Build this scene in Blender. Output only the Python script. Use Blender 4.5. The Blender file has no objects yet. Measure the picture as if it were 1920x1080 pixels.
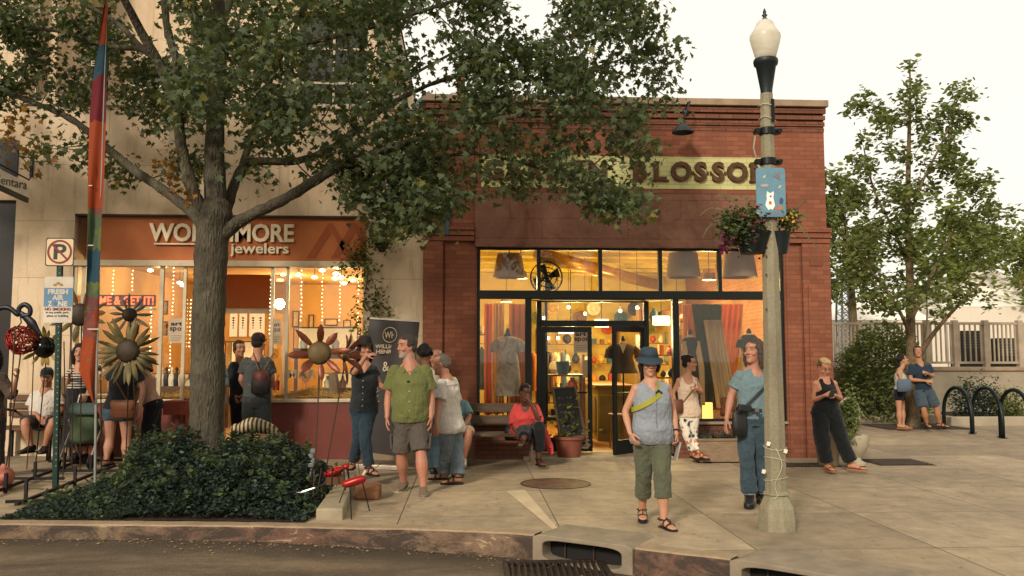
import bpy,bmesh,math,random
import numpy as np
from mathutils import Vector,Matrix,noise
random.seed(7);RNG=np.random.default_rng(11)
PI=math.pi
R_=math.radians
scn=bpy.context.scene
COL=scn.collection
# ------------------------------------------------------------------ camera, sky, sun, exposure
CAM_Z=1.6;FOC=1580.0;YAW=R_(-3.0);PITCH=math.atan(125/FOC)
cam_d=bpy.data.cameras.new('camera');cam=bpy.data.objects.new('camera',cam_d);COL.objects.link(cam)
cam_d.sensor_width=36;cam_d.lens=36*FOC/1920;cam_d.clip_start=.1;cam_d.clip_end=600
cam.location=(0,0,CAM_Z);cam.rotation_euler=(PI/2+PITCH,0,YAW)
scn.camera=cam
scn.render.resolution_x=1024;scn.render.resolution_y=576
SUN_EL,SUN_AZ=R_(27),R_(208) # azimuth clockwise from +Y: behind the camera, a little to the left
world=bpy.data.worlds.new('World');scn.world=world;world.use_nodes=True
wt=world.node_tree;wt.nodes.clear()
sky=wt.nodes.new('ShaderNodeTexSky');sky.sky_type='NISHITA';sky.sun_disc=False
sky.sun_elevation=SUN_EL;sky.sun_rotation=SUN_AZ;sky.dust_density=4;sky.air_density=1.2
wm=wt.nodes.new('ShaderNodeMix');wm.data_type='RGBA';wm.inputs[0].default_value=.86
wt.links.new(sky.outputs[0],wm.inputs[6]);wm.inputs[7].default_value=(9.9,9.2,7.9,1) # thin bright overcast
bgn=wt.nodes.new('ShaderNodeBackground');bgn.inputs[1].default_value=.080
wo=wt.nodes.new('ShaderNodeOutputWorld')
wt.links.new(wm.outputs[2],bgn.inputs[0]);wt.links.new(bgn.outputs[0],wo.inputs[0])
sun_d=bpy.data.lights.new('sun','SUN');sun_d.energy=2.3;sun_d.angle=R_(8);sun_d.color=(1,.88,.74)
sun=bpy.data.objects.new('sun',sun_d);COL.objects.link(sun)
sdir=Vector((math.sin(SUN_AZ)*math.cos(SUN_EL),math.cos(SUN_AZ)*math.cos(SUN_EL),math.sin(SUN_EL)))
sun.rotation_euler=sdir.to_track_quat('Z','Y').to_euler();sun.location=(-6,-8,12)
scn.view_settings.view_transform='Standard';scn.view_settings.look='None'
scn.view_settings.exposure=0.66;scn.view_settings.gamma=1
scn.render.engine='CYCLES';scn.cycles.use_denoising=True
try:scn.cycles.denoiser='OPENIMAGEDENOISE'
except Exception:pass
scn.cycles.max_bounces=6;scn.cycles.transparent_max_bounces=10;scn.cycles.diffuse_bounces=3
scn.cycles.glossy_bounces=2;scn.cycles.sample_clamp_indirect=4;scn.cycles.caustics_reflective=False;scn.cycles.caustics_refractive=False
scn.cycles.use_light_tree=True
# ------------------------------------------------------------------ where a point of the photograph lies in the place
_M=(Matrix.Rotation(YAW,3,'Z')@Matrix.Rotation(PI/2+PITCH,3,'X'))
_C=Vector((0,0,CAM_Z))
def gz(x,y=0):return .018*max(0.0,-x-1.0) # the pavement climbs gently to the left
def _ray(px,py):return _M@Vector(((px-960)/FOC,(540-py)/FOC,-1))
def at(px,py,Y):
    d=_ray(px,py);return _C+d*(Y/d.y)
def gr(px,py,z=0.0):
    d=_ray(px,py);g=z
    for _ in range(4):
        p=_C+d*((g-CAM_Z)/d.z);g=z+gz(p.x)
    return p
def px_m(Y):return Y/FOC # metres per photo pixel at distance Y
# ------------------------------------------------------------------ materials
MATS={}
def lin(c):
    return tuple((v/12.92 if v<=.04045 else((v+.055)/1.055)**2.4)for v in c)
def hx(s):
    return lin(tuple(int(s[i:i+2],16)/255 for i in(0,2,4)))
class NT:
    def __init__(s,name):
        s.m=bpy.data.materials.new(name);s.m.use_nodes=True;s.t=s.m.node_tree;s.t.nodes.clear()
        s.out=s.n('OutputMaterial');s.b=s.n('BsdfPrincipled');s.l(s.b.outputs[0],s.out.inputs[0])
    def n(s,k,**kw):
        o=s.t.nodes.new('ShaderNode'+k)
        for a,v in kw.items():setattr(o,a,v)
        return o
    def l(s,a,b):s.t.links.new(a,b)
    def coord(s,kind='Object',scale=(1,1,1),rot=(0,0,0)):
        tc=s.n('TexCoord');mp=s.n('Mapping');mp.inputs['Scale'].default_value=scale;mp.inputs['Rotation'].default_value=rot
        s.l(tc.outputs[kind],mp.inputs[0]);return mp.outputs[0]
    def noise(s,vec,scale,detail=4,rough=.6,dist=0):
        o=s.n('TexNoise');o.inputs['Scale'].default_value=scale;o.inputs['Detail'].default_value=detail
        o.inputs['Roughness'].default_value=rough;o.inputs['Distortion'].default_value=dist
        if vec is not None:s.l(vec,o.inputs['Vector'])
        return o.outputs['Fac']
    def ramp(s,fac,stops,interp='LINEAR'):
        o=s.n('ValToRGB');e=o.color_ramp.elements;o.color_ramp.interpolation=interp
        while len(e)<len(stops):e.new(.5)
        for i,(p,c)in enumerate(stops):
            e[i].position=p;e[i].color=(*c,1)if len(c)==3 else c
        s.l(fac,o.inputs[0]);return o.outputs[0]
    def mix(s,fac,a,b,mode='MIX'):
        o=s.n('Mix');o.data_type='RGBA';o.blend_type=mode
        for v,i in((fac,0),(a,6),(b,7)):
            if isinstance(v,(int,float)):o.inputs[i].default_value=v
            elif isinstance(v,tuple):o.inputs[i].default_value=(*v[:3],1)
            else:s.l(v,o.inputs[i])
        return o.outputs[2]
    def math(s,op,a,b=0.0):
        o=s.n('Math');o.operation=op
        for v,i in((a,0),(b,1)):
            if isinstance(v,(int,float)):o.inputs[i].default_value=v
            else:s.l(v,o.inputs[i])
        return o.outputs[0]
    def bump(s,h,strength=.3,dist=.01):
        o=s.n('Bump');o.inputs['Strength'].default_value=strength;o.inputs['Distance'].default_value=dist
        s.l(h,o.inputs['Height']);s.l(o.outputs[0],s.b.inputs['Normal'])
    def set(s,col=None,rough=None,metal=None,spec=None,emit=None,es=1,alpha=None,coat=None):
        b=s.b.inputs
        for v,k in((col,'Base Color'),(rough,'Roughness'),(metal,'Metallic'),(spec,'Specular IOR Level'),(emit,'Emission Color'),(coat,'Coat Weight')):
            if v is None:continue
            if isinstance(v,tuple):b[k].default_value=(*v[:3],1)
            elif isinstance(v,(int,float)):b[k].default_value=v
            else:s.l(v,b[k])
        if emit is not None:b['Emission Strength'].default_value=es
        return s.m
def mul(c,k):return tuple(v*k for v in c)
def M(name,col=None,rough=.7,metal=0,var=.25,vscale=3.0,bump=.15,bscale=40,spec=.3,emit=None,es=1,dist=.004,stretch=(1,1,1),coat=None):
    """plain painted / woven / cast surface with mottling and a fine relief"""
    if name in MATS:return MATS[name]
    if isinstance(col,str):col=hx(col)
    t=NT(name);v=t.coord(scale=stretch)
    n1=t.noise(v,vscale,5,.65)
    c=t.ramp(n1,[(.25,mul(col,1-var)),(.75,tuple(min(1,x*(1+var))for x in col))])
    if bump:t.bump(t.noise(v,bscale,4),bump,dist)
    MATS[name]=t.set(c,rough,metal,spec,emit=(hx(emit)if isinstance(emit,str)else emit),es=es,coat=coat)
    return MATS[name]
def facade_uv(t,sx=1.0):
    """along-the-wall / height coordinates whichever way the wall faces"""
    tc=t.n('TexCoord');sp=t.n('SeparateXYZ');t.l(tc.outputs['Object'],sp.inputs[0])
    g=t.n('NewGeometry');sn=t.n('SeparateXYZ');t.l(g.outputs['True Normal'],sn.inputs[0])
    side=t.math('GREATER_THAN',t.math('ABSOLUTE',sn.outputs[0]),.6)
    a=t.math('ADD',t.math('MULTIPLY',sp.outputs[0],t.math('SUBTRACT',1.0,side)),t.math('MULTIPLY',sp.outputs[1],side))
    cb=t.n('CombineXYZ');t.l(a,cb.inputs[0]);t.l(sp.outputs[2],cb.inputs[1]);t.l(sp.outputs[1],cb.inputs[2])
    return cb.outputs[0],tc.outputs['Object']
def brick_mat(name,c1,c2,mortar,bw=.215,bh=.0715,msz=.006,stain=None,bump=.5):
    t=NT(name);uv,ob=facade_uv(t)
    br=t.n('TexBrick');br.offset=.5;br.inputs['Scale'].default_value=1
    br.inputs['Brick Width'].default_value=bw;br.inputs['Row Height'].default_value=bh
    br.inputs['Mortar Size'].default_value=msz;br.inputs['Mortar Smooth'].default_value=.3;br.inputs['Bias'].default_value=-.1
    dn=t.n('TexNoise');dn.inputs['Scale'].default_value=9;t.l(ob,dn.inputs[0])
    wob=t.n('VectorMath');wob.operation='SCALE';wob.inputs['Scale'].default_value=.006;t.l(dn.outputs['Color'],wob.inputs[0])
    ad=t.n('VectorMath');ad.operation='ADD';t.l(uv,ad.inputs[0]);t.l(wob.outputs[0],ad.inputs[1]);t.l(ad.outputs[0],br.inputs['Vector'])
    br.inputs['Color1'].default_value=(*c1,1);br.inputs['Color2'].default_value=(*c2,1);br.inputs['Mortar'].default_value=(*mortar,1)
    big=t.noise(ob,.9,6,.7,.4)
    c=t.mix(t.ramp(big,[(.35,(0,0,0)),(.7,(1,1,1))]),br.outputs['Color'],t.mix(.5,br.outputs['Color'],(stain or mul(c1,.55)),'MIX'))
    fine=t.noise(ob,60,3)
    c=t.mix(.25,c,t.ramp(fine,[(.3,(.35,.35,.35)),(.7,(1,1,1))]),'MULTIPLY')
    h=t.math('ADD',t.math('MULTIPLY',t.math('SUBTRACT',1.0,br.outputs['Fac']),1.0),t.math('MULTIPLY',fine,.25))
    t.bump(h,bump,.008)
    MATS[name]=t.set(c,.85,0,.25);return MATS[name]
# ------------------------------------------------------------------ mesh helpers
WORG={} # world origin of every root
def link(o):COL.objects.link(o);return o
def tag(o,label=None,cat=None,group=None,kind=None):
    if label:o['label']=label
    if cat:o['category']=cat
    if group:o['group']=group
    if kind:o['kind']=kind
    return o
def thing(name,label,cat,loc=(0,0,0),group=None):
    o=bpy.data.objects.new(name,None);link(o);o.location=loc;o.empty_display_size=.1
    WORG[o.name]=Vector(loc);return tag(o,label,cat,group)
def root_of(o):
    while o.parent:o=o.parent
    return o
class MB:
    """collects faces in world coordinates, then becomes one mesh object"""
    def __init__(s):s.v=[];s.f=[];s.mi=[];s.k=0;s.pc=[]
    def pieces(s):return s.pc
    def add(s,vs,fs,mi=None):
        b=len(s.v);s.pc.append((b,b+len(vs),len(s.f),len(s.f)+len(fs)));s.v.extend([tuple(p)for p in vs]);s.f.extend([tuple(b+i for i in f)for f in fs]);s.mi.extend([s.k if mi is None else mi]*len(fs));return s
    def box(s,a,b,bev=0):
        (x0,y0,z0),(x1,y1,z1)=a,b
        x0,x1=min(x0,x1),max(x0,x1);y0,y1=min(y0,y1),max(y0,y1);z0,z1=min(z0,z1),max(z0,z1)
        return s.add([(x0,y0,z0),(x1,y0,z0),(x1,y1,z0),(x0,y1,z0),(x0,y0,z1),(x1,y0,z1),(x1,y1,z1),(x0,y1,z1)],
                     [(0,3,2,1),(4,5,6,7),(0,1,5,4),(1,2,6,5),(2,3,7,6),(3,0,4,7)])
    def obox(s,c,size,mat3):
        c=Vector(c);pts=[]
        for z in(-.5,.5):
            for x,y in((-.5,-.5),(.5,-.5),(.5,.5),(-.5,.5)):
                pts.append(c+mat3@Vector((x*size[0],y*size[1],z*size[2])))
        return s.add(pts,[(0,3,2,1),(4,5,6,7),(0,1,5,4),(1,2,6,5),(2,3,7,6),(3,0,4,7)])
    def beam(s,a,b,w,d,up=(0,0,1)):
        a=Vector(a);b=Vector(b);z=(b-a);L=z.length;z.normalize();u=Vector(up)
        if abs(z.dot(u))>.98:u=Vector((0,1,0))
        x=u.cross(z).normalized();y=z.cross(x)
        return s.obox((a+b)/2,(w,d,L),Matrix((x,y,z)).transposed())
    def loft(s,rings,n=16,cap=True,close=False):
        """rings: (centre, x axis, y axis) with the radii in the axes; optional 4th = back factor for -y"""
        vs=[]
        for rg in rings:
            c,ax,ay=Vector(rg[0]),Vector(rg[1]),Vector(rg[2]);bk=rg[3]if len(rg)>3 else 1
            for i in range(n):
                a=2*PI*i/n;sn=math.sin(a)
                vs.append(c+ax*math.cos(a)+ay*(sn if sn>0 else sn*bk))
        fs=[];m=len(rings)
        for j in range(m-1+(1 if close else 0)):
            j2=(j+1)%m
            for i in range(n):
                k=(i+1)%n;fs.append((j*n+i,j*n+k,j2*n+k,j2*n+i))
        if cap and not close:
            fs.append(tuple(range(n-1,-1,-1)));fs.append(tuple((m-1)*n+i for i in range(n)))
        return s.add(vs,fs)
    def tube(s,pts,rad,n=8,cap=True,flat=1.0,side=None,dome=False):
        pts=[Vector(p)for p in pts];m=len(pts)
        if isinstance(rad,(int,float)):rad=[rad]*m
        T=[]
        for i in range(m):
            t=(pts[min(i+1,m-1)]-pts[max(i-1,0)]);T.append(t.normalized()if t.length>1e-9 else Vector((0,0,1)))
        u=Vector(side)if side is not None else(Vector((0,0,1))if abs(T[0].z)<.9 else Vector((1,0,0)))
        rings=[]
        for i in range(m):
            x=(u-T[i]*u.dot(T[i]))
            if x.length<1e-6:x=Vector((1,.01,0)).cross(T[i])
            x.normalize();y=T[i].cross(x);u=x
            if dome and i==0:
                for q in(.92,.7,.4):rings.append((pts[0]-T[0]*rad[0]*q,x*rad[0]*math.sqrt(1-q*q),y*rad[0]*math.sqrt(1-q*q)*flat))
            rings.append((pts[i],x*rad[i],y*rad[i]*flat))
            if dome and i==m-1:
                for q in(.4,.7,.92):rings.append((pts[-1]+T[-1]*rad[-1]*q,x*rad[-1]*math.sqrt(1-q*q),y*rad[-1]*math.sqrt(1-q*q)*flat))
        return s.loft(rings,n,cap)
    def lathe(s,prof,c=(0,0,0),n=24,axis=None):
        """profile (radius, height) round a vertical (or given) axis"""
        c=Vector(c)
        if axis is None:X,Y,Z=Vector((1,0,0)),Vector((0,1,0)),Vector((0,0,1))
        else:
            Z=Vector(axis).normalized();X=Z.orthogonal().normalized();Y=Z.cross(X)
        return s.loft([(c+Z*h,X*max(r,1e-4),Y*max(r,1e-4))for r,h in prof],n)
    def ell(s,c,r,n=12,m=8,mat3=None):
        c=Vector(c);r=(r,r,r)if isinstance(r,(int,float))else r
        A=mat3 or Matrix.Identity(3);X,Y,Z=A@Vector((1,0,0)),A@Vector((0,1,0)),A@Vector((0,0,1))
        rg=[]
        for j in range(m+1):
            a=-PI/2+PI*(j+.001 if j==0 else(j-.001 if j==m else j))/m
            a=max(-PI/2+.06,min(PI/2-.06,a))
            rg.append((c+Z*r[2]*math.sin(a),X*r[0]*math.cos(a),Y*r[1]*math.cos(a)))
        return s.loft(rg,n)
    def prism(s,poly,o,X,Y,depth,Z=None):
        """polygon (list of 2-D points) in the plane of X, Y at o, extruded along X x Y"""
        o,X,Y=Vector(o),Vector(X),Vector(Y);Z=Vector(Z)if Z is not None else X.cross(Y).normalized()
        n=len(poly);vs=[o+X*p[0]+Y*p[1]for p in poly]+[o+X*p[0]+Y*p[1]+Z*depth for p in poly]
        return s.add(vs,[tuple(range(n-1,-1,-1)),tuple(range(n,2*n))]+[(i,(i+1)%n,n+(i+1)%n,n+i)for i in range(n)])
    def quad(s,a,b,c,d):return s.add([a,b,c,d],[(0,1,2,3)])
    def mesh(s,name,org=Vector((0,0,0))):
        me=bpy.data.meshes.new(name);ox,oy,oz=org
        me.from_pydata([(x-ox,y-oy,z-oz)for x,y,z in s.v],[],s.f);me.update()
        if len(s.f)<40000:
            bm=bmesh.new();bm.from_mesh(me);bmesh.ops.recalc_face_normals(bm,faces=bm.faces);bm.to_mesh(me);bm.free()
        return me
    def build(s,name,mat,parent=None,smooth=None,label=None,cat=None,group=None,kind=None,bevel=0,org=None):
        if parent is not None:og=WORG[root_of(parent).name]
        else:og=Vector(org)if org is not None else Vector((0,0,0))
        me=s.mesh(name,og);o=bpy.data.objects.new(name,me);link(o)
        for m in(mat if isinstance(mat,(list,tuple))else[mat]):me.materials.append(m)
        if isinstance(mat,(list,tuple)):me.polygons.foreach_set('material_index',s.mi)
        if parent is not None:o.parent=parent
        else:o.location=og;WORG[o.name]=og
        tag(o,label,cat,group,kind)
        if smooth:
            me.polygons.foreach_set('use_smooth',[True]*len(me.polygons))
            if smooth!=True:me.set_sharp_from_angle(angle=R_(smooth))
        if bevel:
            b=o.modifiers.new('bevel','BEVEL');b.width=bevel;b.segments=2;b.limit_method='ANGLE';b.angle_limit=R_(40)
        return o
def _each(s,name,mat,parent=None,**kw):
    """every piece that was added becomes an object of its own"""
    out=[];vi=0
    for a,(v0,v1,f0,f1)in enumerate(s.pieces()):
        q=MB();q.add(s.v[v0:v1],[tuple(i-v0 for i in f)for f in s.f[f0:f1]]);out.append(q.build(name,mat,parent,**kw))
    return out
MB.each=_each
def copy_tree(o,delta,parent=None,label=None):
    c=o.copy();link(c);c.parent=parent
    if parent is None:
        c.location=o.location+Vector(delta);WORG[c.name]=WORG[o.name]+Vector(delta)
        if label:c['label']=label
    for ch in list(o.children):copy_tree(ch,delta,c)
    return c
def text_poly(txt,size,loc,mat,name,parent=None,align='CENTER',bold=0.0,depth=.004,rotz=0.0,space=1.0,tilt=0.0,wide=1.0,kw=None):
    """lettering as a real mesh standing upright, facing -Y when rotz = 0"""
    cu=bpy.data.curves.new(name,'FONT');cu.body=txt;cu.size=size;cu.align_x=align;cu.align_y='CENTER'
    cu.extrude=depth/2;cu.offset=bold;cu.space_character=space;cu.resolution_u=3;cu.space_line=.8
    t=bpy.data.objects.new('tmp_text',cu);link(t)
    me=bpy.data.meshes.new_from_object(t.evaluated_get(bpy.context.evaluated_depsgraph_get()))
    bpy.data.objects.remove(t)
    A=Matrix.Rotation(rotz,4,'Z')@Matrix.Rotation(PI/2,4,'X')@Matrix.Rotation(tilt,4,'Z')@Matrix.Diagonal((wide,1,1,1))
    og=WORG[root_of(parent).name]if parent is not None else Vector((0,0,0))
    me.transform(Matrix.Translation(Vector(loc)-og)@A);me.materials.clear();me.materials.append(mat);me.name=name
    o=bpy.data.objects.new(name,me);link(o)
    if parent is not None:o.parent=parent
    if kw:tag(o,**kw)
    return o

def text_fit(txt,x0,x1,z,h,y,mat,name,parent,bold=0.0,depth=.004,kw=None,rotz=0.0,tilt=0.0):
    """lettering stretched to run from x0 to x1 with capitals of height h"""
    sz=h/.70
    o=text_poly(txt,sz,(0,0,0),mat,name,None,bold=bold,depth=depth)
    xs=[v.co.x for v in o.data.vertices];zs=[v.co.z for v in o.data.vertices];w=max(xs)-min(xs);cx=(max(xs)+min(xs))/2;cz=(max(zs)+min(zs))/2
    og=WORG[root_of(parent).name]if parent is not None else Vector((0,0,0))
    k=(x1-x0)/w;A=Matrix.Translation(Vector(((x0+x1)/2,y,z))-og)@Matrix.Rotation(rotz,4,'Z')@Matrix.Rotation(tilt,4,'Y')@Matrix.Diagonal((k,1,1,1))@Matrix.Translation((-cx,0,-cz))
    o.data.transform(A)
    if parent is not None:o.parent=parent
    if kw:tag(o,**kw)
    return o

# ================================================================== the setting: ground, street, pavement, kerb
YF=13.05 # the shop fronts stand in this plane
_kp=[(-40,8.45)]+[(gr(a,b)[0],gr(a,b)[1])for a,b in((0,983),(480,987),(760,992),(960,1000),(1100,1014),(1200,1030),(1360,1048),(1500,1070))]+[(2.75,5.95),(4.0,4.9),(6.5,3.2),(12,0.5),(30,-6)]
_kx=[p[0]for p in _kp];_ky=[p[1]for p in _kp]
def kerbY(x):return float(np.interp(x,_kx,_ky))
def zst(x):
    k=min(1,max(0,(x+2.5)/3.2));return gz(x)-.13-.085*k*k*(3-2*k)
def m_pavement():
    t=NT('pavement_concrete');tc=t.n('TexCoord');mp=t.n('Mapping');t.l(tc.outputs['Object'],mp.inputs[0])
    mp.inputs['Location'].default_value=(-.86,-.72,0)
    br=t.n('TexBrick');br.offset=0;br.inputs['Scale'].default_value=1;br.inputs['Brick Width'].default_value=1.52;br.inputs['Row Height'].default_value=1.56
    br.inputs['Mortar Size'].default_value=.007;br.inputs['Mortar Smooth'].default_value=.4;br.inputs['Bias'].default_value=0
    t.l(mp.outputs[0],br.inputs[0])
    br.inputs['Color1'].default_value=(*hx('96856b'),1);br.inputs['Color2'].default_value=(*hx('b3a082'),1);br.inputs['Mortar'].default_value=(*hx('463d32'),1)
    o=tc.outputs['Object']
    big=t.noise(o,.55,7,.7,.6);mid=t.noise(o,4,6,.7);fine=t.noise(o,90,3,.7)
    c=t.mix(t.ramp(big,[(.35,(0,0,0)),(.68,(.75,.75,.75))]),br.outputs['Color'],hx('75695a'))
    c=t.mix(.65,c,t.ramp(mid,[(.3,(.5,.48,.45)),(.62,(1,1,1))]),'MULTIPLY')
    c=t.mix(.35,c,t.ramp(fine,[(.35,(.5,.5,.48)),(.6,(1,1,1))]),'MULTIPLY')
    vo=t.n('TexVoronoi');vo.inputs['Scale'].default_value=3.1;t.l(o,vo.inputs[0]) # old chewing gum and drips
    c=t.mix(t.ramp(vo.outputs['Distance'],[(.05,(.65,.65,.65)),(.08,(0,0,0))]),c,hx('4c443a'))
    st=t.noise(t.coord(scale=(1.6,.5,1)),1.3,6,.75,1.0);c=t.mix(t.ramp(st,[(.56,(0,0,0)),(.7,(.5,.5,.5))]),c,hx('5b5143'))
    # hairline cracks
    vc=t.n('TexVoronoi');vc.feature='DISTANCE_TO_EDGE';vc.inputs['Scale'].default_value=.2
    wv=t.n('VectorMath');wv.operation='ADD';nn=t.n('TexNoise');nn.inputs['Scale'].default_value=2.2;t.l(o,nn.inputs[0]);t.l(nn.outputs['Color'],wv.inputs[0]);t.l(o,wv.inputs[1]);t.l(wv.outputs[0],vc.inputs[0])
    c=t.mix(t.ramp(vc.outputs['Distance'],[(.0,(.35,.35,.35)),(.0025,(0,0,0))]),c,hx('4a4238'))
    t.bump(t.math('ADD',t.math('MULTIPLY',t.math('SUBTRACT',1.0,br.outputs['Fac']),1.5),t.math('ADD',t.math('MULTIPLY',mid,.3),t.math('MULTIPLY',fine,.25))),.45,.006)
    return t.set(c,.8,0,.3)
def m_asphalt():
    t=NT('asphalt');o=t.coord()
    big=t.noise(t.coord(scale=(.5,1.6,1)),.8,6,.7,.5);ag=t.noise(o,130,2,.8);mid=t.noise(o,9,5,.75)
    vo=t.n('TexVoronoi');vo.inputs['Scale'].default_value=95;t.l(o,vo.inputs[0])
    c=t.ramp(big,[(.3,hx('4a4034')),(.5,hx('6f6150')),(.72,hx('958469'))])
    c=t.mix(.75,c,t.ramp(ag,[(.3,(.35,.34,.33)),(.7,(1.15,1.1,1.05))]),'MULTIPLY')
    c=t.mix(.4,c,t.ramp(mid,[(.35,(.4,.38,.36)),(.65,(1,1,1))]),'MULTIPLY')
    ga=t.n('Attribute');ga.attribute_name='gutter';dk=t.ramp(t.math('ADD',ga.outputs['Fac'],t.math('MULTIPLY',t.math('SUBTRACT',t.noise(o,1.7,5,.7),.5),.55)),[(.0,(.85,.85,.85)),(.45,(.6,.6,.6)),(.75,(0,0,0))])
    c=t.mix(dk,c,t.mix(t.noise(o,24,4,.8),hx('2a241d'),hx('4d4335')))
    t.bump(t.math('ADD',ag,vo.outputs['Distance']),.7,.008)
    return t.set(c,.9,0,.25)
def grid(name,xs,ys_of,z_of,mat,kind='structure',n_y=40,pw=1.0):
    mb=MB();vs=[];
    for x in xs:
        y0,y1=ys_of(x)
        for j in range(n_y+1):
            y=y0+(y1-y0)*(j/n_y)**pw;vs.append((x,y,z_of(x,y)))
    n=n_y+1;fs=[(i*n+j,(i+1)*n+j,(i+1)*n+j+1,i*n+j+1)for i in range(len(xs)-1)for j in range(n_y)]
    mb.add(vs,fs);return mb.build(name,mat,kind=kind,smooth=True)
XS=list(np.arange(-40,-8,2))+list(np.arange(-8,8,.1))+list(np.arange(8,46,2))
grid('ground',[-300,-100,-40,0,40,100,300],lambda x:(-200,400),lambda x,y:-.45,M('far_ground',hx('6f6556')),n_y=10)
STREET=grid('street',XS,lambda x:(-26,kerbY(x)+.1),lambda x,y:zst(x)+.03*min(1,max(0,(kerbY(x)-y)/3))+.006*noise.noise((x*1.3,y*1.3,0)),m_asphalt(),n_y=70,pw=.35)
_a=STREET.data.attributes.new('gutter','FLOAT','POINT');_a.data.foreach_set('value',[kerbY(v.co.x)-v.co.y for v in STREET.data.vertices])
PAV=m_pavement()
grid('pavement',XS,lambda x:(kerbY(x)+.17,60),lambda x,y:gz(x,y),PAV,n_y=30,pw=1.5)
def m_kerb():
    t=NT('worn_red_kerb');o=t.coord();g=t.n('NewGeometry');sn=t.n('SeparateXYZ');t.l(g.outputs['True Normal'],sn.inputs[0])
    n1=t.noise(t.coord(scale=(1,1,2.5)),2.6,7,.75,.6);n2=t.noise(o,30,4,.7);n3=t.noise(o,.9,4,.6)
    paint=t.mix(t.ramp(n3,[(.4,(0,0,0)),(.6,(1,1,1))]),hx('5f4537'),hx('6f5c48'))
    face=t.mix(t.ramp(n1,[(.43,(1,1,1)),(.55,(0,0,0))]),paint,hx('3a2f27'))
    face=t.mix(t.ramp(n1,[(.6,(0,0,0)),(.66,(.8,.8,.8))]),face,hx('a58f70'))
    top=t.mix(t.ramp(n1,[(.38,(0,0,0)),(.6,(1,1,1))]),hx('857059'),hx('978469'))
    c=t.mix(t.math('GREATER_THAN',sn.outputs[2],.7),face,top)
    c=t.mix(.35,c,t.ramp(n2,[(.3,(.5,.5,.5)),(.6,(1,1,1))]),'MULTIPLY')
    t.bump(t.math('ADD',n1,n2),.6,.012);return t.set(c,.8,0,.3)
KERB=m_kerb()
CONC=M('weathered_concrete',hx('8b8069'),.85,var=.28,vscale=2.5,bump=.35,bscale=50,dist=.006)
CONC_D=M('dark_kerb_concrete',hx('7a6e5c'),.85,var=.3,vscale=4,bump=.4,bscale=40,dist=.006)
def kerb_run(name,x0,x1,mat,**kw):
    n=max(2,int((x1-x0)/.08));mb=MB();rows=[]
    for i in range(n+1):
        x=x0+(x1-x0)*i/n;y=kerbY(x);e=.05
        ty=kerbY(x+e)-kerbY(x-e);L=math.hypot(2*e,ty);nx,ny=-ty/L,2*e/L # inward normal
        z=gz(x)+.004+.004*noise.noise((x*6,0,0));w=.006*noise.noise((x*9,3,0));b=zst(x)-.1
        P=lambda d,zz:(x+nx*d,y+ny*d,zz)
        rows.append([P(-.012+w,b),P(0+w,z-.03),P(.006+w,z-.012),P(.022,z),P(.19,z),P(.19,b)])
    vs=[p for r in rows for p in r];fs=[(i*6+j,(i+1)*6+j,(i+1)*6+j+1,i*6+j+1)for i in range(n)for j in range(5)]
    fs+=[tuple(range(6)),tuple(n*6+j for j in range(5,-1,-1))]
    mb.add(vs,fs);return mb.build(name,mat,smooth=30,**kw)
DX0,DX1,EX0,EX1=gr(1000,1003).x,gr(1188,1028).x,gr(1368,1048).x,gr(1368,1048).x+.95
kerb_run('kerb',-40,DX0,KERB,kind='structure');kerb_run('kerb',DX1+.004,EX0-.004,KERB,kind='structure');kerb_run('kerb',EX1,20,CONC,kind='structure')
def inlet(x0,x1,label):
    """kerb inlet: a concrete box with a rounded slot facing the gutter"""
    th=thing('storm_drain_inlet',label,'storm drain',(x0,kerbY(x0),gz(x0)),'kerb storm drain inlets')
    y0,y1=kerbY(x0),kerbY(x1);A=Vector((x0,y0,0));B=Vector((x1,y1,0));T=(B-A).normalized();N=Vector((-T.y,T.x,0));L=(B-A).length
    zb=zst(x1)-.12;zt=.022;f=MB();H=zt-zb
    out=[];hole=[]
    m=40;cx,cz,hw,hh=L/2,(zst((x0+x1)/2)+zt)/2-.01,L/2-.10,(zt-zst(x0))/2-.03
    for i in range(m): # outer rectangle and inner rounded slot, matched point by point
        a=2*PI*(i+.5)/m;ca,sa=math.cos(a),math.sin(a);k=1/max(abs(ca)/1,abs(sa)/1)
        ox,oz=ca*k*L/2+L/2,sa*k*H/2+(zt+zb)/2
        q=(abs(ca)**5+abs(sa)**5)**(-1/5)
        ix,iz=cx+ca*q*hw,cz+sa*q*hh
        out.append((ox,oz));hole.append((ix,iz))
    def W(p,d):return A+T*p[0]+N*d+Vector((0,0,p[1]))
    vs=[W(p,-.03)for p in out]+[W(p,-.03)for p in hole]+[W(p,.13)for p in hole]+[W(p,.5)for p in out]
    fs=[]
    for i in range(m):
        j=(i+1)%m
        fs+=[(i,j,m+j,m+i),(m+i,m+j,2*m+j,2*m+i),(i,3*m+i,3*m+j,j)]
    f.add(vs,fs);f.build('surround',CONC_D,th,bevel=.012)
    b=MB();b.obox(A+T*L/2+N*.34+Vector((0,0,(zt+zb)/2-.04)),(L-.03,.4,H-.1),Matrix((T,N,Vector((0,0,1)))).transposed())
    b.build('dark_chamber',M('drain_dark',(.012,.011,.01),1,bump=0),th)
    g=MB()
    for i in range(3):g.tube([A+T*(.25+.28*i)+N*.12+Vector((0,0,zb+.1)),A+T*(.25+.28*i)+N*.12+Vector((0,0,zt-.06))],.008)
    g.build('bar',M('rusty_bar',hx('3a2a20'),.8),th)
    return th
inlet(DX0+.002,DX1,'rounded concrete kerb drain slot with a dark mouth beside the iron street grate')
inlet(EX0,EX1-.004,'second concrete kerb drain slot, nearest the bottom edge of the photo')
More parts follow.
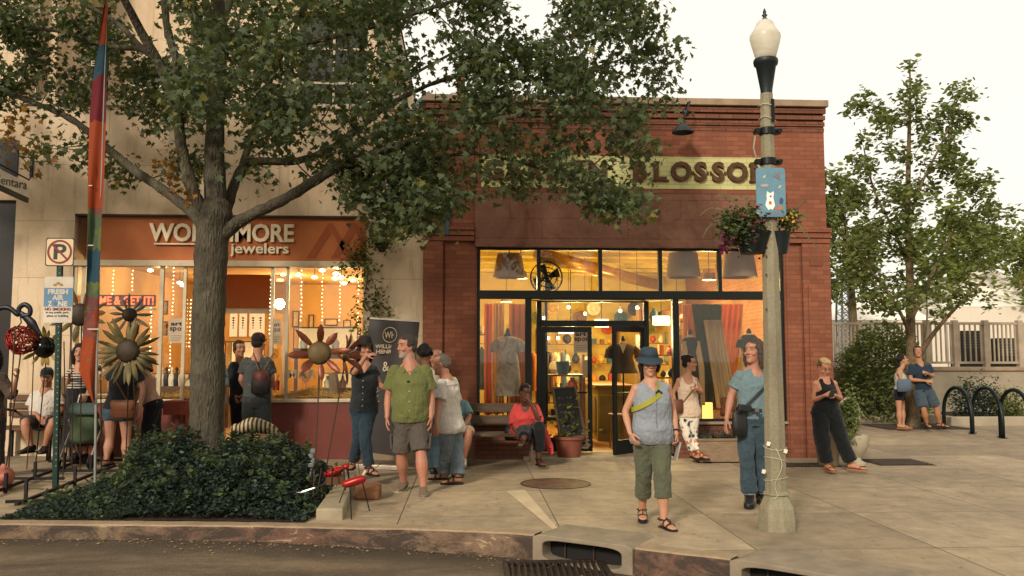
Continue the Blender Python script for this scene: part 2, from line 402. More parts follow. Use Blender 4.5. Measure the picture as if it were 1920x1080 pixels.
# iron gutter grate in the street in front of the first slot
gx,gy=gr(1040,1072,-.2).x,gr(1040,1072,-.2).y;zz=zst(gx)+.03
gt=thing('gutter_grate','rusty iron gutter grate with parallel bars lying in the street','drain grate',(gx,gy,zz))
m=MB();m.box((gx-.42,gy-.3,zz-.02),(gx+.45,gy-.26,zz+.012));m.box((gx-.42,gy+.26,zz-.02),(gx+.45,gy+.3,zz+.012));m.box((gx-.42,gy-.26,zz-.02),(gx-.38,gy+.26,zz+.012));m.box((gx+.41,gy-.26,zz-.02),(gx+.45,gy+.26,zz+.012))
IRON=M('cast_iron',hx('3b3029'),.65,.5,var=.4,vscale=8,bump=.4)
m.build('frame',IRON,gt)
m=MB()
for i in range(15):m.beam((gx-.36+i*.053,gy-.258,zz),(gx-.36+i*.053+.02,gy+.258,zz),.02,.022)
m.build('bars',IRON,gt)
# street litter: leaves, grit
m=MB();rs=random.Random(3)
for i in range(560):
    x=rs.uniform(-5,3.6);y=kerbY(x)-abs(rs.gauss(0,.22+.12*math.sin(x*2.3)))-.02;z=zst(x)+.012
    if x>.4 and rs.random()<.3:y-=rs.random()*.4
    s=rs.uniform(.004,.017);a=rs.random()*6.3
    m.add([(x+s*math.cos(a+k),y+s*math.sin(a+k),z+rs.uniform(0,.008))for k in(0,1.7,3.1,4.6)],[(0,1,2,3)])
m.build('gutter_litter',M('dead_leaves',hx('8a7350'),.9,var=.6,vscale=30,bump=0),kind='stuff',label='dry leaf scraps and grit lying along the foot of the kerb',cat='litter')
# manhole and pavement grates
def flat_cover(nm,label,px,py,rx,ry,rnd,cat,mat=None):
    p=gr(px,py);th=thing(nm,label,cat,(p.x,p.y,p.z))
    m=MB()
    if rnd:
        m.lathe([(rx,-.02),(rx,.006),(rx-.03,.006),(rx-.032,-.02)],p,48);m.build('rim',IRON,th)
        m=MB();m.lathe([(rx-.036,-.02),(rx-.036,.005),(.01,.005),(.001,-.02)],p,48)
        m.build('lid',m_manhole(),th)
    else:
        m.box((p.x-rx,p.y-ry,-.02),(p.x+rx,p.y+ry,.005));m.build('frame',IRON,th)
        m=MB()
        k=int(rx*2/.045)
        for i in range(k):m.box((p.x-rx+.03+i*.045,p.y-ry+.03,.005),(p.x-rx+.05+i*.045,p.y+ry-.03,.012))
        for i in range(int(ry*2/.12)):m.box((p.x-rx+.03,p.y-ry+.05+i*.12,.0125),(p.x+rx-.03,p.y-ry+.07+i*.12,.018))
        m.build('bars',M('grate_bar',hx('4a4238'),.7,.3),th)
    return th
def m_manhole():
    t=NT('manhole_lid');o=t.coord();vo=t.n('TexVoronoi');vo.distance='CHEBYCHEV';vo.inputs['Scale'].default_value=22;vo.inputs['Randomness'].default_value=0;t.l(o,vo.inputs[0])
    c=t.ramp(t.noise(o,6,5),[(.3,hx('4a3529')),(.7,hx('6b5040'))]);t.bump(vo.outputs['Distance'],.8,.008);return t.set(c,.65,.4,.4)
flat_cover('manhole_cover','round brown manhole cover set in the pavement in front of the doorway',1042,907,.44,.44,True,'manhole cover')
flat_cover('tree_grate','dark square iron grate in the pavement right of the black jumpsuit woman',1680,867,.42,.36,False,'grate')
flat_cover('tree_grate','iron tree grate round the foot of the right-hand street tree',1712,800,.95,.75,False,'grate')
flat_cover('cellar_hatch','dark metal plate in the ground at the corner of the brick building',1510,872,.45,.22,False,'hatch')
m=MB();m.add([tuple(gr(x,y)+Vector((0,0,.004)))for x,y in((949,921),(984,919),(1050,996),(1043,999))],[(0,1,2,3)]);m.build('pavement_patch',M('fresh_concrete_patch',hx('b3a182'),.85,var=.15,vscale=3,bump=.3),kind='structure')
m=MB();rs=random.Random(6)
for i in range(260):
    x=rs.uniform(-1.3,7);y=rs.uniform(max(6.0,kerbY(x)+.3),12.8);s=rs.uniform(.006,.02);a=rs.random()*6.3
    m.add([(x+s*math.cos(a+k),y+s*math.sin(a+k)*.7,.004+rs.uniform(0,.006))for k in(0,1.7,3.1,4.6)],[(0,1,2,3)])
m.build('pavement_litter',MATS['dead_leaves'],kind='stuff',label='small dry leaf scraps scattered over the pavement slabs',cat='litter')

# ================================================================== buildings
MORT=hx('5e4438')
BRICK=brick_mat('red_brick',hx('7d4833'),hx('925941'),hx('6b4a3a'),stain=hx('5a3a2b'))
BRICK_G=brick_mat('green_painted_brick',hx('b8b47c'),hx('c4c08a'),hx('8f8a5c'),msz=.004,stain=hx('a8a068'),bump=.4)
BRICK_D=brick_mat('old_dark_brick',hx('6e4432'),hx('80523c'),hx('47322a'),stain=hx('452e26'))
def m_render():
    t=NT('brown_stone_panel');o=t.coord();uv,_=facade_uv(t)
    br=t.n('TexBrick');br.offset=.37;br.inputs['Scale'].default_value=1;br.inputs['Brick Width'].default_value=1.35;br.inputs['Row Height'].default_value=.31;br.inputs['Mortar Size'].default_value=.006
    br.inputs['Color1'].default_value=(*hx('674434'),1);br.inputs['Color2'].default_value=(*hx('744f3d'),1);br.inputs['Mortar'].default_value=(*hx('5a3026'),1);t.l(uv,br.inputs[0])
    n1=t.noise(o,1.6,8,.72,.8);n2=t.noise(o,14,6,.7)
    c=t.mix(t.ramp(n1,[(.4,(0,0,0)),(.62,(.8,.8,.8))]),br.outputs['Color'],hx('84604f'))
    c=t.mix(t.ramp(n1,[(.3,(.75,.75,.75)),(.42,(0,0,0))]),c,hx('512a21'))
    c=t.mix(.3,c,t.ramp(n2,[(.3,(.55,.5,.5)),(.6,(1,1,1))]),'MULTIPLY')
    t.bump(t.math('ADD',t.math('ADD',n1,n2),t.math('MULTIPLY',t.math('SUBTRACT',1.0,br.outputs['Fac']),.7)),.6,.012)
    return t.set(c,.8,0,.25)
def m_concrete_wall():
    t=NT('cream_concrete_panels');o=t.coord();uv,_=facade_uv(t)
    mp=t.n('Mapping');mp.inputs['Location'].default_value=(1.72,-.15,0);t.l(uv,mp.inputs[0])
    br=t.n('TexBrick');br.offset=0;br.inputs['Scale'].default_value=1;br.inputs['Brick Width'].default_value=2.6;br.inputs['Row Height'].default_value=.87;br.inputs['Mortar Size'].default_value=.004
    a=hx('c6b092');br.inputs['Color1'].default_value=(*a,1);br.inputs['Color2'].default_value=(*hx('cfba9c'),1);br.inputs['Mortar'].default_value=(*hx('9a8468'),1);t.l(mp.outputs[0],br.inputs[0])
    n1=t.noise(t.coord(scale=(1,1,.55)),1.1,7,.7,.5);n2=t.noise(o,35,4);n3=t.noise(t.coord(scale=(3,3,.35)),2.2,5,.7)
    c=t.mix(t.ramp(n1,[(.42,(0,0,0)),(.66,(.55,.55,.55))]),br.outputs['Color'],hx('a58b6c'))
    c=t.mix(t.ramp(n3,[(.54,(0,0,0)),(.72,(.6,.6,.6))]),c,hx('857560'))
    c=t.mix(.15,c,t.ramp(n2,[(.3,(.6,.6,.6)),(.6,(1,1,1))]),'MULTIPLY')
    t.bump(t.math('ADD',n2,t.math('MULTIPLY',t.math('SUBTRACT',1.0,br.outputs['Fac']),1.2)),.3,.006)
    return t.set(c,.85,0,.25)
STONE=m_render();CWALL=m_concrete_wall()
FRAME=M('dark_shop_frame',hx('0d1312'),.42,.1,var=.3,bump=.1,spec=.35)
COPING=M('stone_coping',hx('8a7660'),.85,var=.3,vscale=3,bump=.5,bscale=30)
def m_glass(name='window_glass',tint=(.97,.98,.96),refl=.9,dirt=.05):
    m_=bpy.data.materials.new(name);m_.use_nodes=True;t=m_.node_tree;t.nodes.clear()
    o=t.nodes.new('ShaderNodeOutputMaterial');tr=t.nodes.new('ShaderNodeBsdfTransparent');tr.inputs[0].default_value=(*tint,1)
    gl=t.nodes.new('ShaderNodeBsdfGlossy');gl.inputs['Roughness'].default_value=.02;gl.inputs[0].default_value=(refl,refl,refl,1)
    lw=t.nodes.new('ShaderNodeLayerWeight');lw.inputs[0].default_value=.5;pw=t.nodes.new('ShaderNodeMath');pw.operation='POWER';pw.inputs[1].default_value=4;t.links.new(lw.outputs['Facing'],pw.inputs[0])
    fr=t.nodes.new('ShaderNodeMath');fr.operation='MULTIPLY_ADD';fr.inputs[1].default_value=.8;fr.inputs[2].default_value=.035;t.links.new(pw.outputs[0],fr.inputs[0])
    mx=t.nodes.new('ShaderNodeMixShader');t.links.new(fr.outputs[0],mx.inputs[0]);t.links.new(tr.outputs[0],mx.inputs[1]);t.links.new(gl.outputs[0],mx.inputs[2])
    t.links.new(mx.outputs[0],o.inputs[0]);return m_
GLASS=m_glass()
BX0,BX1,BTOP=-.69,5.71,5.66
bb=thing('brick_shop_building','red brick one-storey shop building with a green lettered band and wide dark-framed shopfront','building',(2.5,YF,0))
BOT=-.4;OX0,OX1,OZ=.14,5.0,3.28
w=MB()
w.box((BX0,YF,BOT),(OX0,YF+.35,OZ));w.box((OX1,YF,BOT),(BX1,YF+.35,OZ))
w.box((BX0,YF,OZ),(BX1,YF+.35,BTOP-.12))
w.box((BX1-.3,YF+.35,BOT),(BX1,YF+16,BTOP-.12));w.box((BX0,YF+.35,BOT),(BX0+.3,YF+16,BTOP-.12));w.box((BX0+.3,YF+15.7,BOT),(BX1-.3,YF+16,BTOP-.12))
w.build('wall',BRICK,bb)
pc=MB() # piers, corbelled string courses
pc.box((BX0+.002,YF-.055,BOT),(BX0+.30,YF,3.36));pc.box((BX0+.34,YF-.02,BOT),(OX0-.03,YF,3.30))
pc.box((OX1+.28,YF-.055,BOT),(BX1+.02,YF,3.36));pc.box((OX1+.03,YF-.02,BOT),(OX1+.25,YF,3.30))
for k in range(3):
    z=3.362+k*.085
    pc.box((BX0,YF-.075-.012*k,z),(OX0-.045,YF,z+.07));pc.box((OX1+.06,YF-.075-.012*k,z),(BX1+.03+.006*k,YF,z+.07))
pc.box((OX1+.36,YF-.075,1.05),(BX1-.1,YF-.055,2.7));pc.box((OX1+.40,YF-.068,3.0),(BX1-.12,YF-.055,3.1))
pc.each('pier_and_string_course',BRICK,bb)
cb=MB()
for k,(z,h,d)in enumerate(((5.17,.06,.012),(5.26,.07,.028),(5.36,.07,.045),(5.46,.075,.062))):
    cb.box((BX0+.05-.01*k,YF-d,z),(BX1+d*.3,YF-.002,z+h))
cb.build('corbelled_cornice',BRICK_D,bb)
cp=MB();cp.box((BX0-.03,YF-.11,5.56),(BX1+.05,YF+.42,5.67));cp.box((BX1-.34,YF+.424,5.55),(BX1+.06,YF+16,5.68));cp.box((BX0-.03,YF+.424,5.55),(BX0+.34,YF+16,5.68));cp.build('coping',COPING,bb,bevel=.012)
r=MB();r.box((BX0+.3,YF+.35,5.0),(BX1-.3,YF+15.7,5.1));r.build('roof',M('roof_felt',hx('3a3835')),bb)
gp=MB();gp.box((.20,YF-.02,4.215),(4.90,YF-.001,4.735));gp.build('green_band',BRICK_G,bb)
sp=MB();sp.box((.10,YF-.05,OZ-.01),(5.06,YF-.003,4.13));sp.build('stone_header',STONE,bb,bevel=.01)
so=MB();so.box((.10,YF-.035,4.135),(5.06,YF-.003,4.205));so.each('soldier_course',BRICK,bb)
# rusted slab letters, each with its slab ends
RUST=M('rusted_letter_metal',hx('4e3320'),.75,.2,var=.55,vscale=16,bump=.4,bscale=60)
def slab_word(word,pxs,y):
    for ch,cxp in zip(word,pxs):
        p=at(cxp,y,YF-.045)
        o=text_poly(ch,.41,(p.x,YF-.05,4.475),RUST,'sign_letter',bb,bold=.017,depth=.045,wide=1.0)
        mb=MB();W={'O':0,'S':0,'G':0}.get(ch,1)
        hw,hh=.105,.148
        if ch in 'BDRLMN':
            xs={'B':(-hw,),'D':(-hw,),'R':(-hw,hw*.8),'L':(-hw*.8,hw*1.0),'M':(-hw*1.15,hw*1.15),'N':(-hw,hw)}[ch]
            for i,dx in enumerate(xs):
                mb.box((p.x+dx-.048,YF-.062,4.475-hh),(p.x+dx+.048,YF-.03,4.475-hh+.032))
                if not(ch in 'RL' and i==1):mb.box((p.x+dx-.048,YF-.062,4.475+hh-.032),(p.x+dx+.048,YF-.03,4.475+hh))
        elif ch in 'OSG':
            mb.ell((p.x-hw*1.1,YF-.045,4.475),(.02,.015,.03),8,6);mb.ell((p.x+hw*1.1,YF-.045,4.475),(.02,.015,.03),8,6)
        elif ch in 'AE':
            mb.box((p.x-hw-.045,YF-.062,4.475-hh),(p.x-hw+.045,YF-.03,4.475-hh+.032));mb.box((p.x+hw-.045,YF-.062,4.475-hh),(p.x+hw+.045,YF-.03,4.475-hh+.032))
        mb.build('letter_slab',RUST,o)
slab_word('GARDEN',(925,964,1003,1043,1081,1120),320)
slab_word('BLOSSOM',(1199,1236,1277,1313,1346,1382,1424),320)
# shopfront frame (one part), panes (parts)
fr=MB()
def fz(y,Y=YF):return at(1200,y,Y).z
def fx(x,Y=YF):return at(x,500,Y).x
Y1=YF+.10
def bar(x0,x1,z0,z1,y=Y1,d=.09):fr.box((x0,y-d/2,z0),(x1,y+d/2,z1))
Zt0,Zt1=2.60,3.24 # transom lights
bar(OX0,OX1,Zt1,3.28);bar(OX0,OX1,2.47,Zt0,d=.14)
tx=[fx(a)for a in(895,1011,1127,1240,1352)]+[OX1]
for i,a in enumerate(tx[1:-1]):bar(a-.03,a+.03,Zt0,Zt1)
bar(OX0,OX0+.05,0,3.28,d=.12);bar(OX1-.05,OX1,0,3.28,d=.12)
xw=[fx(903),fx(985),fx(1010),fx(1208),fx(1224),fx(1258),fx(1273),OX1-.05]
bar(xw[1],xw[1]+.10,0,2.47,d=.12);bar(xw[6]-.10,xw[6],0,2.47,d=.12)
bar(OX0+.05,xw[1],.52,.60);bar(xw[6],OX1-.05,.52,.60)
fr.build('shopfront_frame',FRAME,bb,bevel=.006)
for i in range(5):
    g=MB();g.box((tx[i]+.03,Y1-.004,Zt0),(tx[i+1]-.03,Y1+.004,Zt1));g.build('transom_pane',GLASS,bb)
for a,b in((OX0+.05,xw[1]),(xw[6],OX1-.05)):
    g=MB();g.box((a,Y1-.004,.6),(b,Y1+.004,2.47));g.build('display_window_pane',GLASS,bb)
sb=MB();sb.box((OX0,YF+.02,BOT),(xw[1]+.09,YF+.3,.519));sb.box((xw[6]-.09,YF+.02,BOT),(OX1,YF+.3,.519));sb.each('stall_riser',BRICK_D,bb)
sl=MB();sl.box((OX0,YF-.03,.52),(xw[1],YF+.05,.56));sl.box((xw[6],YF-.03,.52),(OX1+.0,YF+.05,.56));sl.each('sill',COPING,bb,bevel=.005)
# recessed entrance: angled side lights, transom, door leaf shut, door leaf open
YD=YF+.42;dx0,dx1=at(1012,700,YD).x,at(1211,700,YD).x
en=MB()
en.box((dx0-.05,YD-.05,0),(dx0+.03,YD+.05,2.47));en.box((dx1-.03,YD-.05,0),(dx1+.05,YD+.05,2.47))
zd=at(1100,607,YD).z
en.box((dx0,YD-.05,zd-.045),(dx1,YD+.05,zd+.05));en.box((dx0,YD-.05,2.44),(dx1,YD+.05,2.52))
en.build('entrance_frame',FRAME,bb,bevel=.006)
g=MB();g.box((dx0+.03,YD-.004,zd+.05),(dx1-.03,YD+.004,2.44));g.build('door_transom_pane',GLASS,bb)
sg=MB();sg.quad((xw[1]+.10,Y1,.06),(dx0-.05,YD,.06),(dx0-.05,YD,2.47),(xw[1]+.10,Y1,2.47));sg.each('side_light_pane',GLASS,bb)
sg=MB();sg.quad((dx1+.05,YD,.06),(xw[6]-.10,Y1,.06),(xw[6]-.10,Y1,2.47),(dx1+.05,YD,2.47));sg.each('side_light_pane',GLASS,bb)
ef=MB();ef.beam((xw[1]+.10,Y1,.03),(dx0-.05,YD,.03),.06,.06);ef.beam((dx1+.05,YD,.03),(xw[6]-.10,Y1,.03),.06,.06)
ef.each('side_light_rail',FRAME,bb)
ce=MB();ce.add([(xw[1],Y1-.05,2.455),(xw[6],Y1-.05,2.455),(dx1+.05,YD+.05,2.455),(dx0-.05,YD+.05,2.455)],[(0,1,2,3)]);ce.build('entrance_soffit',M('soffit_cream',hx('b08a4a'),.7),bb)
thr=MB();thr.box((dx0-.3,YF-.25,BOT),(dx1+.3,YD+.1,.05));thr.build('doorstep',CONC_D,bb,bevel=.015)
def door_leaf(hinge,ang,Wd,label=None,sgn=1):
    """glazed door hinged at `hinge`, width along +x*sgn turned by ang"""
    z0,z1=.07,zd-.05;H=Vector(hinge);T=Vector((math.cos(ang)*sgn,math.sin(ang)*sgn,0));N=Vector((-T.y,T.x,0));A=Matrix((T,N,Vector((0,0,1)))).transposed()
    f=MB();c=lambda s,z:H+T*s+Vector((0,0,z))
    f.obox(c(.035,(z0+z1)/2),(.07,.045,z1-z0),A);f.obox(c(Wd-.035,(z0+z1)/2),(.07,.045,z1-z0),A)
    f.obox(c(Wd/2,z1-.045),(Wd-.14,.045,.09),A);f.obox(c(Wd/2,z0+.11),(Wd-.14,.045,.22),A)
    d=f.build('door',FRAME,bb,bevel=.004,label=label)
    g=MB();g.obox(c(Wd/2,(z0+z1)/2+.08),(Wd-.14,.008,z1-z0-.31),A);g.build('pane',GLASS,d)
    h=MB();h.tube([c(.09,1.0)-N*.05,c(Wd-.09,1.0)-N*.05],.014);h.tube([c(Wd-.06,.98)-N*.06,c(Wd-.06,1.3)-N*.06],.012)
    h.tube([c(.09,1.0)-N*.05,c(.09,1.0)],.01);h.build('handle',M('door_bar',hx('151615'),.35,.6),d)
    return d
WL=.86
door_leaf((dx0+.03,YD,0),0,at(1110,700,YD).x-dx0-.03)
door_leaf((dx1-.03,YD-.02,0),R_(42),.80,label='open glazed shop door swung out over the step',sgn=-1)
# light over the sign, iron bracket, conduit
gl=thing('gooseneck_lamp','dark blue-grey gooseneck barn lamp on the brick above the green sign','wall lamp',tuple(at(1268,245,YF)))
q=at(1280,240,YF-.42);LM=M('lamp_dark_paint',hx('2f3436'),.45,.3)
m=MB();wp=at(1283,212,YF);m.tube([wp+Vector((0,-.06,0)),wp+Vector((0,-.22,.10)),wp+Vector((-.0,-.36,.08)),Vector((q.x,q.y,q.z+.10))],.014);m.lathe([(.05,0),(.05,.03),(.02,.05)],wp+Vector((0,-.06,0)),12,(0,-1,0));m.build('arm',LM,gl,smooth=True)
m=MB();m.lathe([(.025,.13),(.04,.12),(.045,.07),(.10,.02),(.165,-.06),(.168,-.075),(.16,-.075),(.10,.01),(.03,.06)],q,24);m.build('shade',LM,gl,smooth=40)
br_=thing('iron_bracket','narrow blue-painted iron bar fixed upright to the brick pier','bracket',tuple(at(839,400,YF)))
a,b=at(839,346,YF-.09),at(839,440,YF-.09)
m=MB();m.beam(a,b,.05,.03);m.beam(a,a+Vector((0,.14,0)),.05,.03);m.beam(b,b+Vector((0,.14,0)),.05,.03);m.build('bar',M('blue_iron',hx('3b5662'),.6,.2,var=.5,vscale=10),br_)
ch=MB();c0=at(856,188,YF+2.2);c1=at(872,140,YF+2.2);ch.box((c0.x,YF+2.2,5.0),(c1.x,YF+2.6,c1.z));ch.build('chimney',BRICK_D,bb)

# ------------------------------------------------------------------ cream concrete jeweller's building
cbld=thing('concrete_shop_building','cream concrete-panel building with an orange sign over lit jewellery windows','building',(-3.8,YF,0))
CX0,CX1=-6.86,BX0-.004;JX0,JX1=-5.98,-1.57;JT=3.74
CB=-.3
w=MB()
w.box((CX0,YF-.01,CB),(JX0,YF+.4,JT));w.box((JX1,YF-.01,CB),(CX1,YF+.4,JT));w.box((CX0,YF-.01,JT),(CX1,YF+.4,5.42))
w.box((CX0+.001,YF+.4,CB),(CX0+.3,YF+14,9.5));w.box((CX1-.3,YF+.4,CB),(CX1-.001,YF+14,5.42))
w.build('wall',CWALL,cbld)
w=MB();ux1=at(706,100,YF+1.6).x;UY=YF+1.6
wins=[(at(150,100,UY).x,at(205,100,UY).x),(at(356,100,UY).x,at(400,100,UY).x),(at(560,100,UY).x,at(690,100,UY).x)]
UZ0,UZ1=at(600,218,UY).z,at(600,24,UY).z
xs=[CX0]+[v for ab in wins for v in ab]+[ux1]
for i in range(0,len(xs),2):w.box((xs[i],UY,5.0),(xs[i+1],UY+.3,9.5))
for a,b in wins:w.box((a,UY,5.0),(b,UY+.3,UZ0));w.box((a,UY,UZ1),(b,UY+.3,9.5))
w.box((ux1-.3,UY+.3,5.0),(ux1,YF+14,9.5));w.box((CX0,UY+.3,9.3),(ux1,YF+14,9.5))
w.build('upper_storey',CWALL,cbld)
UG=m_glass('upper_glass',(.5,.52,.5));WF=M('pale_window_frame',hx('a59a84'),.6)
for a,b in wins:
    f=MB();n=max(2,round((b-a)/.5));t=.035
    for i in range(n+1):x=a+(b-a)*i/n;f.box((max(a,x-t/2),UY+.08,UZ0),(min(b,x+t/2),UY+.14,UZ1))
    for j in range(4):z=UZ0+(UZ1-UZ0)*j/3;f.box((a,UY+.075,z-.02),(b,UY+.145,z+.02))
    o=f.build('window',WF,cbld);g=MB();g.box((a,UY+.1,UZ0),(b,UY+.11,UZ1));g.build('pane',UG,o)
    g=MB();g.box((a,UY+.2,UZ0),(b,UY+.26,UZ1));g.build('blind',M('blind',hx('8d8468'),.8,stretch=(1,1,12)),o)
    hd=MB();hd.box((a-.1,UY-.05,UZ1),(b+.1,UY+.02,UZ1+.12));hd.build('lintel',M('lintel',hx('a08f64')),o)
r=MB();r.box((CX0+.3,YF+.4,5.0),(CX1-.3,YF+14,5.1));r.build('roof',MATS['roof_felt'],cbld)
cp=MB();cp.box((CX0,YF-.06,5.42),(CX1,YF+.45,5.5));cp.build('coping',M('pale_coping',hx('b8a78c')),cbld,bevel=.01)
fl=MB();fl.add([(at(x,y,YF-.03 if k==0 else YF+.1))for k in(0,1)for x,y in((722,236),(804,170),(812,180),(734,246))],[(0,1,2,3),(7,6,5,4),(0,4,5,1),(1,5,6,2),(2,6,7,3),(3,7,4,0)]);fl.build('flashing',M('blue_grey_flashing',hx('5d6a6c'),.6),cbld)
# orange fascia
ORANGE=M('orange_fascia',hx('a55c2c'),.6,var=.12,vscale=1.5,bump=.1)
f=MB();f.box((JX0+.16,YF+.05,3.04),(JX1,YF+.12,JT-.03));f.build('orange_sign',ORANGE,cbld)
f=MB();f.box((JX0+.001,YF-.02,JT-.03),(JX1,YF+.14,JT+.0));f.build('dark_reveal',M('dark_reveal',hx('2c241c')),cbld)
f=MB();f.box((JX0-.02,YF-.03,2.945),(JX1+.02,YF+.2,3.035));f.build('white_header',M('white_header',hx('b8a78a'),.5),cbld,bevel=.006)
CRM=M('cream_letter',hx('d8c7a6'),.5,bump=0)
zt_=at(400,436,YF).z
f=MB();a,b=at(289,457,YF),at(402,457,YF);f.box((a.x,YF-.0,a.z-.01),(b.x,YF+.04,a.z+.012));f.build('sign_underline',CRM,cbld)
text_fit('WORTHMORE',at(279,436,YF).x,at(551,436,YF).x,zt_,.265,YF+.02,CRM,'sign_lettering',cbld,bold=.010,depth=.035)
text_fit('jewelers',at(431,466,YF).x,at(541,466,YF).x,at(400,468,YF).z,.155,YF+.02,CRM,'sign_lettering',cbld,bold=.004,depth=.03)
f=MB()
for cxx in(620,665):
    a=at(cxx-45,484,YF+.045);b=at(cxx,418,YF+.045);c=at(cxx+42,484,YF+.045);f.prism([(a.x,a.z),(a.x+.12,a.z),(b.x+.02,b.z-.14),(c.x-.1,c.z),(c.x,c.z),(b.x+.03,b.z),(b.x-.03,b.z)],(0,YF+.048,0),(1,0,0),(0,0,1),.006)
f.each('sign_chevron',M('deep_orange',hx('8f451b'),.6),cbld)
# shopfront: left window, entrance recess, right window
MET=M('window_metal',hx('b3a58a'),.4,.3);JG=m_glass('jewellery_glass')
jx=[JX0+.17,at(346,600,YF).x,at(505,600,YF).x,JX1] # left window | entrance | right window
YE=YF+1.25;ZB=at(600,748,YF).z
f=MB()
f.box((JX0,YF+.02,CB),(JX0+.06,YF+.3,2.945));f.box((JX0+.11,YF+.04,.9),(JX0+.17,YF+.1,2.945))
for xx in(299,):p=at(xx,600,YF);f.box((p.x-.03,YF+.04,.9),(p.x+.03,YF+.1,2.945))
f.box((jx[1]-.05,YF+.04,.9),(jx[1],YF+.1,2.945));f.box((jx[2],YF+.04,ZB),(jx[2]+.05,YF+.1,2.945))
p=at(537,600,YF+.0);f.box((p.x-.022,YF+.04,ZB),(p.x+.022,YF+.1,2.945));f.box((JX1-.05,YF+.04,ZB),(JX1,YF+.1,2.945))
f.box((JX0+.1,YF-.03,ZB-.05),(jx[1],YF+.12,ZB));f.box((jx[2],YF-.03,ZB-.05),(JX1,YF+.12,ZB))
f.each('frame_bar',MET,cbld,bevel=.004)
for a,b in((jx[0],at(297,600,YF).x),(at(302,600,YF).x,jx[1]-.05),(jx[2]+.05,at(535,600,YF).x),(at(539,600,YF).x,JX1-.05)):
    g=MB();g.box((a,YF+.065,ZB),(b,YF+.073,2.945));g.build('display_window_pane',JG,cbld)
f=MB();f.box((JX0+.06,YF+.0,CB),(jx[1],YF+.25,ZB-.05));f.box((jx[2],YF+.0,CB),(JX1,YF+.25,ZB-.05));f.each('red_stall_riser',M('red_stall_riser',hx('653127'),.6,var=.2),cbld)
g=MB();g.quad((jx[1]-.02,YF+.1,ZB),(jx[1]-.02,YE,ZB),(jx[1]-.02,YE,2.94),(jx[1]-.02,YF+.1,2.94));g.build('recess_side_pane',JG,cbld)
g=MB();g.quad((jx[2]+.02,YF+.1,ZB),(jx[2]+.02,YE,ZB),(jx[2]+.02,YE,2.94),(jx[2]+.02,YF+.1,2.94));g.build('recess_side_pane',JG,cbld)
f=MB();f.box((jx[1]-.02,YF+.1,CB),(jx[1]+.02,YE,ZB-.002));f.box((jx[2]-.02,YF+.1,CB),(jx[2]+.02,YE,ZB-.002));f.each('recess_riser',MATS['red_stall_riser'],cbld)
f=MB();zo=at(460,582,YE).z;f.box((jx[1],YE-.03,zo+.03),(jx[2],YE+.05,2.94));f.build('orange_overdoor',ORANGE,cbld)
f=MB();f.box((jx[1],YE-.05,zo-.05),(jx[2],YE+.06,zo+.028));f.box((jx[1],YE-.04,gz(-3)),(jx[1]+.06,YE+.04,zo-.05));f.box((jx[2]-.06,YE-.04,gz(-3)),(jx[2],YE+.04,zo-.05));f.build('door_frame',MET,cbld)

# dark-fronted neighbour at the left edge
nb=thing('dark_fronted_building','black-fronted building at the left edge with a pale upper wall','building',(-9,YF,0))
w=MB();w.box((-16,YF+.02,3.95),(CX0-.004,YF+.4,9.4));w.box((-16,YF+.4,-.3),(CX0-.004,YF+14,3.95));w.build('wall',CWALL,nb)
w=MB();w.box((-16,YF+.1,-.3),(CX0-.004,YF+.39,3.95));w.build('dark_shopfront',M('black_front',hx('14110f'),.4),nb)
w=MB();a,b2=at(0,330,YF),at(37,264,YF);w.box((a.x-1,YF-.03,a.z),(b2.x,YF+.018,b2.z));w.build('dark_window',MATS['black_front'],nb)
hs=thing('hanging_sign','pale projecting sign board with grey lettering on an iron scroll bracket, left edge','sign',tuple(at(20,340,YF-.9)))
A=[at(x,y,Y)for x,y,Y in((-60,285,YF-1.5),(54,345,YF-.62),(54,371,YF-.62),(-60,318,YF-1.5))]
tv=(A[1]-A[0]).normalized();nv=Vector((-tv.y,tv.x,0));lft=A[0];L=(A[1]-A[0]).length
m=MB();m.add([A[0],A[1],A[2],A[3],A[0]+nv*.05,A[1]+nv*.05,A[2]+nv*.05,A[3]+nv*.05],[(0,1,2,3),(7,6,5,4),(0,4,5,1),(1,5,6,2),(2,6,7,3),(3,7,4,0)])
m.build('board',M('sign_board_pale',hx('ddd2bc')),hs)
m=MB();B=[A[3],A[2],A[2]-Vector((0,0,.07)),A[3]-Vector((0,0,.07))];m.add([p+nv*k for k in(0,.05)for p in B],[(0,1,2,3),(7,6,5,4),(0,4,5,1),(1,5,6,2),(2,6,7,3),(3,7,4,0)]);m.build('board_foot',M('sign_foot',hx('4d463c')),hs)
c=(A[0]*.42+A[1]*.58+A[2]*.0);c=(A[0]+(A[1]-A[0])*.70+A[3]+(A[2]-A[3])*.70)/2
text_poly('Sentara',.185,c-nv*.006,M('sign_grey',hx('6a5f50')),'lettering',hs,rotz=math.atan2(tv.y,tv.x),depth=.006,wide=.9)
m=MB();ib=at(60,305,YF-.02);m.tube([A[0]+Vector((0,0,.06)),A[1]+Vector((0,0,.06)),ib+Vector((0,0,-.2))],.012);m.box((ib.x-.02,YF-.04,ib.z-.22),(ib.x+.02,YF-.012,ib.z+.2))
for s_,zc in((1,.1),(-1,-.1)):
    m.tube([ib+Vector((-.03-.06*math.cos(t)*(1-t/9),-.02,zc+.07*math.sin(t)*(1-t/9)))for t in np.linspace(0,6,16)],.009,6)
m.tube([at(20,265,YF-.5),ib+Vector((0,0,-.12))],.006,5)
m.build('scroll_bracket',MATS['black_front'],hs)

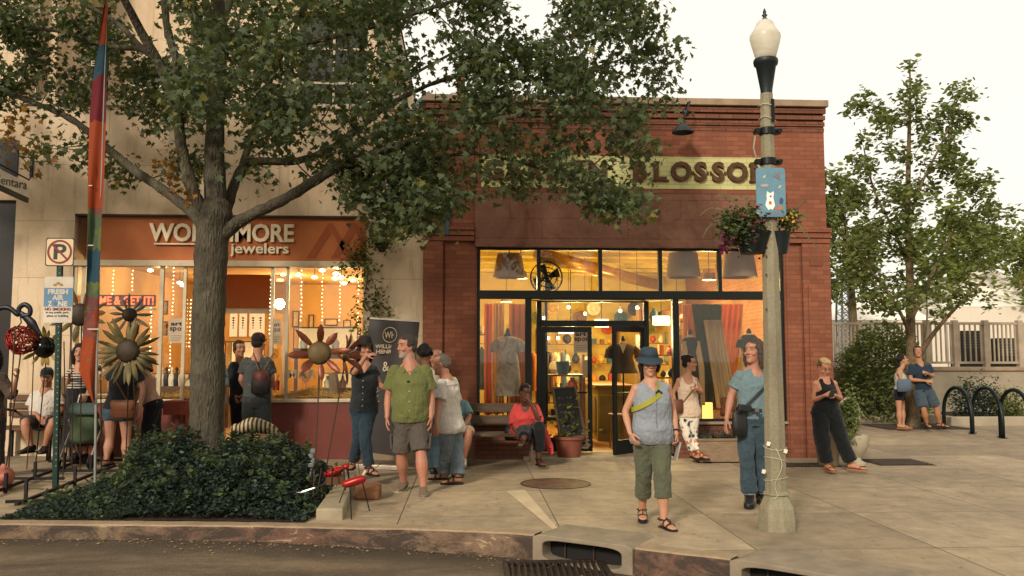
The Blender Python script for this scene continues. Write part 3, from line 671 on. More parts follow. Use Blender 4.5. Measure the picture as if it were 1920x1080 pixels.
# ================================================================== what is inside the two lit shops
def lamp_light(nm,loc,watts,col=(1,.60,.26),size=.12,kind='POINT',parent=None):
    d=bpy.data.lights.new(nm,kind);d.energy=watts;d.color=col
    if kind=='POINT':d.shadow_soft_size=size
    else:d.size=size
    o=bpy.data.objects.new(nm,d);link(o);o.location=loc
    if parent is not None:o.parent=parent;o.location=Vector(loc)-WORG[root_of(parent).name]
    return o
ORD='first second third fourth fifth sixth seventh eighth ninth tenth eleventh twelfth'.split()
WARM=(1,.80,.35)
def part_in(root,nm,mat,a,b,**kw):m=MB();m.box(a,b);return m.build(nm,mat,root,**kw)
ROOM=M('shop_plaster',hx('cfae5e'),.85,var=.15);CEIL=M('shop_ceiling',hx('cdae3c'),.8,var=.25,vscale=2,stretch=(1,.2,1),bump=.5,bscale=14,dist=.02)
WOODF=M('shop_floor',hx('9a6a35'),.5,var=.3,stretch=(1,8,1))
RX0,RX1,RY0,RY1,RH=BX0+.31,BX1-.31,YF+.36,YF+7.5,3.55
part_in(bb,'shop_floor',WOODF,(RX0,YF+.36,-.1),(RX1,RY1,.045));part_in(bb,'shop_ceiling',CEIL,(RX0,YF+.36,RH),(RX1,RY1,RH+.1));part_in(bb,'back_wall',ROOM,(RX0,RY1,0),(RX1,RY1+.1,RH))
SBR=brick_mat('inner_brick',hx('a4683c'),hx('b57a48'),hx('b08a5a'),stain=hx('8a5230'))
part_in(bb,'inner_side_wall',SBR,(RX1-.02,RY0,0),(RX1-.002,RY1,RH));part_in(bb,'inner_side_wall',ROOM,(RX0+.002,RY0,0),(RX0+.02,RY1,RH))
m=MB()
for k in range(7):m.box((RX0,RY0+.6+k*1.0,RH-.07),(RX1,RY0+.66+k*1.0,RH-.001))
m.each('ceiling_joist',CEIL,bb)
m=MB();m.tube([(1.2,RY0+.5,3.25),(4.6,RY1-.3,3.3)],.13,12);m.build('air_duct',M('duct_gold',hx('b98a35'),.35,.6),bb,smooth=True)
PLASH=M('white_lampshade',hx('8f7458'),.8,var=.08,bump=.1)
GLOW=M('glowing_shade',hx('ffd9a0'),.6,bump=0,emit=(1,.72,.38),es=3.2);BULB=M('bright_bulb',hx('ffe0b0'),.5,bump=0,emit=(1,.75,.42),es=14)
for i,(px,y0,y1,w0,w1,lb)in enumerate(((955,476,521,46,62,'tapered pale hanging lampshade high in the left transom light'),(1281,474,521,54,66,'tapered pale hanging lampshade in the fourth transom light from the left'),(1386,474,521,54,68,'tapered pale hanging lampshade in the last transom light, behind the flower basket'))):
    Yl=YF+.75;p=at(px,(y0+y1)/2,Yl);h=(y1-y0)*px_m(Yl);k=px_m(Yl)
    th=thing('hanging_lampshade',lb,'lampshade',tuple(p));m=MB();m.lathe([(w0*k/2,h/2),(w1*k/2,-h/2),(w1*k/2-.006,-h/2),(w0*k/2-.006,h/2-.002)],p,32);m.build('shade',PLASH,th,smooth=40)
    m=MB();m.tube([p+Vector((0,0,h/2-.02)),(p.x,p.y,RH)],.006);m.build('cord',FRAME,th)
# fan
p=at(1025,520,YF+.55);fan=thing('pedestal_fan','large round black shop fan standing high behind the transom glass','fan',tuple(p));FB=M('fan_black',hx('1b1712'),.5,.3);k=px_m(YF+.55)
R0=30*k
m=MB();
for r_,dy in((R0,0),(R0,.1),(R0*.62,-.03),(R0*.3,-.04)):m.tube([p+Vector((r_*math.cos(a),dy,r_*math.sin(a)))for a in np.linspace(0,2*PI,33)],.010,5,cap=False)
for a in np.linspace(0,2*PI,25)[:-1]:m.tube([p+Vector((.03*math.cos(a),-.04,.03*math.sin(a))),p+Vector((R0*.6*math.cos(a),-.03,R0*.6*math.sin(a))),p+Vector((R0*math.cos(a),0,R0*math.sin(a)))],.0035,4)
m.build('cage',FB,fan)
m=MB();m.lathe([(.05,-.04),(.055,.06),(.04,.16)],p,14,(0,1,0));m.build('motor',FB,fan)
m=MB()
for a in(0.3,1.87,3.44,5.0):
    d=Vector((math.cos(a),0,math.sin(a)));e=Vector((-d.z,0,d.x));m.add([p+d*.05+e*.03,p+d*R0*.85+e*.10,p+d*R0*.85-e*.05+Vector((0,.03,0)),p+d*.05-e*.03+Vector((0,.03,0))],[(0,1,2,3)])
m.each('blade',FB,fan)
m=MB();m.tube([p+Vector((0,.1,-.02)),(p.x,p.y+.1,.6)],.025);m.box((p.x-.25,p.y-.15,.552),(p.x+.25,p.y+.35,.6));m.build('post',FB,fan)
# display decks behind the big panes
part_in(bb,'display_deck',M('deck_wood',hx('8a6238'),.6,stretch=(1,6,1)),(OX0,YF+.31,.3),(xw[1]+.09,YF+1.2,.55));part_in(bb,'display_deck',MATS['deck_wood'],(xw[6]-.09,YF+.31,.3),(OX1,YF+1.2,.55))
def cloth_hang(nm,label,cat,x0,x1,ztop,zbot,Y,mat,waves=5,amp=.04,flare=0.0,group=None,seed=0,xb0=None,xb1=None):
    rs=random.Random(seed);m=MB();n=40;r=14;ph=rs.random()*6;xb0=x0 if xb0 is None else xb0;xb1=x1 if xb1 is None else xb1;vs=[]
    for side in(0,.006):
        for j in range(r+1):
            t=j/r
            for i in range(n+1):
                u=i/n;x=(x0+(x1-x0)*u)*(1-t)+(xb0+(xb1-xb0)*u)*t
                vs.append((x,Y+side+amp*(.5+.5*t)*math.sin(u*waves*2*PI+ph+.8*math.sin(t*3))+.012*noise.noise((x*9,t*4,seed)),ztop+(zbot-ztop)*t+.02*math.sin(u*9+seed)*t))
    N=(n+1)*(r+1);fs=[]
    for j in range(r):
        for i in range(n):
            a=j*(n+1)+i;fs+=[(a,a+1,a+n+2,a+n+1),(N+a,N+a+n+1,N+a+n+2,N+a+1)]
    m.add(vs,fs);return m.build(nm,mat,smooth=True,label=label,cat=cat,group=group,org=((x0+x1)/2,Y,zbot))
def sheer(name,col,tr=.45):
    if name in MATS:return MATS[name]
    c=hx(col);t=NT(name);o=t.coord();t.set(t.ramp(t.noise(t.coord(scale=(6,1,.6)),3,4),[(.3,mul(c,.8)),(.7,mul(c,1.15))]),.8,0,.1)
    tl=t.n('BsdfTranslucent');tl.inputs[0].default_value=(*c,1);mx=t.n('MixShader');mx.inputs[0].default_value=tr;t.l(t.b.outputs[0],mx.inputs[1]);t.l(tl.outputs[0],mx.inputs[2]);t.l(mx.outputs[0],t.out.inputs[0])
    MATS[name]=t.m;return t.m
YC=YF+.95
def wx(px,Y=YC):return at(px,600,Y).x
def wz(py,Y=YC):return at(1100,py,Y).z
SO,SP,SG,SC=sheer('sheer_orange','d98a30'),sheer('sheer_peach','e0a070'),sheer('sheer_olive','4c4c1c',.35),sheer('sheer_cream','d9b98a')
cloth_hang('curtain','narrow orange drape at the left end of the left shop window','curtain',wx(908),wx(925),2.45,.6,YC,SO,2,group='drapes in the shop windows',seed=1)
cloth_hang('curtain','long cream knotted drape beside the mannequin in the left window','curtain',wx(925),wx(945),2.45,.62,YC-.1,SC,3,seed=2,group='drapes in the shop windows')
cloth_hang('curtain','coral drape behind the grey dress mannequin in the left window','curtain',wx(955),wx(990),2.45,.6,YC+.05,sheer('sheer_coral','b8804a'),3,seed=3,group='drapes in the shop windows')
cloth_hang('curtain','coral drape at the left end of the right shop window','curtain',wx(1283),wx(1312),2.45,.6,YC+.06,MATS['sheer_coral'],3,seed=4,group='drapes in the shop windows',xb1=wx(1295))
cloth_hang('curtain','dark olive drape gathered in the middle of the right shop window','curtain',wx(1297),wx(1352),2.45,.75,YC,SG,5,seed=5,xb0=wx(1318),xb1=wx(1345),group='drapes in the shop windows')
cloth_hang('curtain','bright orange drape right of the olive one in the right shop window','curtain',wx(1352),wx(1392),2.45,.65,YC-.05,SO,4,seed=6,xb0=wx(1335),xb1=wx(1370),group='drapes in the shop windows')
cloth_hang('curtain','gauzy pale drape with lace hanging low in the right shop window','curtain',wx(1316),wx(1350),wz(600),.7,YC-.12,SC,3,seed=7,xb0=wx(1338),xb1=wx(1376),group='drapes in the shop windows')
cloth_hang('curtain','orange drape at the right end of the right window, behind the street lamp','curtain',wx(1432),wx(1470),2.45,.6,YC,SO,3,seed=8,group='drapes in the shop windows')
MANQ=M('mannequin_cloth',hx('b78f63'),.8);MANB=M('mannequin_black',hx('17130f'),.5)
def m_tiedye():
    t=NT('tie_dye');o=t.coord();c=t.ramp(t.noise(t.coord(scale=(1,1,.6)),5,5,.7,1.5),[(.3,hx('5d5148')),(.5,hx('a08e7c')),(.7,hx('b9aa97'))]);return t.set(c,.85)
def mannequin(label,px,ytop,ybot,Y,mat,dress=None,w=.165,sleeves=False,flare=.03,collar=None):
    p=at(px,ytop,Y);zb=.552;z1=p.z;th=thing('mannequin',label,'mannequin',(p.x,Y,zb));c=lambda z,dx=0:Vector((p.x+dx,Y,z))
    H=z1-at(px,ybot,Y).z
    m=MB();m.tube([c(zb),c(z1-.5)],.015);m.lathe([(.14,0),(.13,.015),(.02,.03)],c(zb),20);m.build('stand',MANB,th)
    prof=[(-.55,.10,.08),(-.45,w,.12),(-.3,w*.78,.10),(-.16,w*.98,.12),(-.09,w*1.05,.10),(-.055,.07,.06),(0,.045,.045),(.0,.02,.02)]
    m=MB();m.loft([(c(z1+z-.03),(a,0,0),(0,b,0))for z,a,b in prof],20);m.build('torso',mat,th,smooth=50)
    m=MB();m.lathe([(.035,-.03),(.042,0),(.02,.045),(.008,.06)],c(z1),14);m.build('neck_cap',MANB,th,smooth=40)
    if dress:
        m=MB();m.loft([(c(z1-H),(w*1.15+flare,0,0),(0,.15,0)),(c(z1-.5),(w*1.1,0,0),(0,.14,0)),(c(z1-.33),(w*.85,0,0),(0,.115,0)),(c(z1-.18),(w*1.05,0,0),(0,.135,0)),(c(z1-.115),(w*1.12,0,0),(0,.11,0)),(c(z1-.075),(.08,0,0),(0,.07,0))],24)
        if sleeves:
            for s_ in(-1,1):m.tube([c(z1-.14,s_*w*.9),c(z1-.2,s_*(w+.05)),c(z1-.33,s_*(w+.07))],[.055,.065,.075],10)
        m.build('dress',dress,th,smooth=50)
    if collar:
        m=MB();m.loft([(c(z1-.26),(w*1.5,0,0),(0,.17,0)),(c(z1-.15),(w*1.3,0,0),(0,.15,0)),(c(z1-.05),(.09,0,0),(0,.075,0))],20);m.build('shawl',collar,th,smooth=50)
    return th
YM=YF+.62
mannequin('mannequin in a grey tie-dyed short-sleeved dress in the left window',952,622,742,YM,MANB,m_tiedye(),sleeves=True)
mn=mannequin('mannequin in a black dress under a cream jacket in the right window',1294,624,748,YM,MANQ,M('black_dress',hx('1a1714'),.8),w=.13,flare=0)
m=MB()
for s_ in(-1,1):x=at(1294,640,YM).x;m.tube([(x+s_*.09,YM-.07,wz(640,YM)),(x+s_*.15,YM-.09,wz(690,YM)),(x+s_*.17,YM-.08,wz(760,YM))],[.05,.055,.04],10,flat=.5)
m.each('jacket_front',M('cream_jacket',hx('b78d5e'),.8),mn)
mannequin('mannequin in a lace top with a dark fringed shawl in the right window',1404,622,740,YM,MANQ,M('lace',hx('a8865a'),.8,var=.5,vscale=60),w=.15,collar=M('dark_shawl',hx('211d17'),.9))
# window goods
def box_item(nm,label,cat,px0,py0,px1,py1,Y,mat,d=.15,group=None,**kw):
    a,b=at(px0,py1,Y),at(px1,py0,Y);m=MB();m.box((a.x,Y,a.z),(b.x,Y+d,b.z));return m.build(nm,mat,label=label,cat=cat,group=group,org=(a.x,Y,a.z),**kw)
box_item('lantern','small glowing yellow paper lantern low in the right shop window','lantern',1320,755,1336,787,YM,M('lantern_glow',hx('e0a040'),.6,emit=(1,.55,.12),es=1.3),.1)
box_item('gift_box','tan gift box beside the glowing lantern','box',1338,770,1350,787,YM,M('tan_box',hx('b5763a')),.12)
bask=MB();c=at(1372,752,YM);bask.lathe([(.10,-.17),(.16,-.05),(.17,.05),(.15,.06),(.14,-.03)],c,20);bask.build('woven_basket',M('wicker',hx('7a4f2c'),.9,var=.5,vscale=50),smooth=40,label='dark woven basket on the deck of the right shop window',cat='basket',org=tuple(c))
def pendant(label,px,py,w,h,Y,watts=30):
    p=at(px,py,Y);k=px_m(Y);th=thing('pendant_lamp',label,'pendant lamp',tuple(p));m=MB();m.lathe([(w*k/2,-h*k/2),(w*k/2,h*k/2),(w*k/2-.01,h*k/2),(w*k/2-.01,-h*k/2)],p,28);m.build('drum_shade',GLOW,th)
    m=MB();m.tube([p,(p.x,p.y,RH)],.008);m.build('cord',FRAME,th)
    lamp_light('pendant_light',(p.x,p.y,p.z-.15),watts,WARM,.1,parent=th)
pendant('glowing white drum pendant seen through the angled side light',1240,601,32,16,YF+2.0,90)
pendant('glowing pendant over the counter seen between the door leaves',1128,606,26,14,YF+3.2,100)
pendant('wide glowing pendant at the left of the shop behind the closed door leaf',1070,620,46,10,YF+3.0,100)
rs=random.Random(5)
for i,(px,py,Y)in enumerate(((1066,576,2.2),(1163,583,2.6),(1020,596,3.0),(1195,577,2.3),(1097,588,3.8),(1046,606,4.2),(1028,634,4.4),(1046,634,4.4))):
    p=at(px,py,YF+Y);m=MB();m.ell(p,.03,10,6)
    o_=m.build('spot_bulb',BULB,label=ORD[i]+' small bright spot bulb hanging from the brick shop ceiling',cat='spot lamp',group='ceiling spots in the brick shop',org=tuple(p),smooth=True);m=MB();m.tube([p+Vector((0,0,.03)),(p.x,p.y,RH)],.005,5);m.build('cord',FRAME,o_)
for p,w in(((.9,YF+1.3,2.9),52),((4.2,YF+1.4,2.9),62),((2.6,YF+4.5,2.7),95),((4.4,YF+4.5,2.7),60),((.8,YF+4.5,2.7),60)):
    bl=thing('ceiling_lamp','plain ceiling lamp in the '+{52:'left front',62:'right front',95:'middle',60:('left' if p[0]<2 else 'right')+' back'}[w]+' of the brick shop','ceiling lamp',p,'ceiling lamps of the brick shop');m=MB();m.lathe([(.10,.12),(.12,0),(.115,0),(.09,.11)],p,16);m.build('shade',PLASH,bl);m=MB();m.tube([(p[0],p[1],p[2]+.1),(p[0],p[1],RH)],.006,5);m.build('cord',FRAME,bl)
    lamp_light('ceiling_light',(p[0],p[1],p[2]-.05),w,WARM,.12,parent=bl)
# shelving with goods, counter, tables, racks
GOODS=[M('goods_'+n,hx(c),.6,var=.3,vscale=20)for n,c in(('red','9c3b22'),('cream','d3b98c'),('brown','6a4428'),('orange','c8722c'),('green','6b6a33'),('blue','2e4552'),('white','d8cbb2'),('black','221b15'),('gold','b98a3c'))]
SHW=M('shelf_wood',hx('6e4a26'),.6,stretch=(1,6,1))
def vase(c,s,rs):
    m=MB();k=rs.random()
    if k<.4:m.lathe([(s*.25,0),(s*.42,s*.35),(s*.3,s*.8),(s*.14,s*.95),(s*.2,s*1.1)],c,12)
    elif k<.75:m.box((c[0]-s*.3,c[1]-.05,c[2]),(c[0]+s*.3,c[1]+.08,c[2]+s*rs.uniform(.6,1.3)))
    else:m.ell((c[0],c[1],c[2]+s*.45),(s*.4,s*.4,s*.45),12,8)
    return m
def shelves(label,x0,x1,Y,zs,d=.35,seed=0,short='shelves',goods_group='ornaments on the shop shelves'):
    rs=random.Random(seed);th=thing('shelf_unit',label,'shelves',((x0+x1)/2,Y,.05));m=MB()
    for x in(x0,x1):m.box((x-.02,Y,.05),(x+.02,Y+d,zs[-1]+.35))
    m.each('upright',SHW,th);m=MB()
    for z in zs:m.box((x0+.02,Y+.001,z-.02),(x1-.02,Y+d-.001,z))
    m.each('shelf_board',SHW,th)
    for zi,z in enumerate(zs):
        x=x0+.08;cnt=0
        while x<x1-.08:
            s=rs.uniform(.12,.26);gm=rs.choice(GOODS);vase((x,Y+.14,z+.001),s,rs).build('ornament',gm,label=f'{gm.name[6:]} ornament, {ORD[min(cnt, 11)]} from left on the {ORD[zi]} board of the {short}',cat='ornament',group=goods_group,smooth=35,org=(x,Y+.14,z));x+=s*.75+.05;cnt+=1
shelves('shelves of ornaments along the back of the brick shop',1.6,3.5,YF+6.3,(.5,.95,1.4,1.85),seed=1,short='back shelves')
shelves('shelves of ornaments at the right back of the brick shop',3.6,5.2,YF+4.4,(.5,.95,1.4,1.85,2.3),seed=2,short='right back shelves')
shelves('low shelves behind the closed door leaf',1.35,2.1,YF+2.2,(.45,.9,1.25),seed=3,short='low shelves behind the door')
shelves('tall goods shelf behind the angled side light',3.05,3.75,YF+1.7,(.4,.8,1.2,1.6),seed=9,short='shelf behind the side light')
ctr=thing('shop_counter','panelled wooden shop counter seen between the door leaves','counter',(2.7,YF+2.8,.05));m=MB();m.box((2.35,YF+2.2,.05),(3.0,YF+4.8,1.0));m.build('body',M('counter_green',hx('8a7434'),.6),ctr);m=MB();m.box((2.3,YF+2.15,1.001),(3.05,YF+4.85,1.05));m.build('counter_top',SHW,ctr)
m=MB()
for k in range(3):m.box((2.33,YF+2.35+k*.8,.2),(2.349,YF+2.95+k*.8,.85))
m.each('panel',M('counter_panel',hx('6e5a28'),.6),ctr)
m=MB()
for k in range(2):m.box((2.4+k*.3,YF+2.18,.2),(2.64+k*.3,YF+2.199,.85))
m.each('panel',MATS['counter_panel'],ctr)
def rack(label,x0,x1,Y,ztop,seed,n=10):
    rs=random.Random(seed);th=thing('clothes_rack',label,'clothes rack',(x0,Y,.05));m=MB();m.tube([(x0,Y,.05),(x0,Y,ztop),(x1,Y,ztop),(x1,Y,.05)],.014);m.build('rail',MANB,th)
    for i in range(n):
        x=x0+.06+(x1-x0-.12)*i/(n-1);L=rs.uniform(.6,1.0);w=.19
        m=MB();a=rs.uniform(-.5,.5);T=Vector((math.sin(a),-math.cos(a),0));c=Vector((x,Y,ztop-.05));N=Vector((T.y,-T.x,0))
        m.loft([(c-Vector((0,0,.0)),T*.03,N*.012),(c-Vector((0,0,.08)),T*w,N*.035),(c-Vector((0,0,L*.5)),T*w*.85,N*.05),(c-Vector((0,0,L)),T*w*1.1,N*.06)],12)
        gm=rs.choice(GOODS);m.build('garment',gm,label=f'{gm.name[6:]} garment, {ORD[min(i, 11)]} from left on the {label}',cat='garment',group='garments on the shop racks',smooth=60,org=tuple(c))
rack('clothes rack behind the closed door leaf',1.2,2.0,YF+4.2,1.7,11);rack('clothes rack behind the left shop window',.2,1.0,YF+2.6,1.8,12,8);rack('clothes rack behind the right shop window',3.9,4.9,YF+2.4,1.75,13,10)
rs=random.Random(12)
for k in range(12):
    x,z=1.35+.33*k,2.25+.28*(k%3)*.8;gm=rs.choice(GOODS);m=MB();m.lathe([(.17,0),(.165,.01),(.08,.02),(.075,.07),(.03,.09),(.001,.092)],(x,YF+6.95,z),16,(0,-1,0));m.build('straw_hat',gm,label=ORD[k]+' hat from the left pinned high on the back wall of the brick shop',cat='hat',group='hats on the back wall',smooth=40,org=(x,YF+6.95,z))
shelves('tall shelf of goods by the left wall of the brick shop',.2,1.1,YF+3.4,(.5,1.0,1.5,2.0),seed=21,short='left wall shelf');shelves('tall shelf of goods behind the right shop window',4.0,4.9,YF+3.2,(.6,1.1,1.6,2.1),seed=22,short='right window shelf')
js_=mannequin('mannequin in a dark jacket over a pale shirt seen through the open door leaf',1168,636,700,YF+1.6,MANQ,M('dark_jacket',hx('3b332c'),.8),w=.2,sleeves=True)
m=MB();c=at(1168,652,YF+1.44);m.prism([(-.06,.07),(.06,.07),(0,-.1)],c,(1,0,0),(0,0,1),.01);m.build('shirt_front',M('shirt_pale',hx('d8c8a8')),js_)
pt=at(1055,690,YF+1.6);m=MB();m.lathe([(.09,-.11),(.12,.1),(.135,.11),(.125,.12),(.1,.1)],pt,18);m.build('blue_pot',M('blue_glaze',hx('2f5266'),.3),label='blue glazed pot on the low shelf behind the door glass',cat='pot',smooth=40,org=tuple(pt))
tb=thing('side_table','small wooden side table just inside the doorway','table',(1.65,YF+1.6,.05));m=MB();m.box((1.3,YF+1.35,.99),(2.0,YF+1.85,1.03));zt=pt.z-.11;m=MB();m.box((1.3,YF+1.35,zt-.03),(2.02,YF+1.85,zt));m.build('table_top',SHW,tb);m=MB()
for x in(1.33,1.99):
    for y in(YF+1.38,YF+1.82):m.box((x-.02,y-.02,.045),(x+.02,y+.02,zt-.031))
m.each('leg',SHW,tb)
def stool(label,x,y,h=.62):
    th=thing('stool',label,'stool',(x,y,.05));m=MB();m.lathe([(.17,h-.04),(.18,h-.02),(.17,h)],(x,y,0),20);m.build('seat',SHW,th);m=MB()
    for k in range(4):a=PI/4+k*PI/2;m.tube([(x+.12*math.cos(a),y+.12*math.sin(a),h-.03),(x+.18*math.cos(a),y+.18*math.sin(a),.046)],.014,6)
    m.each('leg',SHW,th)
stool('round wooden stool behind the open door leaf',at(1160,800,YF+1.0).x,YF+1.0)
def art_poster(label,px,py,w,h,Y,tilt=0):
    """white A-board style poster: art / spot"""
    p=at(px,py,Y);k=px_m(Y);th=thing('art_spot_poster',label,'poster',tuple(p));m=MB();m.box((p.x-w*k/2,Y-.004,p.z-h*k/2),(p.x+w*k/2,Y+.0,p.z+h*k/2));m.build('paper',M('poster_paper',hx('a9977f'),.7,var=.05,bump=0),th)
    ink,red,gy=M('poster_ink',hx('241e1c'),bump=0),M('poster_plum',hx('5d1f2a'),bump=0),M('poster_grey',hx('6b5c50'),bump=0)
    W,H=w*k,h*k
    text_fit('art',p.x-W*.40,p.x+W*.34,p.z+H*.28,H*.16,Y-.006,ink,'lettering',th,bold=.003,depth=.001)
    text_fit('sp',p.x-W*.45,p.x-W*.02,p.z+H*.04,H*.2,Y-.006,ink,'lettering',th,bold=.003,depth=.001)
    text_fit('ot',p.x+W*.02,p.x+W*.45,p.z+H*.08,H*.2,Y-.006,red,'lettering',th,bold=.003,depth=.001)
    m=MB()
    for j in range(3):m.box((p.x-W*.36,Y-.006,p.z-H*(.22+.09*j)),(p.x+W*(.36-.1*j),Y-.0042,p.z-H*(.20+.09*j)))
    m.build('small_print',gy,th);return th
art_poster('art spot poster taped inside the closed door leaf of the brick shop',1090,639,29,44,YD-.012)
box_item('paper_notice','small pale notice taped low on the closed door leaf','notice',1093,675,1104,708,YD-.012,M('notice_paper',hx('9c8468')),.004)

# ------------------------------------------------------------------ jeweller's
JRX0,JRX1,JRY1,JRH=CX0+.31,CX1-.31,YF+5.2,3.1
CASEW=M('case_wood',hx('5a4028'),.5);CREAMW=M('cream_shop_wall',hx('c9a468'),.85,var=.1)
g0=gz(-5)
part_in(cbld,'shop_floor',M('jeweller_floor',hx('7a5a3a'),.5),(JRX0,YF+.3,-.2),(JRX1,JRY1,gz(-3.2)-.004));part_in(cbld,'shop_ceiling',CREAMW,(JRX0,YF+.41,JRH),(JRX1,JRY1,JRH+.08));part_in(cbld,'back_wall',CREAMW,(JRX0,JRY1,0),(JRX1,JRY1+.1,JRH))
part_in(cbld,'inner_side_wall',CREAMW,(JRX0,YF+.41,0),(JX0+.08,JRY1,JRH));part_in(cbld,'inner_side_wall',CREAMW,(JX1+.03,YF+.41,0),(JRX1,JRY1,JRH))
m=MB();m.box((jx[0]+.8,YF+2.6,ZB),(jx[1]-.2,YF+2.7,JRH));m.build('partition',CREAMW,cbld)
for p,w in(((-5.1,YF+1.2,2.8),17),((-4.9,YF+3.6,2.7),18),((-3.4,YF+3.0,2.7),34),((-2.2,YF+1.3,2.75),32),((-2.3,YF+3.8,2.6),40)):
    bl=thing('ceiling_lamp','recessed warm ceiling lamp in the '+('left front','left back','middle','right front','right back')[int(round(w))%5 if 0 else[17,18,34,32,40].index(w)]+' of the jewellery shop','ceiling lamp',p,'ceiling lamps of the jewellery shop');m=MB();m.lathe([(.07,JRH-p[2]-.002),(.07,JRH-p[2]-.05),(.05,JRH-p[2]-.052)],p,16);m.build('can',GLOW,bl)
    lamp_light('ceiling_light',(p[0],p[1],p[2]),w,(1,.66,.33),.1,parent=bl)
for i,(px,py,Y)in enumerate(((195,507,1.6),(282,507,1.6),(337,530,2.3),(343,535,2.5),(604,507,.8),(630,513,1.0),(640,520,1.2),(645,531,1.3),(628,522,1.1),(590,520,1.6),(560,515,1.4))):
    p=at(px,py,YF+Y);m=MB();m.ell(p,(.05,.05,.025),10,6);o_=m.build('spot_bulb',BULB,label=ORD[i]+' small bright spot bulb under the jewellery shop ceiling, counting from the left',cat='spot lamp',group='spot bulbs in the jewellery shop',org=tuple(p),smooth=True);m=MB();m.tube([p+Vector((0,0,.025)),(p.x,p.y,JRH)],.006,6);m.build('stem',CASEW,o_)
STRB=M('string_bulb',hx('ffe0a8'),.5,bump=0,emit=(1,.72,.36),es=5)
for i,(px,y0,y1)in enumerate(((213,505,560),(249,505,550),(284,575,700),(326,500,600),(320,640,700),(358,560,660),(566,505,612),(605,512,616),(638,512,606),(508,515,640),(672,520,620))):
    Y=YF+.25;m=MB();a,b=at(px,y0,Y),at(px,y1,Y);n=int((a.z-b.z)/.06)
    th=thing('light_string',ORD[i]+' string of tiny warm bulbs, counted from the left jewellery window','string lights',tuple(a),'bulb strings in the jewellery windows')
    for j in range(n):m.ell((a.x+rs.uniform(-.008,.008),Y,a.z-.06*j-.02),.0085,6,4)
    m.build('bulbs',STRB,th,kind='stuff');m=MB();m.tube([a,b],.002,4);m.build('cord',CRM,th)
# neon sign
NEON=M('red_neon',hx('ff4020'),.5,bump=0,emit=(1,.075,.02),es=3.2);NBK=M('neon_board',hx('3c130c'),.5)
a,b=at(156,574,YF+.16),at(291,553,YF+.16)
ns=thing('neon_sign','red lit letter sign hanging in the left jewellery window','neon sign',tuple(a));m=MB();m.box((a.x,YF+.17,a.z),(b.x,YF+.2,b.z));m.build('backing',NBK,ns)
text_fit('COME & GET IT!',a.x+.02,b.x-.02,(a.z+b.z)/2,.125,YF+.155,NEON,'lettering',ns,bold=.001,depth=.01)
m=MB();m.box((at(208,577,YF+.2).x,YF+.14,a.z-.05),(b.x-.02,YF+.3,a.z-.025));m.build('shelf',M('white_shelf',hx('d9c39a')),ns)
art_poster('art spot poster in the left jewellery window beside the tree trunk',332,620,29,45,YF+.05)
art_poster('narrow art spot poster in the right jewellery window',519,622,15,46,YF+.35)
FRM=M('picture_frame',hx('3a2616'),.5);PIC=M('picture_mount',hx('c4ac80'),.8,var=.4,vscale=12)
def picture(label,px,py,w,h,Y,g='framed pictures in the jewellery shop',pic=None):
    p=at(px,py,Y);k=px_m(Y);W,H=w*k/2,h*k/2;th=thing('framed_picture',label,'picture',tuple(p),g);m=MB()
    for x0,x1,z0,z1 in((-W,W,H-.02,H),(-W,W,-H,-H+.02),(-W,-W+.02,-H+.02,H-.02),(W-.02,W,-H+.02,H-.02)):m.box((p.x+x0,Y-.03,p.z+z0),(p.x+x1,Y,p.z+z1))
    m.build('frame',FRM,th);m=MB();m.box((p.x-W+.02,Y-.015,p.z-H+.02),(p.x+W-.02,Y-.005,p.z+H-.02));m.build('print',pic or PIC,th)
for lb,px,py,w,h,Y in(('upper small dark-framed print on the partition in the left jewellery window',309,577,13,26,2.59),('lower small dark-framed print on the partition in the left jewellery window',308,616,13,26,2.59),('dark-framed print left of the bulb strings in the right window',555,598,12,30,5.18),('tall dark-framed print between two bulb strings',584,604,10,28,5.18),('plain dark-framed print nearest the right string',651,607,14,14,5.18),('wide dark-framed print above the jewellery case',621,604,24,13,5.18)):
    picture(lb,px,py,w,h,YF+Y)
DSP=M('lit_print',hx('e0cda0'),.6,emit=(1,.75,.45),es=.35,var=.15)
ARTM=M('print_ink',hx('3a3022'),.8)
for i,px in enumerate((438,456,475,489)):
    Y=YE+1.2;a,b=at(px-8,631,Y),at(px+7,588,Y);th=thing('tall_art_print',('first','second','third','rightmost')[i]+' of the four tall lit prints on the wall inside the jewellery entrance','art print',(a.x,Y,a.z),'tall prints inside the jewellery entrance')
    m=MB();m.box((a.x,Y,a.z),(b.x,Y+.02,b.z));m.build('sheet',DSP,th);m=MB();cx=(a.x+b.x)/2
    for j in range(5):m.add([(cx+.03*math.cos(t)*(1-j*.15),Y-.004,b.z-.08-.045*j+.02*math.sin(t))for t in(0,1.6,3.1,4.7)],[(0,1,2,3)])
    m.build('drawing',ARTM,th)
m=MB();Y=YE+1.23;a,b=at(425,760,Y),at(502,584,Y);m.box((a.x,Y,0),(b.x+.1,Y+.04,b.z+.02));m.build('print_wall',M('entrance_wall',hx('d0a868'),.8),cbld)
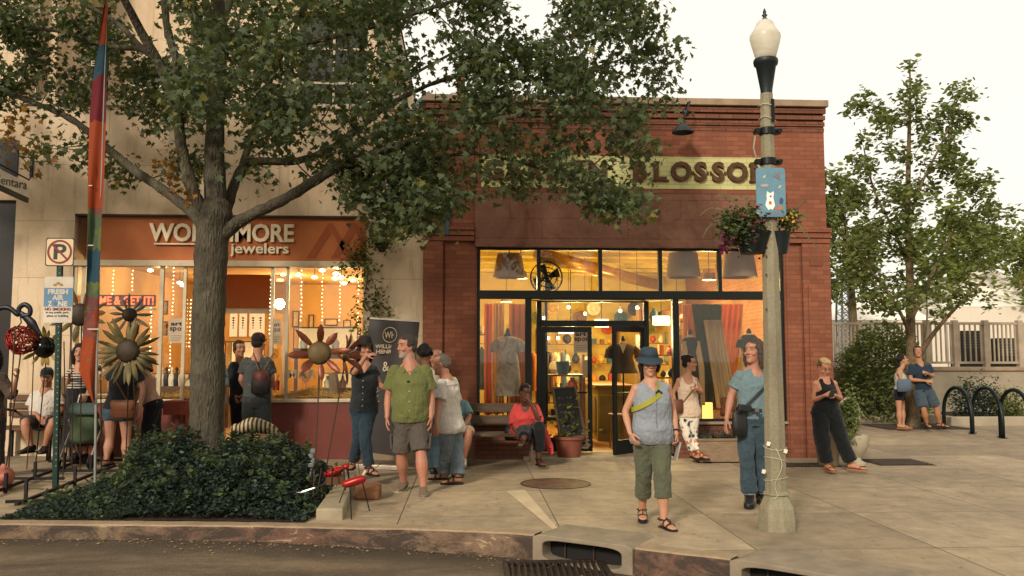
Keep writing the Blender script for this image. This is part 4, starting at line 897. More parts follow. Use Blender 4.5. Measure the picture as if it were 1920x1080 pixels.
# glass jewellery cases
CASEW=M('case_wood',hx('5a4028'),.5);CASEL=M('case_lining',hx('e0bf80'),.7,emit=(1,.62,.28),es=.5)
def case(label,x0,x1,Y,z0,z1,d=.4):
    th=thing('display_case',label,'display case',(x0,Y,z0),'glass jewellery display cases');m=MB();t=.014
    for x in(x0,x1-t):
        for y in(Y,Y+d-t):m.box((x,y,z0+.05),(x+t,y+t,z1-t))
    m.box((x0,Y,z1-t),(x1,Y+d,z1));m.build('frame',CASEW,th)
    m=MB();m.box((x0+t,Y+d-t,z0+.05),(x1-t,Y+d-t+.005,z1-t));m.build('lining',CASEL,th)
    m=MB();m.box((x0,Y,z0-.12),(x1,Y+d,z0+.049));m.box((x0+.02,Y+.02,ZB-.6),(x0+.07,Y+.07,z0-.121));m.box((x1-.07,Y+.02,ZB-.6),(x1-.02,Y+.07,z0-.121));m.build('stand',CASEW,th)
    m=MB();m.box((x0+t,Y+.002,z0+.05),(x1-t,Y+.006,z1-t));m.build('pane',JG,th)
    k=max(2,int((x1-x0)/.22))
    for i in range(k):
        x=x0+(x1-x0)*(i+.5)/k;m=MB();m.loft([((x,Y+.2,z0+.05),(.06,0,0),(0,.04,0)),((x,Y+.2,z0+.15),(.07,0,0),(0,.035,0)),((x,Y+.2,z0+.2),(.03,0,0),(0,.025,0)),((x,Y+.2,z0+.26),(.022,0,0),(0,.02,0))],12)
        m.build('necklace_bust',GOODS[6],label=ORD[i]+' white necklace bust in the '+label.replace('standing ','').replace('jewellery ',''),cat='necklace bust',group='necklace busts in the jewellery cases',smooth=50,org=(x,Y,z0))
a,b=at(549,668,YF+.9),at(671,613,YF+.9);case('lit glass case standing in the right jewellery window',a.x,b.x,YF+.9,a.z+.08,b.z)
a,b=at(425,700,YE+.9),at(490,640,YE+.9);case('lit glass case inside the jewellery entrance',a.x,b.x,YE+.75,a.z,b.z)
a,b=at(590,735,YF+1.6),at(675,700,YF+1.6);case('low glass case behind the right jewellery window',a.x,b.x+.3,YF+1.9,a.z,b.z)
a,b=at(300,730,YF+1.4),at(345,700,YF+1.4);case('low case behind the left jewellery window',a.x-.2,b.x+.2,YF+1.3,a.z,b.z)
# window decks, straw, ornaments
part_in(cbld,'window_deck',CASEW,(jx[0],YF+.26,ZB-.3),(jx[1]-.05,YF+.8,ZB));part_in(cbld,'window_deck',CASEW,(jx[2]+.06,YF+.26,ZB-.3),(JX1-.06,YF+.8,ZB))
def straw(x0,x1,y0,y1,z,n,seed):
    m=MB();rs=random.Random(seed)
    for i in range(n):
        x,y=rs.uniform(x0,x1),rs.uniform(y0,y1);a=rs.random()*6.3;e=rs.uniform(-.3,.7);L=rs.uniform(.04,.12);z1=z+.02+.06*rs.random()*(1+math.sin(x*7));d=Vector((math.cos(a)*math.cos(e),math.sin(a)*math.cos(e),math.sin(e)))*L
        p=Vector((x,y,z1));m.add([p,p+d,p+d+Vector((0,0,.006)),p+Vector((0,0,.006))],[(0,1,2,3)])
    m.build('straw',M('straw',hx('b8924c'),.9,var=.5,vscale=20),kind='stuff',label='loose straw and wood wool bedding in a jewellery window',cat='straw')
straw(jx[2]+.06,JX1-.06,YF+.12,YF+.7,ZB,1500,1);straw(jx[0],jx[1]-.05,YF+.12,YF+.7,ZB,1200,2)
mar=thing('standing_letters','pale standing letters on the straw of the right jewellery window','letters',tuple(at(570,705,YF+.4)));
for chh,xx in zip('MAR',(548,567,585)):p=at(xx,702,YF+.4);text_poly(chh,.19,(p.x,YF+.4,p.z),M('pale_letter',hx('a59678'),.5),'letter',mar,bold=.004,depth=.02)
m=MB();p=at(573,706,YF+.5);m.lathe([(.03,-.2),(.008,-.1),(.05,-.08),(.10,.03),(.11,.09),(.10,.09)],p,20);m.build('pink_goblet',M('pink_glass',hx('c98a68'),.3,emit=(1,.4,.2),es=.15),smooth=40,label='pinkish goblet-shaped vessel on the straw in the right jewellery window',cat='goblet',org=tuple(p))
m=MB();p=at(626,722,YF+.5);m.tube([p+Vector((0,0,-.2)),p+Vector((.01,0,.0)),p+Vector((-.02,0,.2))],[.09,.08,.07],12);m.build('driftwood_post',M('driftwood',hx('7c6650'),.9,var=.4,stretch=(6,6,1)),label='weathered driftwood post on the straw in the right jewellery window',cat='driftwood',org=tuple(p),smooth=50)
for i,(px,c)in enumerate(((303,6),(312,7),(322,6),(331,7),(340,6))):
    p=at(px,712,YF+.5);m=MB();m.loft([(p+Vector((0,0,z)),(r,0,0),(0,r*.6,0))for z,r in((-.1,.05),(0,.075),(.07,.05),(.09,.02),(.14,.018),(.17,.03),(.2,.01))],12)
    m.build('jewellery_bust',GOODS[c],label=ORD[i]+' from the left of the five white and black jewellery busts',cat='necklace bust',group='busts in the left jewellery window',smooth=50,org=tuple(p))
box_item('red_crate','faded red wooden crate below the left jewellery window','crate',305,752,348,778,YF-.35,M('red_crate',hx('7c3a2c'),.8),.25)
m=MB()
for s_ in(0,1):
    p=at(512+s_*8,722,YF+.3);m=MB();m.lathe([(.03,-.08),(.035,.06),(.02,.08)],p,12);m.build('red_candle',M('red_candle',hx('8c2f22'),.5),label=('left' if s_==0 else 'right')+' of the two short red candle jars in the right jewellery window',cat='candle',group='red candle jars',org=tuple(p))

# ================================================================== trees and planting
def m_leaf(name,c1,c2,back=None,tr=.3):
    t=NT(name);o=t.coord();at_=t.n('Attribute');at_.attribute_name='shade';at_.attribute_type='GEOMETRY'
    c=t.ramp(at_.outputs['Fac'],[(.0,hx(c1)),(.93,hx(c2)),(.99,hx(back or c2))]);t.set(c,.62,0,.22)
    tl=t.n('BsdfTranslucent');cc=t.mix(.5,c,(.18,.22,.03));t.l(cc,tl.inputs[0]);mx=t.n('MixShader');mx.inputs[0].default_value=tr
    t.l(t.b.outputs[0],mx.inputs[1]);t.l(tl.outputs[0],mx.inputs[2]);t.l(mx.outputs[0],t.out.inputs[0]);return t.m
def m_bark(name,c1,c2,sc=1.0):
    t=NT(name);o=t.coord(scale=(5*sc,5*sc,1.1*sc));n1=t.noise(o,3.2,8,.75,1.2);n2=t.noise(t.coord(),1.6,5,.6);n3=t.noise(t.coord(),26*sc,5,.7)
    vo=t.n('TexVoronoi');vo.feature='DISTANCE_TO_EDGE';vo.inputs['Scale'].default_value=5.5;t.l(o,vo.inputs[0])
    c=t.ramp(n1,[(.25,hx(c1)),(.5,hx(c2)),(.75,mul(hx(c2),1.5))]);c=t.mix(t.ramp(n2,[(.5,(0,0,0)),(.68,(.5,.5,.5))]),c,hx('6f6c55'))
    c=t.mix(.5,c,t.ramp(n3,[(.3,(.4,.4,.4)),(.65,(1.1,1.1,1.1))]),'MULTIPLY')
    t.bump(t.math('ADD',t.math('MULTIPLY',vo.outputs['Distance'],1.6),t.math('ADD',n1,t.math('MULTIPLY',n3,.4))),.9,.03);return t.set(c,.9,0,.2)
BARK=m_bark('grey_bark','322e26','504a3d');BARK2=m_bark('pale_bark','4a3d2d','75644a',1.6)
LEAF=m_leaf('maple_leaf','313d29','5b6748','7a7036',.33);LEAF2=m_leaf('young_leaf','46532f','79834a','99a05a',.45);LEAFB=m_leaf('bush_leaf','1a2420','2d3c34','4c5c3a',.15)
LEAFY=m_leaf('far_leaf','4a5628','7f8a3e','9a9a4a',.4);LEAFO=m_leaf('rusty_leaf','5a3a1a','8a5a22','a8742a',.4);IVYL=m_leaf('ivy_leaf','33401f','6b7434','8a8a3a',.35)
_MAPLE=np.array([(0,-.12),(.20,-.08),(.50,-.02),(.30,.18),(.52,.50),(.22,.46),(0,1.0),(-.22,.46),(-.52,.50),(-.30,.18),(-.50,-.02),(-.20,-.08)])*.8
_OVAL=np.array([(0,0),(.26,.3),(.22,.7),(0,1.0),(-.22,.7),(-.26,.3)])
_QUADL=np.array([(0,0),(.3,.45),(0,1.0),(-.3,.45)])
def leaf_mesh(name,P,size,mat,parent=None,shape=_MAPLE,droop=.6,rng=RNG,kind=None,out=None,**kw):
    """one mesh of many separately posed leaves; P = n x 3 world points"""
    P=np.asarray(P,float);n=len(P);k=len(shape)
    sz=size*rng.uniform(.6,1.25,n)
    yaw=rng.uniform(0,2*np.pi,n);tip=np.stack([np.cos(yaw),np.sin(yaw),rng.normal(-droop,.45,n)],1);tip/=np.linalg.norm(tip,axis=1)[:,None]
    if out is not None:tip=tip+out;tip/=np.linalg.norm(tip,axis=1)[:,None]
    nr=rng.normal(size=(n,3))*.55+np.array([0,0,.8]);sd=np.cross(tip,nr);sd/=np.linalg.norm(sd,axis=1)[:,None]+1e-9;nn=np.cross(sd,tip)
    V=np.empty((n,k+1,3));cup=rng.uniform(.02,.22,n)
    for i,(a,b)in enumerate(shape):V[:,i]=P+sz[:,None]*(sd*a+tip*b+nn*(cup*(abs(a)*1.2-.35*b*b))[:,None])
    V[:,k]=P+sz[:,None]*tip*.32-nn*(cup*sz*.25)[:,None]
    base=np.arange(n)[:,None,None]*(k+1);tri=np.array([(i,(i+1)%k,k)for i in range(k)])
    F=(base+tri[None]).reshape(-1)
    me=bpy.data.meshes.new(name);og=np.array(WORG[root_of(parent).name])if parent is not None else np.zeros(3)
    nv=n*(k+1);nf=n*k
    me.vertices.add(nv);me.vertices.foreach_set('co',(V.reshape(-1,3)-og).ravel().astype(np.float32));me.loops.add(nf*3);me.loops.foreach_set('vertex_index',F.astype(np.int32))
    me.polygons.add(nf);me.polygons.foreach_set('loop_start',np.arange(0,nf*3,3,dtype=np.int32));me.polygons.foreach_set('loop_total',np.full(nf,3,np.int32));me.polygons.foreach_set('use_smooth',np.ones(nf,bool))
    me.update(calc_edges=True);a=me.attributes.new('shade','FLOAT','POINT');a.data.foreach_set('value',np.repeat(rng.uniform(0,1,n),k+1).astype(np.float32))
    me.materials.append(mat);o=bpy.data.objects.new(name,me);link(o)
    if parent is not None:o.parent=parent
    else:WORG[o.name]=Vector((0,0,0))
    return tag(o,kind=kind,**kw)
def smooth_path(pts,n=6):
    P=[np.array(p,float)for p in pts];out=[]
    for i in range(len(P)-1):
        p0,p1,p2,p3=P[max(i-1,0)],P[i],P[i+1],P[min(i+2,len(P)-1)]
        for t in np.linspace(0,1,n,endpoint=False):out.append(.5*((2*p1)+(-p0+p2)*t+(2*p0-5*p1+4*p2-p3)*t**2+(-p0+3*p1-3*p2+p3)*t**3))
    out.append(P[-1]);return out
def grow(nodes,targets,rng,wig=.10,r_end=.006,sags=.1):
    """join every target point to the nearest node of the branch skeleton, nearest first; returns twig paths"""
    N=np.array(nodes);T=np.array(targets);order=[];
    d=np.sqrt(((T[:,None]-N[None])**2).sum(2));nd=d.min(1);order=np.argsort(nd);twigs=[]
    for i in order:
        t=T[i];dd=((N-t)**2).sum(1);j=int(dd.argmin());a=N[j];L=math.sqrt(dd[j])
        if L<.05:continue
        mid=(a+t)/2+rng.normal(size=3)*wig*L*.5+np.array([0,0,sags*L*.5]);path=[a,a*.45+mid*.55,mid*.5+t*.5+rng.normal(size=3)*wig*L*.2,t]
        twigs.append((path,L));N=np.vstack([N,np.array(path[1:])])
    return twigs
def in_poly(x,y,poly):
    c=False;n=len(poly);j=n-1
    for i in range(n):
        xi,yi=poly[i];xj,yj=poly[j]
        if(yi>y)!=(yj>y)and x<(xj-xi)*(y-yi)/(yj-yi)+xi:c=not c
        j=i
    return c
# ---- the big street tree in the planting bed
YT=9.9
base=at(388,830,YT);TZ=gz(base.x)
tree=thing('street_tree','big leafy street tree with forked grey trunk rising from the planting bed','tree',(base.x,YT,TZ))
def pp(seq):return[tuple(at(x,y,YT+dy))for x,y,dy in seq]
limbs=[ # photo outline of each limb at its own depth, radii at start and end
    ([(386,900,0),(387,800,0),(390,700,0),(392,600,0),(396,500,0),(400,440,0),(404,400,.02)],.22,.2),
    ([(402,430,.02),(402,340,.1),(404,240,.15),(410,140,.2),(412,40,.25),(405,-120,.3),(380,-330,.2)],.145,.06),
    ([(394,440,0),(352,392,.2),(290,345,.5),(215,290,.8),(150,235,.9),(60,190,1.0),(-60,150,1.1)],.088,.03),
    ([(395,430,0),(362,360,-.1),(338,270,-.2),(332,200,-.35),(335,130,-.5),(312,40,-.6),(300,-120,-.8)],.09,.04),
    ([(334,190,-.35),(300,120,-.5),(262,55,-.7),(222,-20,-1.0),(150,-140,-1.3)],.075,.03),
    ([(330,150,-.4),(270,95,.1),(205,88,.7),(120,60,.9),(30,50,1.0)],.045,.018),
    ([(270,95,.1),(215,40,.6),(150,0,.8),(90,-60,.8)],.04,.015),
    ([(418,445,0),(455,412,-.15),(540,370,-.4),(640,312,-.6),(740,275,-.8),(850,243,-.9),(980,215,-1.0),(1100,200,-1.1)],.092,.018),
    ([(640,312,-.6),(720,318,-.4),(800,303,-.2),(900,290,0),(1040,325,.1),(1110,350,.1)],.035,.012),
    ([(415,430,.05),(432,365,.3),(466,308,.5),(567,300,.7),(645,262,.8),(720,205,.9),(790,165,1.0),(900,130,1.1),(1000,88,1.2),(1120,50,1.3)],.075,.018),
    ([(452,330,.4),(478,240,.5),(512,140,.4),(560,40,.3),(600,-80,.3)],.055,.02),
    ([(408,200,.15),(470,110,.0),(597,77,-.2),(700,51,-.4),(820,10,-.6),(960,-30,-.8)],.05,.016),
    ([(700,205,.9),(760,150,1.4),(860,90,1.8),(940,20,2.0)],.03,.012),
    ([(404,100,.2),(440,-20,.8),(520,-160,1.2),(640,-300,1.2)],.07,.02),
    ([(404,60,.2),(360,-60,1.0),(260,-180,1.6),(120,-260,1.8)],.06,.02),
    ([(900,130,1.1),(1000,150,.6),(1100,130,.4),(1200,100,.3)],.02,.01),
]
tm=MB();nodes=[]
bm_=MB()
for i,(seq,r0,r1)in enumerate(limbs):
    pth=smooth_path(pp(seq),6);n=len(pth)
    rad=[r0+(r1-r0)*(j/(n-1))**.8 for j in range(n)]
    if i==0:rad=[.30,.26,.23,.215,.205,.195]+[.188]*(n-12)+[.188,.19,.20,.215,.215,.2];rad=(rad+[.22]*n)[:n]
    for j in range(n):
        k=noise.noise(Vector(pth[j])*2.1);rad[j]*=1+.10*k;pth[j]=np.array(pth[j])+.02*np.array(noise.noise_vector(Vector(pth[j])*1.5))
    (tm if i<4 or i in(7,9)else bm_).tube(pth,rad,14 if r0>.1 else 9,dome=True)
    if i>0:nodes+=[p for p in pth[3:]]
to=tm.build('trunk',BARK,tree,smooth=True)
dm=to.modifiers.new('sub','SUBSURF');dm.levels=dm.render_levels=1
tx_=bpy.data.textures.new('bark_relief','CLOUDS');tx_.noise_scale=.12;dd=to.modifiers.new('relief','DISPLACE');dd.texture=tx_;dd.strength=.03;dd.mid_level=.5;dd.texture_coords='LOCAL'
rng=np.random.default_rng(5)
OUT=[(-260,-420),(-260,330),(-120,330),(-60,280),(0,300),(40,262),(58,292),(90,300),(135,335),(150,300),(165,285),(200,360),(245,355),(215,300),(275,285),(300,345),(355,350),(375,310),(400,330),(445,320),(500,345),(560,325),(640,330),(650,395),(690,405),(735,440),(778,432),(800,385),(830,425),(850,380),(900,350),(960,345),(1010,372),(1060,330),(1100,350),(1115,392),(1175,398),(1222,376),(1180,350),(1205,300),(1250,215),(1262,165),(1265,85),(1225,60),(1240,10),(1200,-30),(1150,-160),(950,-320),(600,-460),(200,-500)]
GAPS=[(760,55,20,.9),(995,20,45,1.0),(1025,40,25,.9),(868,165,22,.9),(765,170,24,.9),(330,5,22,.8),(210,140,34,.8),(130,85,34,.7),(100,190,45,.85),(150,235,30,.8),(40,235,22,.6),(245,300,60,1.0),(330,320,30,.8),(60,130,14,.5),(560,30,24,.7),(590,120,30,.8),(660,120,28,.6),(850,15,25,.6),(960,170,18,.5),(470,60,20,.6),(440,180,20,.5),(300,205,14,.5),(540,345,40,.8),(480,330,26,.8),(610,370,34,.9),(430,20,14,.7),(690,20,18,.6),(1130,20,14,.5),(880,320,26,.5),(1160,330,30,.55),(960,328,26,.6),(1030,318,22,.6),(900,350,30,.5),(1150,260,20,.4),(940,300,30,.6),(1000,310,30,.6),(1090,300,24,.5),(870,300,20,.4)]
def crown_ok(px,py,rng):
    if not in_poly(px,py,OUT):return False
    for gx_,gy_,r,s in GAPS:
        if(px-gx_)**2+(py-gy_)**2<r*r and rng.random()<s:return False
    v=noise.noise((px*.011,py*.016,3.3))+.5*noise.noise((px*.03,py*.04,9.1))
    return v>-.11+(.16 if py>260 and px<620 else 0)+(.08 if py>300 and px>820 else 0)
def crown_pts(n,ylo,yhi,x0=-250,x1=1280,tries=20):
    out=[]
    while len(out)<n:
        px,py=rng.uniform(x0,x1),rng.uniform(ylo,yhi)
        if not crown_ok(px,py,rng):continue
        u=(px-430)/850;sp=1.7*math.sqrt(max(.12,1-u*u));dy=rng.uniform(-sp,sp)+(-.3 if px>600 else-.5)
        if py>230:dy=dy*.7-.2
        if px<330 and py>-30:dy=rng.uniform(.55,1.9)
        out.append(tuple(at(px,py,YT+dy)))
    return out
T=crown_pts(930,-60,445)+crown_pts(330,-480,-60,-250,1200)
for poly_,n_ in(([(630,290),(830,290),(835,415),(778,432),(735,440),(690,405),(650,395)],62),([(1050,325),(1222,372),(1175,398),(1115,392)],16),([(175,312),(250,318),(240,358),(190,350)],7),([(285,285),(372,285),(365,345),(300,340)],9),([(840,290),(1010,290),(1010,365),(850,380)],6)):
    k_=0
    while k_<n_:
        x_,y_=rng.uniform(min(p[0]for p in poly_),max(p[0]for p in poly_)),rng.uniform(min(p[1]for p in poly_),max(p[1]for p in poly_))
        if in_poly(x_,y_,poly_):T.append(tuple(at(x_,y_,YT-.5+rng.uniform(-.5,.5)if x_>400 else YT+1.0)));k_+=1
twigs=grow(nodes,T,rng)
for path,L in twigs:
    bm_.tube(path,[.005+.010*min(L,1.2),.0055+.003*L,.005,.003],5,cap=False)
bm_.build('branches',BARK,tree,smooth=True)
LP=[]
for path,L in twigs:
    a,b,c,d=[np.array(p)for p in path]
    k=rng.integers(24,38)
    for _ in range(k):
        t=rng.uniform(.25,1.05);q=a*(1-t)+d*t if rng.random()<.5 else(c*(1-t)+d*t)
        LP.append(q+rng.normal(size=3)*np.array([.13,.13,.10]))
LP=np.array(LP)
o=leaf_mesh('crown',LP,.098,LEAF,tree,droop=.75,rng=rng)
# a few rust-coloured sprays at the left edge, where the leaves have turned
rp=[]
for c_ in((28,235),(10,270),(50,250),(60,285),(305,295),(318,330),(330,345)):
    c0=np.array(at(c_[0],c_[1],YT-.6))
    for _ in range(26):rp.append(c0+rng.normal(size=3)*.11)
leaf_mesh('turned_leaves',rp,.085,LEAFO,tree,droop=.6,rng=rng)
# ---- young tree on the right
def small_tree(nm,label,px,py,Y,zt,outline,nt,nl,lsz,leafm,seed,trunk_r=.13,group=None,axis=None,spread=1.6,shape=_OVAL,per=(10,18),forks=()):
    rg=np.random.default_rng(seed);b=at(px,py,Y);th=thing(nm,label,'tree',(b.x,Y,0),group)
    P=smooth_path([(b.x,Y,-.1)]+[tuple(at(x,y,Y+dy))for x,y,dy in axis],6);n=len(P);m=MB();m.tube(P,[trunk_r*(1-.93*(j/(n-1))**.8)for j in range(n)],12,dome=True)
    nd=list(P[5:])
    for f in forks:
        Q=smooth_path([tuple(at(x,y,Y+dy))for x,y,dy in f[0]],5);m.tube(Q,list(np.linspace(f[1],f[1]*.3,len(Q))),8,dome=True);nd+=Q
    m.build('trunk',BARK2,th,smooth=True)
    T=[];xs=[p[0]for p in outline];ys=[p[1]for p in outline];cx=axis[-1][0]
    while len(T)<nt:
        x,y=rg.uniform(min(xs),max(xs)),rg.uniform(min(ys),max(ys))
        if not in_poly(x,y,outline):continue
        if noise.noise((x*.022,y*.03,seed))<-.12:continue
        hw=max(30,(max(ys)-min(ys))*.5);T.append(tuple(at(x,y,Y+rg.uniform(-1,1)*spread*(.25+.75*(y-min(ys))/(max(ys)-min(ys))))))
    tw=grow(nd,T,rg,.08,sags=-.05);m=MB();L_=[]
    for path,L in tw:
        m.tube(path,[.008+.010*min(L,1.5),.007,.005,.003],5,cap=False);a,c,d=np.array(path[0]),np.array(path[2]),np.array(path[3])
        for _ in range(rg.integers(*per)):
            t=rg.uniform(.1,1.05);L_.append(c*(1-t)+d*t+rg.normal(size=3)*nl)
    m.build('branches',BARK2,th,smooth=True);leaf_mesh('crown',L_,lsz,leafm,th,shape=shape,droop=.1,rng=rg);return th
YR=18.4
small_tree('young_street_tree','young open-crowned tree with a slim trunk standing in the pavement beside the hedge',1712,800,YR,8.2,
    [(1706,105),(1722,150),(1755,150),(1762,165),(1822,158),(1830,178),(1795,205),(1828,225),(1790,250),(1800,290),(1852,285),(1830,330),(1898,318),(1860,360),(1920,395),(1930,420),(1880,440),(1925,470),(1870,500),(1905,540),(1860,570),(1830,575),(1800,560),(1770,600),(1735,585),(1718,610),(1660,600),(1630,570),(1600,580),(1580,545),(1560,480),(1560,440),(1590,420),(1560,380),(1590,350),(1630,340),(1588,300),(1600,262),(1565,255),(1610,235),(1580,200),(1600,188),(1618,168),(1640,180),(1655,215),(1672,205),(1690,150)],
    340,.10,.14,LEAF2,21,.16,axis=((1710,700,0),(1708,640,0),(1706,520,0),(1702,400,0),(1704,280,0),(1706,190,0),(1706,115,0)),spread=1.5,shape=_OVAL,per=(20,34),
    forks=(([(1712,690,0),(1740,640,-.2),(1780,590,-.5),(1850,520,-.8)],.07),([(1710,640,0),(1690,590,-.2),(1650,530,-.5),(1610,480,-.7)],.05),([(1708,600,0),(1745,520,.2),(1790,430,.5),(1840,370,.6)],.055),([(1704,500,0),(1675,430,.3),(1640,360,.5),(1620,280,.6)],.045),([(1703,420,0),(1730,340,-.2),(1765,270,-.4),(1790,210,-.4)],.04),([(1725,680,0),(1738,600,.1),(1735,520,.3)],.03)))
small_tree('background_tree','leafy tree behind the corner of the brick building',1600,700,27,9,[(1535,330),(1560,325),(1600,345),(1640,420),(1650,520),(1630,560),(1540,570),(1500,500),(1500,380)],190,.18,.22,LEAF2,31,.2,axis=((1600,600,0),(1590,460,0),(1575,370,0)),spread=2.0,per=(18,30))
small_tree('background_tree','yellow-green sunlit tree beyond the white tents at the right edge',1900,690,36,9,[(1850,460),(1870,430),(1910,415),(1980,440),(2050,480),(2040,570),(1900,570),(1850,530)],120,.25,.3,LEAFY,32,.25,axis=((1905,600,0),(1920,500,0),(1930,430,0)),spread=2.5,per=(20,30))
small_tree('background_tree','yellow-green sunlit tree showing through the young tree',1770,690,38,9,[(1690,480),(1740,400),(1800,380),(1850,430),(1860,520),(1800,560),(1700,560)],110,.28,.32,LEAFY,33,.25,axis=((1775,600,0),(1780,500,0),(1785,400,0)),spread=2.5,per=(16,26))
# ---- bushes
def bush(nm,label,fn,n,size,leafm,shape=_OVAL,seed=1,cat='bush',group=None,stems=40,inner=.25,org=None,out_dir=None):
    """fn(u, v, w) -> point inside the mound for w in 0..1 (1 = outside)"""
    rg=np.random.default_rng(seed);th=thing(nm,label,cat,org,group);P=[]
    for _ in range(n):
        w=1-abs(rg.normal(0,inner));P.append(fn(rg.random(),rg.random(),max(.1,w)))
    leaf_mesh('foliage',P,size,leafm,th,shape=shape,droop=-.2,rng=rg)
    m=MB()
    for _ in range(stems):
        a=np.array(fn(rg.random(),.05,.5));b=np.array(fn(rg.random(),rg.random(),.85));a[2]=(org[2]if org else 0);m.tube([a,(a+b)/2+np.array([0,0,.05]),b],[.010,.007,.004],5)
    m.build('stems',BARK,th);return th
def dome(c,rx,ry,h,bumps=.12,sd=0):
    def f(u,v,w):
        a=2*PI*u;e=math.asin(min(1,v));k=1+bumps*2*noise.noise((math.cos(a)*2.2+sd,math.sin(a)*2.2,e*2.5));k*=w
        return(c[0]+rx*math.cos(a)*math.cos(e)**.7*k,c[1]+ry*math.sin(a)*math.cos(e)**.7*k,c[2]+h*math.sin(e)*k)
    return f
def patch(x0,x1,y0f,y1f,hf):
    def f(u,v,w):
        x=x0+(x1-x0)*u;y0,y1=y0f(x),y1f(x);y=y0+(y1-y0)*v;s=min(1,5*min(u,1-u)+.15)*min(1,4.5*v+.12)*min(1,6*(1-v)+.2)
        h=hf(x,y)*s**.5*(1+.45*noise.noise((x*3,y*3,5))+.35*noise.noise((x*8,y*8,1)))
        return(x,y,gz(x)+h*w)
    return f
PBX0,PBX1=gr(55,960).x,gr(592,960).x
soil=[(PBX0-.1,kerbY(PBX0)+.2),(PBX1,kerbY(PBX1)+.2),(gr(650,890).x-.05,11.1),(gr(560,890).x,11.5),(PBX0-.1,11.3)]
m=MB();m.add([(x,y,gz(x)+.012)for x,y in soil],[(0,1,2,3,4)]);m.build('planting_bed_soil',M('bed_soil',hx('33261b'),.95,var=.5,vscale=14,bump=.8,bscale=30,dist=.02),kind='structure')
def bh(x,y):
    t=min(1,max(0,(x+3.55+.38*(y-8.6))/.4));t=t*t*(3-2*t);r=min(1,max(0,(PBX1+.15-x)/.9));return(.08+.42*t+.10*noise.noise((x*1.4,y*1.4,2)))*(.3+.7*r)*(.75+.3*min(1,(y-8.6)/.9))
fnb=patch(PBX0-.05,PBX1+.0,lambda x:kerbY(x)+.22,lambda x:10.9,bh)
bush('ground_cover_shrubs','dark low evergreen shrubs filling the planting bed round the big tree',fnb,46000,.05,LEAFB,_OVAL,4,'shrub',stems=0,inner=.28,org=(-3,9.5,gz(-3)))
def _shoots():
    rg=np.random.default_rng(77);P=[]
    for _ in range(150):
        c=np.array(fnb(rg.random(),rg.random(),1.02));d=np.array([rg.normal()*.05,rg.normal()*.05,rg.uniform(.03,.13)])
        for t in rg.random(16):P.append(c+d*t+rg.normal(size=3)*.018)
    return P
leaf_mesh('young_shoots',_shoots(),.062,m_leaf('shoot_leaf','2c3a2c','4a5a3c','66703c',.3),[o for o in bpy.data.objects if o.name=='ground_cover_shrubs'][0],shape=_OVAL,droop=-.3)
bright=thing('bright_weed','bright yellow-green weed sprig sticking out of the dark planting-bed shrubs','weed',tuple(gr(220,920)))
P=[np.array(at(x,y,9.0))+RNG.normal(size=3)*.02 for x,y in((218,890),(225,880),(235,876),(212,905),(222,915),(216,930),(228,925),(240,870))for _ in range(4)]
leaf_mesh('leaves',P,.06,IVYL,bright,shape=_OVAL);m=MB();g_=gr(220,935);m.tube([tuple(g_),tuple(at(220,900,9.0)),tuple(at(240,870,9.0))],.004,5);m.build('stem',IVYL,bright)
# concrete edging at the right end of the bed
ek=thing('planting_bed_edging','low pale concrete edging along the right end of the planting bed','kerb edging',tuple(gr(620,930)))
a0,a1=gr(592,975),gr(640,905);A=[a0+Vector((-.0,0,0)),a0+Vector((.26,0,0)),a1+Vector((.17,.1,0)),a1+Vector((.0,.1,0))]
m=MB();m.add([(p.x,p.y,-.05)for p in A]+[(p.x,p.y,.115)for p in A],[(3,2,1,0),(4,5,6,7),(0,1,5,4),(1,2,6,5),(2,3,7,6),(3,0,4,7)]);m.build('edging_block',CONC,ek,bevel=.015)
# ---- planting by the shop walls
def tub(label,px,py,r,h,mat,plant,Y=None,fl=None,seed=0,hh=.3,n=500,size=.06,nm='plant_pot',cat='plant pot',leafm=None):
    p=gr(px,py);p.z=gz(p.x);th=thing(nm,label,cat,tuple(p));m=MB();m.lathe([(r*.62,0),(r*.72,h*.12),(r*.92,h*.86),(r*1.04,h*.88),(r*1.04,h),(r*.93,h),(r*.9,h*.9),(.01,h*.9)],p,28);m.build('pot',mat,th,smooth=35)
    rg=np.random.default_rng(seed);P=[np.array((p.x,p.y,p.z+h))+np.array((rg.normal()*r*.6,rg.normal()*r*.5,abs(rg.normal())*hh*.6))for _ in range(n)]
    o=leaf_mesh('plant',P,size,leafm or plant,th,shape=_OVAL,droop=-.3,rng=rg)
    if fl:
        Pf=[np.array((p.x,p.y,p.z+h+hh*.5))+np.array((rg.normal()*r*.6,rg.normal()*r*.5,rg.uniform(0,hh*.7)))for _ in range(50)];leaf_mesh('flowers',Pf,.035,M(fl,hx(fl),.6),th,shape=_OVAL,rng=rg)
    return th
TERRA=M('terracotta',hx('7a4636'),.7,var=.25,vscale=5);BLKP=M('black_plastic_pot',hx('23211e'),.6)
tub('round terracotta pot with a wispy grassy plant left of the shop door',1067,862,.235,.36,TERRA,IVYL,seed=3,n=80,hh=.42,size=.09)
tub('black plastic pot of yellow-flowering plants under the right jewellery window',633,848,.22,.36,BLKP,IVYL,seed=4,hh=.4,n=700,fl='c98a24')
def low_row(label,px0,px1,py,h,seed,leafm,n,size=.06,flc=None):
    a,b=gr(px0,py),gr(px1,py);f=patch(a.x,b.x,lambda x:a.y-.22,lambda x:a.y+.25,lambda x,y:h);th=bush('low_bush',label,f,n,size,leafm,_OVAL,seed,'bush',stems=20,org=(a.x,a.y,gz(a.x)))
    if flc:
        rg=np.random.default_rng(seed);leaf_mesh('flowers',[np.array(f(rg.random(),rg.random(),1.02))for _ in range(60)],.03,M(flc,hx(flc),.6),th,shape=_OVAL,rng=rg)
    return th
